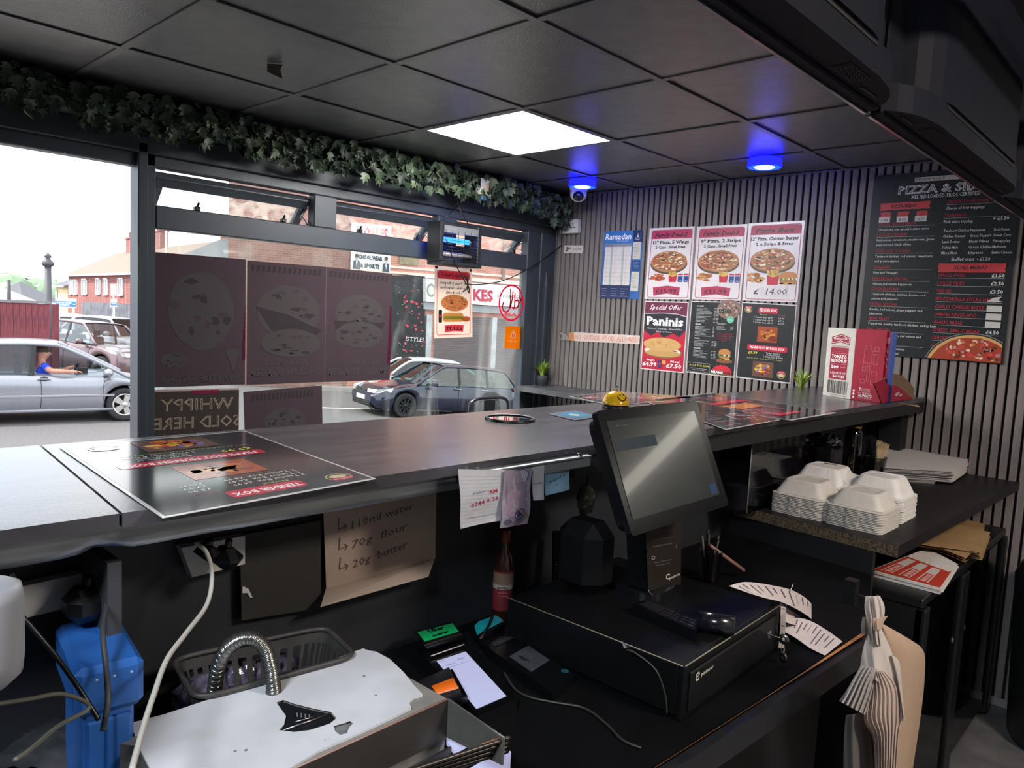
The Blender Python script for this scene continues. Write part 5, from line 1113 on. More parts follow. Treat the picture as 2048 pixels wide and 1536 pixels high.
# chair back at the window
t = thing('metal_chair', 'metal-framed chair, its rounded back showing over the counter at the window', 'chair', on_z(985, 900, Z(-1.0)))
cyy = 2.55; a = on_y(942, 822, cyy); b_ = on_y(1018, 815, cyy); top = on_y(980, 796, cyy).z
chm = pm('dark_chrome', '70757C', .25, metal=.9); fl = 0.0
a.z = top-.045; w_ = b_.x-a.x
t.location = ((a.x+b_.x)/2, cyy, 0)
m = MB(); m.tube(smooth_path([(a.x+.03, cyy-.02, .45), (a.x+.01, cyy, top-.2), (a.x, cyy+.01, top-.05), (a.x+.03, cyy+.012, top-.008), (a.x+w_/2, cyy+.012, top), (b_.x-.03, cyy+.012, top-.008), (b_.x, cyy+.01, top-.05), (b_.x-.01, cyy, top-.2), (b_.x-.03, cyy-.02, .45)], 6), .0085, chm, 10); build('back_frame', m, t)
m = MB(); m.box(a.x+w_*.36, a.x+w_*.64, cyy+.004, cyy+.012, .5, top-.01, pm('chair_slat', '26282E', .4), ch=.002); build('back_panel', m, t)
m = MB(); m.box(a.x-.02, b_.x+.02, cyy-.38, cyy+.02, .44, .465, pm('chair_seat_black', '1A1B1F', .5), ch=.01); build('seat', m, t)
for lx in (a.x, b_.x):
    for ly in (cyy-.34, cyy): m = MB(); m.tube([(lx, ly, .44), (lx+(.02 if lx > a.x else -.02), ly+(.04 if ly == cyy else -.02), 0)], .011, chm, 8); build('leg', m, t)

# ================================================================== SERVING COUNTER
ct = Z(-.285); th = .020
cm = pm('counter_laminate', '353337', .21, var=.35, scale=5, stretch=(1, 5, 1), hex2='535056', bump=.05, bscale=120, detail=8, spec=.8)
N = lambda x: 1.024-.0262*x; Fy = lambda x: 1.568-.0385*x
xs_ = .345
for (xa, xb, lab, sfx) in ((-1.2, xs_+.0, 'left leaf of the black serving counter, beyond the seam by the glossy poster', 0), (xs_+.004, XF-.002, 'long black laminate serving counter top across the room', 1)):
    m = MB()
    if sfx == 0: o = [(xa, N(xa)), (xb, N(xb)), (xb+.045, Fy(xb)), (xa, Fy(xa))]
    else: o = [(xa, N(xa)), (xb, N(xb)), (xb, Fy(xb)-.02), (xb-.03, Fy(xb)), (xa+.045, Fy(xa))]
    m.prism(o, ct-th, ct, cm); build('serving_counter', m, None, lab, cat='counter')
m = MB(); m.prism([(1.275, N(1.275)+.006), (XF-.001, N(XF)+.006), (XF-.001, N(XF)+.024), (1.275, N(1.275)+.024)], ct-.068, ct-th, pm('fascia_board', '232326', .5, var=.15, scale=8)); build('counter_fascia', m, None, 'dark fascia board under the right half of the counter edge', cat='trim')
m = MB(); q = [(-1.2, 1.235), (XF-.003, 1.145), (XF-.003, 1.17), (-1.2, 1.26)]; m.prism(q, 0, ct-th-.001, pm('counter_wall_paint', '26282D', .6, var=.12, scale=6)); t = build('counter_wall', m, None, 'dark upright panel carrying the serving counter', cat='counter')
m = MB(); m.box(XF-.10, XF-.003, .99, 1.08, .0, ct-th, dark); build('end_post', m, t)
# aluminium lip under the near edge
al_ = pm('brushed_lip', '8A8E92', .3, metal=.75, var=.15, scale=20, stretch=(.3, 4, 4), bump=.1)
rows = []
for i in range(90):
    x = -.6+1.87*i/89; y = N(x)+.016; cr_ = math.exp(-((x-.33)/.02)**2); dd_ = .0015*math.sin(i*.9)+.012*cr_
    rows.append([(x, y, ct-th), (x, y-.002, ct-th-.010), (x, y+dd_*.3, ct-th-.022), (x, y-.002+dd_, ct-th-.032+.006*cr_), (x, y+.016, ct-th-.035+.006*cr_)])
m = MB(); m.grid(rows, al_); build('counter_lip', m, None, 'dented brushed metal strip under the near edge of the counter', cat='trim')

# things on the counter
def cposter(name, label, px, fn, card=None, rot=0, lift=.0, cat='poster', group=None, wave=None):
    c = [on_z(a, b, ct+.0012+lift) for a, b in px]; c_ = sum(c, Vector())/4
    t = thing(name, label, cat, c_, group); S = Sheet(c, (0, 0, 1), lift=.0011)
    m = MB()
    if wave:
        rows = [[S.pt(i/24, j/16, -30)+Vector((0, 0, wave(i/24, j/16)-.0000)) for i in range(25)] for j in range(17)]
        m.grid(rows, card or paper); S.bend = wave
    else: m.slab(c, .0008, card or paper, Vector((0, 0, 1)))
    build('sheet', m, t); fn(S); S.done(t); return t
lamin = None
def gloss(S, hexk=None): pass
glossy = {}
def counterposter(S):
    global flat
    tender(S)
_flat = flat
def flat(hexc, rough=.45): return _flat(hexc, .10 if GL else .45)
GL = True
glosspaper = pm('laminated_card', 'D8D8D6', .10, coat=.5, bump=.15, bscale=25)
wv = lambda u, v: .0
cposter('glossy_poster', 'large laminated TENDER BOX poster lying on the left of the counter, shining with window light', [(752, 958), (325, 1037), (118, 895), (490, 862)], tender, glosspaper)
def menu_lie(S, seed=1, red=True):
    random.seed(seed); S.rect(.02, .015, .98, .985, '1C1A20'); blobs(S, .3, .3, .26, .2, ['7A3A54', 'B8A090', '5A3040', 'C86A80'], 50, .12); blobs(S, .7, .75, .24, .18, ['8C4A5C', 'C8B8B0', '6A3848'], 50, .12)
    for k in range(34): u = random.choice((.1, .5)); S.rect(u, .06+.027*k, u+random.uniform(.15, .38), .068+.027*k, random.choice(['B8A8B0', '8A6070', 'A83858']))
cposter('counter_menu', 'laminated menu nearest the wall ledge at the back of the counter, behind the bell', [(1138, 793), (1232, 783), (1392, 795), (1225, 812)], lambda S: menu_lie(S, 1), glosspaper)
cposter('counter_menu', 'laminated tender box menu farthest right on the counter, left of the ketchup box', [(1674, 826), (1583, 841), (1405, 808), (1418, 787)] if False else [(1424, 786), (1674, 826), (1583, 841), (1300, 800)], lambda S: (menu_lie(S, 2), S.rect(.33, .15, .40, .8, 'CC2244'), S.rect(.45, .35, .60, .8, 'D08040'), S.rect(.82, .35, .88, .85, 'CC2244')), glosspaper)
cposter('counter_menu', 'laminated price menu behind the till screen, drooping over the counter edge', [(1290, 803), (1408, 806), (1560, 840), (1452, 860)], lambda S: menu_lie(S, 3), glosspaper, lift=.001)
cposter('counter_card', 'blue contactless payment card on the counter left of the bell', [(1096, 828), (1150, 821), (1203, 833), (1150, 841)], lambda S: (S.rect(.16, .16, .86, .84, '4AA4CC', r=.03), S.ell(.5, .5, .12, .16, 'D8E4E8', 10, rag=.3)), pm('dark_blue_card', '4C5468', .3), cat='card')
GL = False
# round mirror-like lid
q = (on_z(981, 838, ct)+on_z(1066, 842, ct))*.5; q2 = (on_z(1018, 829, ct)+on_z(1022, 851, ct))*.5; rr = .068
t = thing('round_mirror', 'round mirrored disc with a black rim lying on the counter', 'mirror', (q2.x, q2.y, ct)); m = MB(); m.lathe([(.001, .003), (rr*.90, .003)], pm('mirror_glass', 'C8CCD0', .03, metal=1), 40, Matrix.Translation((q2.x, q2.y, ct+.0)), cap=False); build('mirror', m, t)
m = MB(); m.lathe([(rr*.88, .0015), (rr*.90, .006), (rr*.97, .007), (rr, .004), (rr, .0005)], blackp, 44, Matrix.Translation((q2.x, q2.y, ct)), cap=False); build('rim', m, t)
# bell
q = on_z(1231, 817, ct); q.z = ct; bx = Matrix.Translation(q); r = .042
t = thing('counter_bell', 'yellow call bell with a smiling face, standing on the counter', 'bell', q)
yb = pm('yellow_enamel', 'E0B020', .12, coat=1, var=.03)
m = MB(); m.lathe([(r*1.02, .002), (r*1.04, .008), (r*.9, .013)], pm('bell_base_black', '1C1C20', .3), 32, bx); build('base', m, t)
m = MB(); m.lathe([(r*1.0, .014), (r*1.03, .018), (r*1.0, .024), (r*.95, .027), (r*.90, .036), (r*.74, .047), (r*.48, .054), (r*.2, .0565), (.004, .057)], yb, 36, bx, cap=False); build('dome', m, t)
m = MB(); m.lathe([(.004, .056), (.004, .062), (.006, .063), (.0065, .066), (.004, .068), (.003, .074), (.001, .075)], steel, 14, bx); build('button', m, t, 'chrome plunger')
m = MB()
def dome(a, e):  # azimuth, elevation on dome
    prof = [(1.0, .024), (.95, .027), (.90, .036), (.74, .047), (.48, .054), (.2, .0565)]
    k = e*(len(prof)-1); i = min(int(k), len(prof)-2); f = k-i; rr_ = lerp(prof[i][0], prof[i+1][0], f)*r; zz = lerp(prof[i][1], prof[i+1][1], f); return q+Vector((math.cos(a)*(rr_+.0008), math.sin(a)*(rr_+.0008), zz+.0006))
a0 = math.radians(-138)
m.tube([dome(a0+.9*t_, (.50-.26*math.sin(PI*(t_)))) for t_ in [i/12 for i in range(13)]], .0018, blackp, 6)
for da in (.25, .65): m.tube([dome(a0+da, .55), dome(a0+da, .72)], .0018, blackp, 6)
build('smile', m, t)
# small wooden block behind the screen
p = on_z(1402, 862, ct); m = MB(); a = on_y(1392, 806, 1.03); b_ = on_y(1409, 860, 1.03); m.box(b_.x-.022, b_.x, 1.03, 1.055, ct, a.z+.0, pm('brown_board', '8A7668', .6), ch=.002); build('wooden_block', m, None, 'small brown upright board standing on the counter edge behind the till screen', cat='board')

# ketchup box and torn box
red = pm('red_card', 'A81E3C', .55, var=.06); cardb = pm('brown_corrugated', '8A7058', .8, var=.1, scale=30); pale = pm('pale_card', 'CFCBC4', .6, var=.04)
b0 = on_z(1645, 790, ct); b1 = on_z(1700, 799, ct); b2 = on_z(1757, 806, ct)
u = (b1-b0).normalized(); v = (b2-b1); v = v.normalized(); hh = on_x(1665, 656, b0.x).z-ct
w1_, w2_ = (b1-b0).length, (b2-b1).length
t = thing('ketchup_box', 'red and white TOMATO KETCHUP sachet box standing at the end of the counter', 'box', b0)
O = Vector((b0.x, b0.y, ct+.001)); h_ = hh
def P3(a, b, c): return O+u*a+v*b+Vector((0, 0, c))
m = MB(); m.add([P3(0, 0, 0), P3(w1_, 0, 0), P3(w1_, w2_*1.06, 0), P3(0, w2_*1.06, 0), P3(0, 0, h_), P3(w1_, 0, h_), P3(w1_, w2_*1.06, h_), P3(0, w2_*1.06, h_)], [(0, 1, 5, 4), (3, 0, 4, 7), (2, 3, 7, 6), (0, 3, 2, 1), (4, 5, 6, 7)], pale); m.add([P3(w1_, 0, 0), P3(w1_, w2_*1.06, 0), P3(w1_, w2_*1.06, h_), P3(w1_, 0, h_)], [(0, 1, 2, 3)], red); build('carton', m, t)
n1 = u.cross(Vector((0, 0, 1))).normalized(); 
if n1.dot(O-Vector((0, 0, C0))) > 0: n1 = -n1
S = Sheet([P3(0, 0, h_), P3(w1_, 0, h_), P3(w1_, 0, 0), P3(0, 0, 0)], n1)
S.rect(.17, .28, .80, .74, '9C1C38'); S.poly([(.17, .24), (.17, .13), (.38, .10), (.5, .08), (.62, .10), (.82, .13), (.82, .24), (.5, .20)], '9C1C38'); S.line([(.20, .22), (.20, .145), (.5, .10), (.79, .145), (.79, .22), (.5, .18), (.20, .22)], .014, 'E8E0E0'); S.text('HARRISONS', .5, .165, .028, 'E8E0E0', wid=.5, bold=.02)
for k, s_ in enumerate(('MADE FROM ONLY', 'THE VERY FINEST', 'INGREDIENTS')): S.text(s_, .49, .275+.035*k, .022, '9C1C38' if False else 'B04860', wid=(.56, .56, .5)[k])
S.rect(.17, .36, .80, .37, 'C86878'); S.text('TOMATO', .49, .435, .048, 'FFFFFF', wid=.54, bold=.03); S.text('KETCHUP', .49, .495, .048, 'FFFFFF', wid=.56, bold=.03); S.rect(.22, .52, .76, .523, 'E0A0B0'); S.text('200', .36, .585, .045, 'FFFFFF', wid=.26, bold=.03); S.text('SACHETS', .66, .570, .018, 'E8C0C8', wid=.2)
S.text('1 SOURCE OF', .49, .665, .03, 'F4E4E8', wid=.56, bold=.02); S.text('SAUCES', .52, .715, .035, 'F4E4E8', wid=.42, bold=.03)
S.k += 1
for k in range(30): w_ = random.choice((.005, .009, .013)); S.poly([(.16+.024*k, .76), (.16+.024*k+w_, .76), (.16+.024*k+w_, .95), (.16+.024*k, .95)], '2A2A2A', step=False)
S.text('5 012303 001156', .5, .985, .02, '2A2A2A', wid=.7); S.done(t, 'front_print')
n2 = v.cross(Vector((0, 0, 1))).normalized()
if n2.dot(O-Vector((0, 0, C0))) > 0: n2 = -n2
S = Sheet([P3(w1_, 0, h_), P3(w1_, w2_*1.06, h_), P3(w1_, w2_*1.06, 0), P3(w1_, 0, 0)], n2)
lw_ = 'D8909C'
for pts in ([(.38, .22), (.56, .22), (.56, .26), (.60, .30), (.60, .47), (.34, .47), (.34, .30), (.38, .26), (.38, .22)], [(.66, .24), (.80, .24), (.80, .30), (.66, .30), (.66, .24)], [(.66, .34), (.80, .34), (.80, .48), (.66, .48), (.66, .34)], [(.32, .52), (.42, .52), (.42, .58), (.32, .58), (.32, .52)], [(.48, .50), (.56, .50), (.56, .72), (.48, .72), (.48, .50)], [(.62, .58), (.80, .58), (.80, .76), (.62, .76), (.62, .58)], [(.28, .70), (.44, .70), (.44, .75), (.28, .75), (.28, .70)]): S.line(pts, .01, lw_)
S.text('9', .30, .865, .06, 'F0E0E4', wid=.07, bold=.02); S.text('DIFFERENT', .50, .845, .02, 'E8C8D0', wid=.28); S.text('PACK SIZES', .50, .868, .02, 'E8C8D0', wid=.28); S.text('SO THERE\'S', .46, .905, .026, 'E8D0D8', wid=.42); S.text('ALWAYS', .48, .945, .035, 'FFFFFF', wid=.46, bold=.03); S.text('A SAUCE PACK', .48, .97, .018, 'E8C8D0', wid=.44)
for k in range(3): S.ell(.10, .87+.045*k, .035, .017, 'F0F0F0', 12)
S.done(t, 'side_print')
# neighbouring red and blue boxes behind
def carton(nm, label, a, b, w_, d_, h_, mt, cat='box'):
    m = MB(); m.box(0, w_, 0, d_, 0, h_, mt, Matrix.Translation(a) @ Matrix.Rotation(b, 4, 'Z')); return build(nm, m, None, label, cat=cat)
av = math.atan2(v.y, v.x)
E2 = P3(w1_*.45, w2_*1.08, 0)
for i, (mt, nm_, lab) in enumerate(((red, 'sauce_box', 'red sauce box tucked behind the ketchup box, its arched logo showing'), (pm('blue_card2', '2C448C', .5), 'sauce_box', 'blue sauce box behind the red ones at the wall'))):
    m = MB(); o2 = P3(.012+.008*i, w2_*1.08+.030*i, 0); m.add([o2, o2+u*w1_*.8, o2+u*w1_*.8+v*(.028-.012*i), o2+v*(.028-.012*i)]+[q_+Vector((0, 0, h_*(.985-.01*i))) for q_ in (o2, o2+u*w1_*.8, o2+u*w1_*.8+v*(.028-.012*i), o2+v*(.028-.012*i))], [(0, 1, 5, 4), (1, 2, 6, 5), (2, 3, 7, 6), (3, 0, 4, 7), (4, 5, 6, 7), (3, 2, 1, 0)], mt); tt = build(nm_, m, None, lab, cat='box', group='sauce boxes behind the ketchup box')
    if i == 0:
        S = Sheet([o2+u*w1_*.8+Vector((0, 0, h_*.98)), o2+u*w1_*.8+v*(.028-.012*i)+Vector((0, 0, h_*.98)), o2+u*w1_*.8+v*(.028-.012*i), o2+u*w1_*.8], n2); S.rect(0, .08, 1, .16, 'C8707C')
        for k in range(3): S.line([(.15, .30+.1*k), (.5, .22+.1*k), (.85, .30+.1*k)], .06, 'E8D0D4')
        S.done(tt)
# torn-open red dispenser box
q0 = on_z(1757, 808, ct); t = thing('torn_box', 'torn-open red sachet box with brown card inside, leaning against the ketchup box', 'box', q0)
yT = q0.y-.02
def Y3(px, py, dy=0): return on_y(px, py, yT+dy*.25)
front = [Y3(1748, 767), Y3(1768, 758), Y3(1773, 769), Y3(1790, 770), Y3(1806, 779), Y3(1818, 792), Y3(1826, 797), Y3(1812, 800), Y3(1768, 805), Y3(1763, 804), Y3(1756, 785)]
back = [Y3(1768, 757, .08), Y3(1775, 748, .08), Y3(1788, 747, .08), Y3(1804, 751, .08), Y3(1820, 765, .08), Y3(1829, 778, .08), Y3(1826, 797, .08), Y3(1768, 806, .08)]
m = MB(); m.slab(front, .003, red, Vector((0, 1, 0))); m.slab([p_+Vector((0, .0035, .0005)) for p_ in front], .002, cardb, Vector((0, 1, 0))); build('front_panel', m, t)
m = MB(); m.slab(back, .003, cardb, Vector((0, 1, 0))); build('back_panel', m, t)
m = MB(); m.add([Y3(1773, 770, .003), Y3(1826, 797, .003), Y3(1829, 790, .08), Y3(1780, 760, .08)], [(0, 1, 2, 3)], cardb); m.add([Y3(1768, 805), Y3(1826, 799), Y3(1826, 797, .08), Y3(1768, 806, .08)], [(0, 1, 2, 3)], cardb); build('inner_card', m, t)
S = Sheet([Y3(1780, 778), Y3(1812, 778), Y3(1812, 800), Y3(1780, 800)], (0, -1, 0)); S.poly([(.25, .5), (.5, .25), (.6, .3), (.4, .7)], 'D8C0C4'); S.poly([(.5, .6), (.7, .4), (.75, .55), (.6, .7)], 'D8C0C4')
for k in range(12): a = 2*PI*k/12; S.ell(.5+.42*math.cos(a), .5+.42*math.sin(a), .02, .03, 'C87888', 6)
S.done(t)
for k in range(3):
    a = on_z(1798+2*k, 806+.6*k, ct+.003+.0015*k); b_ = Vector((XF-.005, a.y-.045-.004*k, ct+.004+.0015*k)); b_ = on_z(1834+1.0*(k % 3), 814+1.2*k-3, ct+.005+.0015*k)
    m = MB(); d_ = (b_-a).normalized(); sd = Vector((-d_.y, d_.x, 0)); m.slab([a-sd*.003, b_-sd*.0035-d_*.02, b_-sd*.007, b_+d_*.004, b_+sd*.007, b_+sd*.0035-d_*.02, a+sd*.003], .0012, pm('birch_wood', 'D0B48C', .6, var=.1), Vector((0, 0, 1))); build('wooden_fork', m, None, 'pale wooden fork sticking out over the end of the counter', cat='cutlery', group='wooden forks at the counter end')

# ================================================================== MENU SCREENS SEEN FROM BEHIND
tvm = pm('tv_back', '151722', .6, var=.08, scale=5, spec=.12); tvd = pm('tv_grille', '101116', .6)
for i, (xa, xb, lab) in enumerate(((.36, 1.455, 'back of the nearest menu screen, its corner rounded, top right of the room'), (1.475, 2.530, 'back of the middle menu screen with vent grilles in its underside'), (2.55, 3.60, 'back of the farthest menu screen, ending by the slatted wall'))):
    z0 = Z(.405); t = thing('menu_screen', lab, 'screen', ((xa+xb)/2, .5, z0), 'menu screens over the counter')
    m = MB(); m.box(xa, xb, .488, .512, z0-.006, z0+.60, tvm, ch=.003); build('screen_frame', m, t)
    m = MB(); m.box(xa+.01, xb-.01, .512, .514, z0+.01, z0+.59, pm('screen_glass', '0A0B0D', .08)); build('screen_face', m, t)
    pl = [(xa+.004, .488), (xb-.004, .488), (xb-.022, .470), (xb-.055, .453), (xb-.10, .440), (xb-.17, .433), (xa+.17, .433), (xa+.10, .440), (xa+.055, .453), (xa+.022, .470)]
    m = MB(); m.prism(pl, z0, z0+.05, tvm)
    m.prism([(lerp(x, (xa+xb)/2, .16), lerp(y, .488, -.1)) for x, y in pl], z0+.05, z0+.50, tvm); build('housing', m, t)
    m = MB(); m.box(xa+.2, xb-.2, .4315, .4335, z0+.040, z0+.044, tvd)
    for gx in (xa+.22, xb-.22):
        for k in range(9): m.box(gx-.045, gx+.045, .446+k*.0036, .4478+k*.0036, z0-.0012, z0+.0005, tvd)
    build('vent_grille', m, t)
    for gx in (xa+.10, xb-.10): m = MB(); m.box(gx-.035, gx+.035, .470, .476, z0-.0015, z0+.0005, tvd); build('slot', m, t)
    m = MB(); m.box(xa, xb, .508, .514, z0-.009, z0-.0055, pm('silver_bezel', '9A9CA4', .2, metal=.9)); build('bezel_edge', m, t)
    mx = (xa+xb)/2; m = MB(); m.box(mx-.02, mx+.02, .40, .435, z0+.5, ZC+.42, dark); build('mount_arm', m, t)
m = MB(); m.box(.2, XW-.02, .30, .34, Z(.62), Z(.68), dark); m.box(.6, .64, .30, .34, Z(.68), ZC+.42, dark); m.box(3.0, 3.04, .30, .34, Z(.68), ZC+.42, dark); build('mounting_beam', m, None, 'dark beam behind the menu screens', cat='beam')
bat = pm('pinkish_stripe', 'A88474', .6, var=.1, scale=8)
zb2 = ZC+.40
for q, lab in (([(1955, -10), (1986, -10), (2032, 68), (2030, 90)], 'longer pinkish ceiling batten at the top right corner'), ([(1995, -10), (2016, -10), (2034, 24), (2033, 56)], 'shorter pinkish ceiling batten at the very top right corner')):
    m = MB(); c = [on_z(a, b, zb2) for a, b in q]; m.slab(c, .02, bat, Vector((0, 0, 1))); build('ceiling_stripe', m, None, lab, cat='stripe', group='ceiling battens')  # thin pinkish slabs under the raised kitchen ceiling

# hanging price tab on the ceiling tile
p = on_z(550, 128, ZC+.004); t = thing('ceiling_clip', 'small torn dark tab hanging from the ceiling tile above the ivy', 'clip', p)
fx_ = Vector((RGT.x, RGT.y, 0)).normalized(); k_ = .050
def cl(a, b): return p+fx_*a*k_+Vector((0, 0, -b*k_*.9))
m = MB(); m.slab([cl(-.5, 0), cl(.5, -.0), cl(.35, .35), cl(.5, 1.0), cl(-.1, .75), cl(-.5, .55)], .002, pm('grey_tab', '5A5854', .5), FWD); build('tab', m, t)

# ================================================================== NOTES UNDER THE COUNTER EDGE
rl = on_y(928, 937, 1.0); rr_ = on_y(1168, 906, .985)
alm = pm('aluminium', 'A8ACAA', .35, metal=.6, var=.05)
t = thing('ticket_rail', 'aluminium ticket rail screwed to the counter edge, holding notes', 'rail', rl)
d_ = (rr_-rl); L = d_.length; xf = frame((rl.x, rl.y-.004, ct-.010), (d_.x, d_.y, 0), (0, 1, 0))
m = MB(); m.box(0, L, -.018, .0, -.030, -.006, alm, xf, ch=.003); m.box(0, L, -.02, .004, -.008, -.004, alm, xf, ch=.001); build('channel', m, t)
for a in (.022, L-.03): m = MB(); m.lathe([(.001, .003), (.006, .002), (.0075, -.004)], steel, 14, xf @ Matrix.Translation((a, -.008, -.001)), cap=False); build('screw', m, t)
m = MB(); m.box(-.0015, .0, -.018, .0, -.030, -.006, pm('hollow_end', '2A2C2E', .6), xf); build('rail_end', m, t)
NY = .972
def note(name, label, px, mat, y=NY, th=.0008, wav=.004, fn=None, cat='note', seed=1, nm='sheet'):
    random.seed(seed); c = [on_y(a, b, y) for a, b in px]; t = thing(name, label, cat, c[0]); S = Sheet(c, (0, -1, 0), lift=.0012)
    ph = random.uniform(0, 6); S.bend = lambda u, v: wav*(math.sin(u*5+ph+v*3)*.6+math.sin(v*6+ph))*v
    m = MB(); m.grid([[S.pt(i/12, j/12, -30) for i in range(13)] for j in range(13)], mat); build(nm, m, t)
    if fn: fn(S); S.done(t, 'writing')
    return t
wpap = pm('note_paper', 'C4C4C8', .7, var=.06, scale=25, bump=.5, bscale=30)
def f1(S):
    for k in range(13): S.rect(.02, .12+.065*k, .98, .123+.065*k, 'A0A2AE')
    S.text("Addam", .36, .42, .035, '6A6E90', wid=.26, rot=.12); S.text("'AM", .66, .44, .07, 'B0304C', wid=.2, rot=.12, bold=.01); S.text('0744 0 26 15', .58, .60, .075, 'B0304C', wid=.76, rot=.16, bold=.015); S.rect(.1, .84, .9, .846, '8A8C98')
note('lined_note', 'creased lined note with a red handwritten number, leftmost on the ticket rail', [(916, 938), (1012, 940), (1022, 1038), (922, 1058)], wpap, fn=f1, seed=2)
def f2(S):
    S.rect(.0, .0, 1, 1, '9A8C98'); blobs(S, .5, .5, .5, .45, ['A89CA8', '8C7C90', '9C8494'], 24, .3); S.ell(.58, .12, .34, .13, '6A6488'); S.ell(.66, .13, .22, .11, 'B0ACBC'); blobs(S, .6, .45, .35, .15, ['9C7C88', 'A88C98'], 12, .3)
    S.ell(.58, .78, .20, .10, '3A3E60'); S.ell(.62, .86, .14, .05, '7A7EA0'); S.ell(.85, .82, .08, .05, '8C8468'); S.ell(.2, .9, .12, .05, '5C5A70'); S.line([(.12, .1), (.15, .9)], .02, '80788C')
note('banknote', 'purple-grey banknote curling off the ticket rail over the lined note', [(1008, 941), (1063, 936), (1057, 1048), (999, 1056)], pm('banknote_paper', '9A90A0', .5), y=NY-.006, wav=.006, fn=f2, seed=5, cat='banknote')
note('white_card', 'small white card beside the banknote on the ticket rail', [(1062, 936), (1088, 929), (1087, 999), (1066, 1001)], pm('white_note_card', 'B8B4B8', .6), y=NY-.002, wav=.001, fn=lambda S: S.text('Friday', .5, .52, .05, '5A5A6A', wid=.7), seed=3)
note('blue_note', 'pale blue sticky note, rightmost on the ticket rail', [(1088, 930), (1140, 921), (1137, 978), (1090, 991)], pm('blue_note_paper', '7E9FB4', .65, var=.06, bump=.4, bscale=30), wav=.003, fn=lambda S: (S.text('3 575 5652', .52, .22, .09, '4A5468', wid=.7, rot=.1), S.text('aquf l', .5, .58, .11, '4A5468', wid=.6, rot=.15), S.text('10', .5, .78, .07, '4A5468', wid=.12)), seed=8)
# recipe sheet on the panel
py_ = 1.178
brown = pm('tan_paper', 'A08E80', .75, var=.08, scale=6, bump=.2, bscale=12)
t = thing('recipe_sheet', 'large tan paper handwritten 110ml water, 70g flour, 20g butter, hanging under the counter', 'sheet', on_y(760, 1200, py_))
A_ = [on_y(a, b, py_) for a, b in ((646, 1015), (872, 975), (870, 1116), (652, 1177))]; m = MB(); m.slab(A_, .001, brown, Vector((0, -1, 0))); build('sheet', m, t)
Bq = [A_[3], A_[2], on_y(857, 1153, py_-.035), on_y(641, 1214, py_-.045)]; m = MB(); m.slab(Bq, .001, brown); build('folded_flap', m, t, 'lower edge of the sheet bent outwards')
S = Sheet(A_, (0, -1, 0), lift=.0022); IN = '5E4C4C'
for k, (s_, v, w_) in enumerate((('110ml water', .30, .56), ('70g  flour', .55, .50), ('20g  butter', .80, .50))):
    S.text(s_, .22, v+.03, .10, IN, al='l', wid=w_, rot=.10, shear=.15); v2 = v+.02
    S.line([(.12, v2-.16), (.11, v2-.02), (.18, v2-.04)], .007, IN); S.line([(.155, v2-.07), (.18, v2-.04), (.16, v2+.01)], .007, IN)
S.done(t, 'handwriting')
m = MB(); m.slab([on_y(a, b, 1.184) for a, b in ((478, 1070), (640, 1040), (640, 1215), (482, 1240))], .003, pm('olive_board', '2B2A26', .8), Vector((0, -1, 0))); build('brown_board', m, None, 'dim olive-brown board on the panel left of the tan recipe paper', cat='board')
m = MB(); q = [on_y(a, b, 1.180) for a, b in ((485, 1172), (497, 1178), (505, 1195), (500, 1195), (494, 1186), (484, 1186))]; m.slab(q, .001, wpap, Vector((0, -1, 0))); build('paper_scrap', m, None, 'tiny torn scrap of white tape stuck on the dark board', cat='scrap')
# sockets and plugs
def usocket(label, cpx, plugs):
    c = [on_y(a, b, 1.188) for a, b in cpx]; t = thing('wall_socket', label, 'socket', c[3]); m = MB(); m.slab(c, .02, pm('cream_plastic', 'B4B2AC', .5, var=.05), Vector((0, -1, 0))); build('faceplate', m, t)
    for (px, py, r) in plugs:
        q = on_y(px, py, 1.135); m = MB(); m.box(q.x-r, q.x+r, 1.085, 1.14, q.z-r*.9, q.z+r*.7, blackp, ch=.015); m.tube([(q.x, 1.11, q.z+r*.5), (q.x-.002, 1.10, q.z+r*1.3)], .006, blackp, 8); build('plug', m, t)
usocket('pale double socket under the counter at the far left with a black plug', [(24, 1168), (206, 1128), (206, 1188), (24, 1232)], [(165, 1192, .030)])
usocket('pale double socket under the counter where the white cable starts', [(352, 1090), (479, 1066), (479, 1122), (374, 1148)], [(440, 1105, .022), (402, 1095, .016)])
m = MB(); a = on_y(228, 1200, 1.09); m.box(a.x-.018, a.x, 1.06, 1.19, Z(-.70), ct-th-.06, pm('grey_support', '3A3C40', .6)); build('counter_support', m, None, 'upright grey support board under the counter, left of the white cable', cat='support')
q = on_y(-42, 1250, .86); m = MB(); b_ = on_y(5, 1362, .86); tz = on_y(5, 1168, .86).z; m.lathe([(.024, b_.z), (.036, b_.z+.012), (.038, b_.z+.03), (.038, tz-.012), (.036, tz), (.028, tz+.004), (.001, tz+.005)], pm('white_bucket', '8C8E94', .5), 24, Matrix.Translation((q.x, q.y, 0))); 
build('white_canister', m, None, 'smooth white canister cut off by the left edge of the picture', cat='canister')
def cable(label, pts, r, mat, name='cable'):
    m = MB(); m.tube(smooth_path(pts, 7), r, mat, 7); return build(name, m, None, label, cat='cable')
cwh = pm('white_cable', 'B8B6AE', .45)
cable('white charging cable hanging from the socket down over the metal box', [on_y(392, 1086, 1.10), on_y(413, 1105, 1.08), on_y(424, 1150, 1.07), on_y(414, 1208, 1.04), on_y(372, 1266, .98), on_y(334, 1318, .93), on_y(308, 1388, .87), on_y(288, 1450, .82), on_y(262, 1545, .74)], .0034, cwh)
cable('dark cable running down in front of the blue plastic box', [on_y(200, 1120, 1.11), on_y(214, 1190, 1.09), on_y(206, 1262, 1.0), on_y(212, 1330, .96), on_y(216, 1400, .93), on_y(206, 1462, .92)], .0035, pm('grey_cable', '3C3E42', .5))
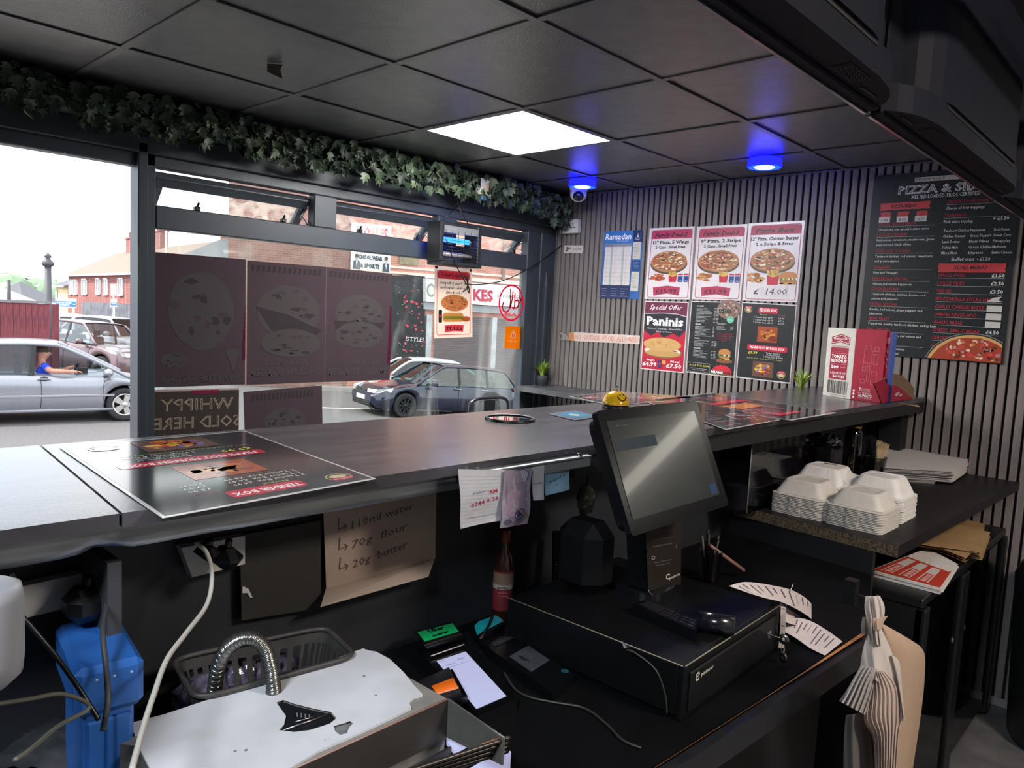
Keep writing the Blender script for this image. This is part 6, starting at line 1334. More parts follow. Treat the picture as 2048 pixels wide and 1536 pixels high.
cable('dark cable sagging from the left canister to the clutter', [on_y(24, 1150, 1.0), on_y(34, 1185, .98), on_y(30, 1215, .98), on_y(60, 1250, .97), on_y(110, 1310, .95), on_y(160, 1380, .92), on_y(198, 1440, .90)], .003, blackp)
cable('thin greenish cable looping across the dark left corner', [on_y(-5, 1408, .85), on_y(60, 1398, .86), on_y(120, 1388, .87), on_y(168, 1402, .88), on_y(175, 1420, .88), on_y(120, 1450, .86), on_y(60, 1500, .8), on_y(30, 1520, .78)], .0025, pm('olive_cable', '55564C', .5))

# ================================================================== THE DESK
DZ = Z(-.70)
dm = pm('black_worktop', '08090B', .55, var=.3, scale=10, bump=.05, bscale=160, spec=.18)
e0 = on_z(1310, 1536, DZ); e1 = on_z(1730, 1270, DZ); dd = (e1-e0).normalized(); eA = e0-dd*1.9; eB = e1+dd*.02
m = MB(); m.prism([(eA.x, eA.y), (1.83, .528), (2.25, .655), (2.31, 1.13), (-.9, 1.215)], DZ-.035, DZ, dm); desk = build('desk_top', m, None, 'black worktop under the serving counter carrying the till and clutter', cat='worktop')
m = MB(); nrm = Vector((dd.y, -dd.x, 0)); 
for k in range(60):
    a, b_ = k/60, (k+1)/60; pa, pb = e0.lerp(e1, a), e0.lerp(e1, b_); wa, wb = .0005+.009*max(0, a-.4)**1.1/.57, .0005+.009*max(0, b_-.4)**1.1/.57; 
    m.add([pa+Vector((0, 0, .0006)), pb+Vector((0, 0, .0006)), pb-nrm*wb+Vector((0, 0, .0006)), pa-nrm*wa+Vector((0, 0, .0006))], [(0, 1, 2, 3)], pm('raw_chipboard', 'A86E40', .8, var=.2, scale=120))
    
build('bare_edge', m, desk, 'strip of bare orange wood where the laminate has worn off')
m = MB(); m.prism([(eA.x+nrm.x*.0, eA.y+nrm.y*.0), (eB.x, eB.y), (eB.x+nrm.x*.018, eB.y+nrm.y*.018), (eA.x+nrm.x*.018, eA.y+nrm.y*.018)], DZ-.055, DZ-.004, pm('black_edge_band', '1C1D21', .3, var=.1)); build('edge_band', m, desk)
m = MB(); m.box(-.6, 2.12, .72, .74, 0, DZ-.036, dark); build('desk_front_panel', m, desk)
m = MB(); m.prism([(2.252, .655), (2.274, .655), (2.344, 1.14), (2.322, 1.14)], 0, Z(-.636), dark); build('end_panel', m, None, 'tall black end panel between the desk and the glass cabinet', cat='panel')

# cash drawer
zt = Z(-.60); A = on_z(1370, 1335, zt); B_ = on_z(1563, 1210, zt); W_ = .415
t = thing('cash_drawer', 'black cash drawer with a key in its lock, standing on the desk under the till', 'cash drawer', (A.x, A.y, DZ))
xf = frame((A.x, A.y, DZ+.0005), (B_.x-A.x, B_.y-A.y, 0), (-(B_.y-A.y), B_.x-A.x, 0)); H_ = zt-DZ
cdm = pm('drawer_black', '0B0C0E', .42, var=.1, scale=40, bump=.06, bscale=400, spec=.3)
m = MB(); m.box(0, W_, .012, .42, .004, H_, cdm, xf, ch=.003); build('case', m, t)
m = MB(); m.box(0, W_, .0, .012, .0, H_, cdm, xf, ch=.002); build('front_frame', m, t)
m = MB(); m.box(.018, W_-.018, -.005, .001, .012, H_-.014, pm('drawer_front', '101114', .45, bump=.05, bscale=400, spec=.35), xf, ch=.0025); fr = build('drawer', m, t)
m = MB(); m.box(.075, .265, -.0062, -.004, .052, .060, pm('slot_dark', '050506', .5), xf); build('slot', m, fr)
edge = pm('edge_highlight', '8A8470', .4)
m = MB(); m.tube([xf @ Vector((.004, .001, H_)), xf @ Vector((W_, .001, H_))], .0012, edge, 5); m.tube([xf @ Vector((.0, .004, H_)), xf @ Vector((.0, .42, H_))], .001, edge, 5); build('highlight_rim', m, t)  # pale highlights on the top edges, put in as thin coloured tubes
def sheet_on(xf, x0, x1, z0, z1, y): return Sheet([xf @ Vector((x0, y, z1)), xf @ Vector((x1, y, z1)), xf @ Vector((x1, y, z0)), xf @ Vector((x0, y, z0))], xf.to_3x3() @ Vector((0, -1, 0)))
S = sheet_on(xf, .030, .105, H_-.038, H_-.018, -.0055); S.ring(.12, .5, .11, .42, .05, 'C8C4B4', 20, 40, 330); S.line([(.10, .55), (.2, .35)], .03, 'C8C4B4'); S.text('posnow', .60, .72, .42, 'C8C4B4', wid=.62, bold=.02); S.done(fr)
kp = xf @ Vector((.355, -.006, .055)); m = MB(); m.lathe([(.009, 0), (.009, .006), (.006, .008)], steel, 16, frame(kp, xf.to_3x3() @ Vector((1, 0, 0)), (0, 0, 1)) @ Matrix.Rotation(PI, 4, 'X') @ Matrix.Rotation(0, 4, 'X')); build('lock', m, t)
nd = xf.to_3x3() @ Vector((0, -1, 0)); sd = xf.to_3x3() @ Vector((1, 0, 0)); km = pm('key_metal', '8C8A80', .3, metal=1)
kt = thing('key_ring', 'two small keys hanging from the cash drawer lock', 'keys', kp)
def disc(m, c, ax, r, th_, mat, hole=.35): 
    z = Vector(ax).normalized(); x = z.cross(Vector((.3, .1, 1))).normalized(); M2 = frame(c, x, z.cross(x)); m.lathe([(r*hole, -th_), (r, -th_), (r, th_), (r*hole, th_), (r*hole, -th_)], mat, 20, M2, cap=False)
m = MB(); m.tube([kp, kp+nd*.022], .0018, km, 6); disc(m, kp+nd*.030+Vector((0, 0, 0)), sd, .011, .001, km); build('key', m, kt)
m = MB(); disc(m, kp+nd*.030+Vector((0, 0, -.020)), nd, .011, .0008, km, .85); build('ring', m, kt)
m = MB(); disc(m, kp+nd*.030+Vector((0, 0, -.040))+sd*.004, (sd+nd*.6), .012, .001, km); m.tube([kp+nd*.03+Vector((0, 0, -.050))+sd*.006, kp+nd*.034+Vector((0, 0, -.078))+sd*.020], .0017, km, 6); build('key', m, kt)

# till screen
c = [on_d(1, 1, 1)]*4
Pm = [Vector((1.085, .807, -.169+C0)), Vector((1.445, .807, -.168+C0)), Vector((1.443, .713, -.379+C0)), Vector((1.083, .712, -.381+C0))]
t = thing('till_screen', 'black tilted touch-screen till on its stand on top of the cash drawer', 'till', (1.264, .80, zt))
X = (Pm[1]-Pm[0]).normalized(); Yd = (Pm[3]-Pm[0]).normalized(); xfm = frame(Pm[0], X, Yd); ww_, hh_ = (Pm[1]-Pm[0]).length, (Pm[3]-Pm[0]).length   # z = away from viewer
tb_ = pm('till_black', '0E0F12', .22, var=.05)
m = MB(); m.prism(rrect(0, ww_, 0, hh_, .010), 0, .012, tb_, xfm); build('bezel', m, t)
m = MB(); m.prism(rrect(.01, ww_-.01, .01, hh_-.01, .02), .012, .034, tb_, xfm); build('screen_back', m, t)
inn = [xfm @ Vector((a, b, -.0008)) for a, b in ((.036, .022), (ww_-.020, .022), (ww_-.020, hh_-.036), (.036, hh_-.036))]
inn = [on_pl(a, b, Pm[0]-xfm.to_3x3() @ Vector((0, 0, .0008)), xfm.to_3x3() @ Vector((0, 0, 1))) for a, b in ((1212.6, 842.5), (1389, 822), (1439.6, 988.8), (1266, 1040))]
m = MB(); m.poly(inn, pm('lcd_surface', '24272A', .20, var=.25, scale=12, hex2='2E302E', emit='6C7068', es=.035, coat=.5, detail=6)); build('display', m, t)
S = Sheet(inn, xfm.to_3x3() @ Vector((0, 0, -1)), lift=.0004); S.text('Account', .08, .07, .02, '5A625E', al='l', wid=.12); S.rect(.02, .20, .45, .32, '202C36'); S.rect(.89, .86, .985, .975, '1C3654'); S.done(t, 'screen_print')
# stand
tp = on_z(1327, 1187, zt); sx, sy2 = 1.272, .745
fo = pm('stand_black', '121317', .3, coat=.3)
m = MB(); m.prism(rrect(-.060, .060, -.085, .075, .045, 6), 0, .012, fo, Matrix.Translation((tp.x-.008, tp.y+.07, zt+.0006))); build('stand_base', m, t)
m = MB(); fc = [on_y(a, b, tp.y+.008) for a, b in ((1290, 1052), (1362, 1040), (1361, 1168), (1296, 1182))]; m.slab(fc, -.05, fo, Vector((0, -1, 0))); build('stand_column', m, t)
S = Sheet(fc, (0, -1, 0), lift=.001); S.rect(.0, .0, 1, 1, '2A2420'); S.frame(.12, .12, .78, .24, .01, '4A4642', r=.02)
for k in range(3): S.text('Please ask for the menu', .45, .34+.20*(k > 0)+.05*k, .022, '8A8680', wid=(.55, .5, .4)[k])
S.ring(.18, .50, .05, .03, .012, 'A8A49C', 14); S.text('?', .85, .42, .05, 'A8A49C'); S.ring(.60, .84, .07, .045, .02, 'E0DCD4', 18, 30, 330); S.text('posnow', .80, .87, .045, 'E0DCD4', wid=.34, bold=.02, rot=.12); S.done(t, 'stand_print')
m = MB(); m.tube(smooth_path([on_y(1296, 1180, tp.y+.002), on_y(1305, 1190, tp.y-.004), on_y(1330, 1194, tp.y-.008), on_y(1355, 1186, tp.y-.004), on_y(1362, 1170, tp.y+.002)], 5), .0016, steel, 6); build('silver_edge', m, t)
m = MB(); m.box(1.235, 1.335, .90, 1.02, zt+.001, zt+.16, pm('printer_black', '090A0E', .6, spec=.2), ch=.03); build('receipt_printer', m, None, 'black receipt printer lost in shadow behind the till stand on the left', cat='printer')

# things on the drawer
def devbox(name, label, px4, z, h_, mt, cat, r=.008, parts=None, tiltdz=(0, 0, 0, 0)):
    c = [on_z(a, b, z+h_) for a, b in px4]; o = Vector(c[3]); o.z = z
    t = thing(name, label, cat, sum(c, Vector())/4-Vector((0, 0, h_)))
    m = MB(); m.slab([q-Vector((0, 0, h_)) for q in c], h_*.5, mt, Vector((0, 0, 1))); ce = sum(c, Vector())/4
    m.add([q-Vector((0, 0, h_*.5)) for q in c]+[ce+(q-ce)*.95 for q in c], [(0, 1, 5, 4), (1, 2, 6, 5), (2, 3, 7, 6), (3, 0, 4, 7), (4, 5, 6, 7)], mt); build('body', m, t)
    return t, c
t, c = devbox('card_reader', 'black card reader tray lying on the cash drawer in front of the till stand', [(1263, 1205), (1290, 1198), (1400, 1240), (1392, 1262)], zt, .022, pm('reader_black', '0D0E11', .18, coat=.6), 'card reader')
S = Sheet([c[0], c[1], c[2], c[3]], (0, 0, 1), lift=.0006); S.rect(.1, .1, .9, .42, '16181C'); [S.rect(.15+.25*i, .5+.12*j, .3+.25*i, .58+.12*j, '1E2024') for i in range(3) for j in range(4)]; S.done(t, 'keypad')
a, b_ = on_z(1396, 1240, zt+.02), on_z(1468, 1252, zt+.02); m = MB(); d_ = (b_-a).normalized(); m.tube([a, b_], .019, pm('black_wrap', '14151B', .25, coat=.4), 18); m.tube([b_, b_+d_*.0015], .0185, pm('roll_end', '2A2B30', .5), 18); build('black_roll', m, None, 'short black roll lying on the cash drawer right of the card reader', cat='roll')
q = on_z(1250, 1294, zt+.004); m = MB(); rows = []
for i in range(7): a_ = i/6; rows.append([on_z(1243+14*a_, 1282+10*a_-9*math.sin(PI*a_)*0, zt+.004+.012*math.sin(a_*2.4)), on_z(1248+12*a_, 1297-2*a_, zt+.002)])
m.grid(rows, wpap); build('paper_tag', m, None, 'tiny curled white tag at the left corner of the cash drawer', cat='tag')
cable('thin cable curving down the left side of the cash drawer', [on_z(1252, 1300, zt+.003), A+Vector((-.02, .09, .0)), A+Vector((-.012, .05, -.02)), A+Vector((-.008, .03, -.06)), A+Vector((-.006, .025, -.093))], .0016, pm('dim_cable', '34342F', .4))
cable('black cable winding across the desk in front of the handhelds', [on_z(1008, 1345, DZ+.003), on_z(1030, 1378, DZ+.003), on_z(1062, 1395, DZ+.003), on_z(1110, 1405, DZ+.003), on_z(1170, 1417, DZ+.003), on_z(1215, 1450, DZ+.003), on_z(1245, 1480, DZ+.003), on_z(1282, 1496, DZ+.003)], .0022, pm('dim_cable', '34342F', .4))
# receipts on a spike
sp_ = on_z(1572, 1255, DZ); t = thing('receipt_spike', 'white printed receipts speared on a wire spike beside the cash drawer', 'receipts', (sp_.x, sp_.y, DZ))
m = MB(); m.lathe([(.03, 0), (.03, .004), (.004, .006)], blackp, 20, Matrix.Translation((sp_.x, sp_.y, DZ+.0005))); build('spike_base', m, t)
yS = sp_.y; top = on_y(1587, 1166, yS); m = MB(); m.tube(smooth_path([(sp_.x, sp_.y, DZ+.004), (on_y(1572, 1200, yS)), on_y(1580, 1182, yS), top], 4), .0015, km, 6); build('spike_wire', m, t)
rp_ = pm('receipt_paper', 'C8BDBC', .65, var=.04, bump=.2, bscale=20)
def receipt(label, rowsL, rowsR, lines=10, seed=1, bar=True):
    random.seed(seed); Lp = smooth_path(rowsL, 5); Rp = smooth_path(rowsR, 5); m = MB(); rows = [[a.lerp(b_, k/4) for k in range(5)] for a, b_ in zip(Lp, Rp)]; m.grid(rows, rp_); o = build('receipt', m, t, label)
    m = MB(); inkm = flat('5C4C58'); n_ = len(Lp)-1
    for k in range(lines):
        f = (.08+.84*k/lines)*n_; i = int(f); g = f-i
        def at(s): a = Lp[i].lerp(Lp[min(i+1, n_)], g); b_ = Rp[i].lerp(Rp[min(i+1, n_)], g); p = a.lerp(b_, s); a2 = Lp[i].lerp(Lp[min(i+1, n_)], min(1, g+.22)); b2 = Rp[i].lerp(Rp[min(i+1, n_)], min(1, g+.22)); return p, a2.lerp(b2, s)
        s0, s1 = .1+.1*random.random(), random.uniform(.4, .9); a, a2 = at(s0); b_, b2 = at(s1); up = Vector((-.0006, -.0012, .0010)); m.add([a+up, b_+up, b2+up, a2+up], [(0, 1, 2, 3)], inkm)
    build('receipt_print', m, o); return o
q = lambda px, py, dy: on_y(px, py, yS+dy)
receipt('curved upper receipt with a barcode', [q(1458, 1172, -.02), q(1490, 1164, -.01), q(1540, 1170, .0), q(1590, 1183, .01), q(1625, 1210, .02), q(1644, 1254, .02)], [q(1500, 1187, -.06), q(1530, 1196, -.05), q(1565, 1205, -.04), q(1600, 1222, -.03), q(1625, 1240, -.02), q(1642, 1262, -.01)], 13, 2)
receipt('lower receipt lying flat with a torn end', [on_z(1562, 1236, DZ+.03), on_z(1610, 1238, DZ+.02), on_z(1650, 1258, DZ+.008), on_z(1685, 1283, DZ+.004)], [on_z(1566, 1262, DZ+.02), on_z(1590, 1275, DZ+.012), on_z(1620, 1296, DZ+.006), on_z(1650, 1311, DZ+.003)], 11, 4)
receipt('narrow receipt end hanging by the drawer corner', [q(1562, 1212, -.05), q(1561, 1250, -.05), q(1557, 1295, -.05)], [q(1572, 1215, -.05), q(1571, 1252, -.05), q(1568, 1297, -.05)], 4, 6)
receipt('inner curled receipt', [q(1560, 1205, .0), q(1580, 1220, .0), q(1600, 1232, .01)], [q(1562, 1240, -.03), q(1590, 1250, -.03), q(1612, 1245, -.01)], 3, 7)
# glass of pens
g = on_z(1417, 1162, DZ); g.z = DZ; t = thing('pen_glass', 'clear glass holding dark pens behind the cash drawer', 'glass', g); gl_ = glassmat('tumbler_glass', 'C8D0D0', .18, .03)
m = MB(); m.lathe([(.026, .004), (.033, .085), (.0345, .088), (.032, .088), (.026, .010), (.001, .008)], gl_, 28, Matrix.Translation(g), cap=False); build('tumbler', m, t)
random.seed(9)
for k, (dx, dy, hgt, mt, nm) in enumerate(((-.012, .0, .135, '22242A', 'black pen'), (.004, .01, .14, '2A2C30', 'dark pen'), (.012, -.005, .125, '3A3024', 'olive pen'), (-.002, -.012, .12, '1A1A1E', 'short black pen'), (-.018, .008, .13, '4A4438', 'brown pen'))):
    m = MB(); m.tube([g+Vector((dx*.5, dy*.5, .012)), g+Vector((dx*1.7, dy*1.7, hgt))], .0042, flat(mt, .3), 8); build('pen', m, None, nm+' standing in the glass behind the cash drawer', cat='pen', group='pens in the glass')
a, b_ = on_y(1420, 1091, g.y-.01), on_y(1487, 1141, g.y-.05); m = MB(); m.tube([a, b_], [.005, .006], pm('pink_pencil', 'A07870', .5), 8); build('pencil', m, None, 'pinkish brown pencil leaning out over the pen glass', cat='pencil')
m = MB(); q2 = on_y(1430, 1108, g.y-.02); m.lathe([(.006, 0), (.012, 0), (.012, .004), (.006, .004)], pm('dark_ring', '1E2024', .3), 18, frame(q2, (1, 0, 0), (0, 0, 1)), cap=False); build('scissor_handle', m, None, 'dark scissor handle ring at the top of the pen glass', cat='scissors')

# ================================================================== CLUTTER LEFT OF THE TILL
BZ = Z(-.58)
bt = [on_z(a, b, BZ) for a, b in ((225, 1484), (725, 1303), (893, 1397), (560, 1548))]
T0, T1, T2, T3 = bt
mt_ = pm('enamel_metal', '8E8C86', .45, metal=.2, var=.12, scale=30)
t = thing('metal_box', 'low metal box under a torn white cover, a coiled steel hose arching over it', 'metal box', (T2.x, T2.y, DZ))
dn = Vector((0, 0, -1)); m = MB(); hB = BZ-DZ
m.add([T0, T1, T2, T3]+[q+dn*hB for q in bt], [(0, 1, 2, 3), (4, 7, 6, 5), (0, 4, 5, 1), (1, 5, 6, 2), (2, 6, 7, 3), (3, 7, 4, 0)], mt_); build('box_body', m, t)
fu_ = (T2-T3).normalized(); fn_ = Vector((fu_.y, -fu_.x, 0))
if fn_.y > 0: fn_ = -fn_
dmt = pm('dark_steel_front', '4E4A46', .35, metal=.5, var=.15, scale=10)
m = MB(); m.slab([T3+dn*.002, T2+dn*.002, T2+dn*.062, T3+dn*.062], .004, dmt, fn_); m.slab([T3+dn*.070+fn_*.012, T2+dn*.070+fn_*.012, T2+dn*.118+fn_*.012, T3+dn*.118+fn_*.012], .004, dmt, fn_); build('front_plate', m, t)
m = MB(); m.tube([T3+fn_*.002, T2+fn_*.002], .0016, pm('pink_edge', '9A7A70', .4), 6); build('front_rim', m, t)
# torn white cover: outline traced on the lid, holes left open
cov = [on_z(a, b, BZ+.004) for a, b in ((245, 1450), (262, 1455), (270, 1468), (287, 1464), (282, 1478), (278, 1494), (300, 1536), (330, 1560), (540, 1560), (640, 1500), (735, 1458), (790, 1432), (823, 1415), (818, 1405), (830, 1394), (846, 1389), (828, 1370), (808, 1345), (780, 1318), (752, 1303), (738, 1301), (726, 1297), (700, 1306), (640, 1330), (560, 1352), (545, 1354), (490, 1374), (420, 1398), (330, 1428))]
cv = pm('white_lining', 'D2D4DA', .6, var=.04, scale=8, bump=.15, bscale=10, hex2='BEC0C4')
def earpoly(pts, m_, mt, th=0):
    from mathutils.geometry import tessellate_polygon
    tri = tessellate_polygon([[Vector((p.x, p.y, 0)) for p in L] for L in pts]); al_ = [p for L in pts for p in L]; m_.add(al_, [tuple(x) for x in tri], mt)
hole1 = [on_z(a, b, BZ+.004) for a, b in ((553, 1405), (566, 1400), (590, 1408), (630, 1418), (662, 1424), (673, 1436), (660, 1447), (620, 1460), (588, 1464), (558, 1460), (568, 1450), (572, 1432))]
hole2 = [on_z(a, b, BZ+.004) for a, b in ((668, 1452), (690, 1446), (700, 1442), (706, 1447), (698, 1455), (694, 1466), (680, 1470), (670, 1462))]
m = MB(); earpoly([cov, hole1, hole2], m, cv); ed = cov+[cov[0]]
for a, b_ in zip(ed, ed[1:]): m.add([a, b_, b_+dn*.0035, a+dn*.0035], [(0, 1, 2, 3)], cv)
build('torn_cover', m, t)
m = MB(); m.poly([p+dn*.003 for p in hole1], pm('dark_plate', '16181C', .4)); build('dark_plate', m, t)
m = MB(); a, b_ = on_z(566, 1461, BZ+.003), on_z(660, 1427, BZ+.003); m.tube([a, b_], .0016, steel, 6); a, b_ = on_z(590, 1444, BZ+.003), on_z(632, 1432, BZ+.003); m.tube([a, b_], .001, steel, 6); build('plate_trim', m, t)
S = Sheet([on_z(582, 1418, BZ+.002), on_z(640, 1418, BZ+.002), on_z(625, 1445, BZ+.002), on_z(575, 1446, BZ+.002)], (0, 0, 1))
for k in range(4): S.line([(.25+.16*k, .3+.05*k), (.32+.16*k, .6+.05*k)], .05, '6A6E74')
S.done(t, 'plate_marks')
m = MB(); m.poly([p+dn*.0028 for p in hole2], pm('bare_grey', '77797A', .6, var=.2, scale=60)); build('bare_spot', m, t)
random.seed(12); m = MB()
for px, py in ((470, 1502), (492, 1500), (728, 1352), (650, 1480), (660, 1478), (752, 1390)): q = on_z(px, py, BZ+.0045); m.lathe([(.001, .0001), (random.uniform(.001, .003), 0)], pm('dark_speck', '5A5A58', .8), 7, Matrix.Translation(q), cap=False)
build('speck', m, t, kind='stuff')
# hose
hs = [on_z(430, 1396, BZ-.02), None]
yh = on_z(545, 1390, BZ).y+.0
pts = [on_y(427, 1400, yh+.10), on_y(430, 1372, yh+.09), on_y(436, 1335, yh+.075), on_y(452, 1300, yh+.055), on_y(480, 1279, yh+.04), on_y(508, 1278, yh+.028), on_y(530, 1298, yh+.016), on_y(542, 1336, yh+.006), on_y(547, 1372, yh), on_y(548, 1388, yh)]
sp2 = smooth_path(pts, 40); rr2 = [.0098+.0016*math.sin(i*1.9) for i in range(len(sp2))]
m = MB(); m.tube(sp2, rr2, pm('hose_steel', '9C9C98', .25, metal=.9), 12); build('coiled_hose', m, t)
m = MB(); h0 = sp2[-1]; m.tube([h0+Vector((.011*math.cos(a), .011*math.sin(a), .006-.001*a)) for a in [i*.5 for i in range(14)]], .0016, steel, 6); build('hose_clip', m, t)
# open tray with stacked rails on its right
tr = pm('tray_metal', '6A6864', .4, metal=.3, var=.1)
a, b_ = on_z(895, 1398, BZ), on_z(1007, 1476, BZ); c_ = on_z(760, 1560, BZ)
t = thing('open_tray', 'open-ended metal tray with stacked dark rails, joined to the right of the metal box', 'tray', (b_.x, b_.y, DZ))
m = MB(); nn = Vector((-(b_-a).y, (b_-a).x, 0)).normalized(); m.slab([a, b_, b_+dn*.04, a+dn*.06], .003, tr, nn); build('tray_side', m, t)
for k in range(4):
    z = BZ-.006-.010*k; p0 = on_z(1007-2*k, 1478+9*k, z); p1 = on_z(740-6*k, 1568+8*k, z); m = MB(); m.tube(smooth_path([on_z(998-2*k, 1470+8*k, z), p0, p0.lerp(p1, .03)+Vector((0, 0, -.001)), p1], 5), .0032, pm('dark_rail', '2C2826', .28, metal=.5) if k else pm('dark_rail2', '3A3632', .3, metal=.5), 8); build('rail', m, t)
    m = MB(); g0 = p0.lerp(p1, .02)+Vector((0, 0, .0034)); g1 = p0.lerp(p1, .18)+Vector((0, 0, .0034)); m.tube([g0, g1], .0008, pm('orange_glint', 'B07850', .3, metal=.6), 5); build('rail_glint', m, t)  # second tube is an orange highlight painted onto the rail
# bird note screen inside the tray and the phone in front
scr = lambda key, c, e: pm(key, c, .15, var=.02, emit=c, es=e)
lcd = scr('lit_screen', 'A6AACB', .34)
q = [on_z(a_, b__, DZ+.05) for a_, b__ in ((893, 1432), (908, 1432), (963, 1474), (908, 1501), (893, 1482))]
m = MB(); m.slab([p-Vector((0, 0, .006)) for p in q], .006, lcd, Vector((0, 0, 1))); t = build('tablet', m, None, 'lilac-lit tablet with a bird line drawing, showing inside the open tray', cat='tablet')
S = Sheet([on_z(893, 1430, DZ+.0503), on_z(965, 1430, DZ+.0503), on_z(965, 1500, DZ+.0503), on_z(893, 1500, DZ+.0503)], (0, 0, 1)); 
for st in ([(.30, .62), (.34, .80), (.38, .62)], [(.42, .55), (.44, .72), (.50, .70)], [(.48, .50), (.52, .40), (.66, .36), (.74, .46), (.70, .56), (.56, .60), (.46, .72), (.52, .84), (.62, .86)], [(.70, .56), (.84, .54), (.90, .64), (.80, .74), (.74, .66)], [(.60, .46), (.66, .44)]): S.line([(p.x, p.y) for p in smooth_path([(a_, b__, 0) for a_, b__ in st], 4)], .022, '1C2030')
S.done(t, 'drawing')
def handheld(name, label, scr_px, body_px, z, th_, lit, cat='handheld'):
    b = [on_z(x, y, z+th_) for x, y in body_px]; t = thing(name, label, cat, (b[3].x, b[3].y, z)); m = MB(); m.slab([p-Vector((0, 0, th_)) for p in b], th_, pm('device_black', '0C0D10', .2, coat=.4), Vector((0, 0, 1))); build('device_body', m, t)
    if scr_px: s_ = [on_z(x, y, z+th_+.0006) for x, y in scr_px]; m = MB(); m.poly(s_, lit); build('device_screen', m, t)
    return t, b
t, b = handheld('order_handheld', 'black order handheld with a lilac lit screen and a green delivery label on its printer', [(873, 1322), (931, 1303), (1013, 1392), (953, 1418)], [(836, 1300), (935, 1262), (1034, 1397), (958, 1432)], DZ, .024, lcd)
S = Sheet([on_z(x, y, DZ+.0252) for x, y in ((873, 1322), (931, 1303), (1013, 1392), (953, 1418))], (0, 0, 1)); S.text('11:42', .15, .05, .02, '3A3C50', wid=.12); S.text('Orders  2', .3, .16, .03, '4A4C60', wid=.25); S.text('Ready', .7, .12, .025, '4A4C60', wid=.2); S.rect(.2, .2, .8, .204, '8A8CA4'); S.done(t, 'screen_print')
g = [on_z(x, y, DZ+.05) for x, y in ((830, 1264), (902, 1246), (915, 1267), (851, 1286))]
m = MB(); gl2 = [Vector((p.x, p.y, DZ+.022)) for p in (on_z(838, 1300, DZ+.03), on_z(930, 1275, DZ+.03))]; c0, c1 = g[0], g[1]
rows = []
for i in range(9):
    a_ = i/8; zc = DZ+.022+.030*math.sin(PI*(.15+.7*a_)); rows.append([on_z(lerp(826, 856, a_), lerp(1262, 1300, a_), zc), on_z(lerp(906, 930, a_), lerp(1242, 1276, a_), zc)])
m.grid(rows, pm('device_black', '0C0D10', .2, coat=.4)); build('printer_lid', m, t)
up = Vector((0, 0, .0012)); ggr = pm('green_label', '12A05A', .4); m = MB()
rw = [[q_+up for q_ in (r_[0].lerp(r_[1], .06), r_[0].lerp(r_[1], .5), r_[0].lerp(r_[1], .95))] for r_ in rows[1:6]]; m.grid(rw, ggr); o = build('green_label', m, t, 'green label')
S = Sheet([rw[0][0]+up*.4, rw[0][2]+up*.4, rw[-1][2]+up*.4, rw[-1][0]+up*.4], (0, 0, 1), lift=.0022); S.text('Uber', .46, .46, .34, '06120C', wid=.44, bold=.05); S.text('Eats', .50, .88, .34, '06120C', wid=.46, bold=.05); S.done(o)
m = MB(); m.tube([on_z(862, 1312, DZ+.03), on_z(928, 1289, DZ+.03)], .0012, pm('receipt_paper', 'C8BDBC', .65), 5); build('paper_slot', m, t)
t, b = handheld('orange_terminal', 'rounded black terminal with an orange takeaway label, lying over the green-labelled handheld', None, [(842, 1366), (905, 1338), (935, 1392), (880, 1412)], DZ+.026, .012, lcd)
m = MB(); rows = []
for i in range(9):
    a_ = i/8; zc = DZ+.036+.022*math.sin(PI*a_); rows.append([on_z(lerp(838, 872, a_), lerp(1362, 1404, a_), zc), on_z(lerp(898, 926, a_), lerp(1334, 1392, a_), zc)])
m.grid(rows, pm('device_grey', '26242A', .35)); build('terminal_lid', m, t)
m = MB(); rw = [[r_[0].lerp(r_[1], f)+up for f in (.2, .6, .96)] for r_ in rows[3:7]]; m.grid(rw, pm('orange_label', 'E06A1A', .4)); o = build('orange_label', m, t, 'orange label')
S = Sheet([rw[0][0], rw[0][2], rw[-1][2], rw[-1][0]], (0, 0, 1), lift=.0024); S.poly([(.1, .8), (.1, .5), (.2, .3), (.3, .5), (.3, .8)], 'F4E0D0'); S.text('JUST EAT', .78, .8, .25, 'F4E0D0', wid=.25, bold=.02); S.done(o)
t, b = handheld('teal_handheld', 'black delivery handheld with a teal label and grey notice sticker', None, [(952, 1278), (1010, 1250), (1150, 1350), (1107, 1388)], DZ, .018, lcd)
tl2 = [on_z(x, y, DZ+.034) for x, y in ((949, 1252), (958, 1243), (990, 1231), (1000, 1236), (1006, 1243), (954, 1270))]; m = MB(); m.slab([p-Vector((0, 0, .0)) for p in tl2], .0008, pm('teal_label', '18949E', .35), Vector((0, 0, 1))); m.slab([p+Vector((.004, -.004, -.014)) for p in tl2], .012, pm('device_black', '0C0D10', .2), Vector((0, 0, 1))); build('teal_label', m, t, 'teal label on the printer lid')
m = MB(); m.tube([on_z(960, 1278, DZ+.037), on_z(976, 1254, DZ+.038), on_z(985, 1232, DZ+.037)], .0028, blackp, 6); build('lead', m, t)
c = [on_z(x, y, DZ+.0185) for x, y in ((1018, 1313), (1057, 1291), (1100, 1320), (1063, 1344))]; S = Sheet(c, (0, 0, 1), lift=.0002); S.rect(0, 0, 1, 1, '3C3E46'); S.ell(.30, .35, .09, .16, '1E2026', 12, rag=.3); S.ell(.38, .52, .07, .08, '1E2026', 9, rag=.3); S.text('SORRY WE ARE', .5, .66, .06, '22242A', wid=.5, rot=.0)
for k in range(3): S.rect(.3, .72+.07*k, .85, .735+.07*k, '2A2C32')
S.done(t, 'notice_sticker'); m = MB(); q = on_z(1130, 1342, DZ+.0186); m.lathe([(.001, .0006), (.008, .0003)], pm('teal_dot', '1C4A54', .4), 18, Matrix.Translation(q), cap=False); build('teal_dot', m, t)
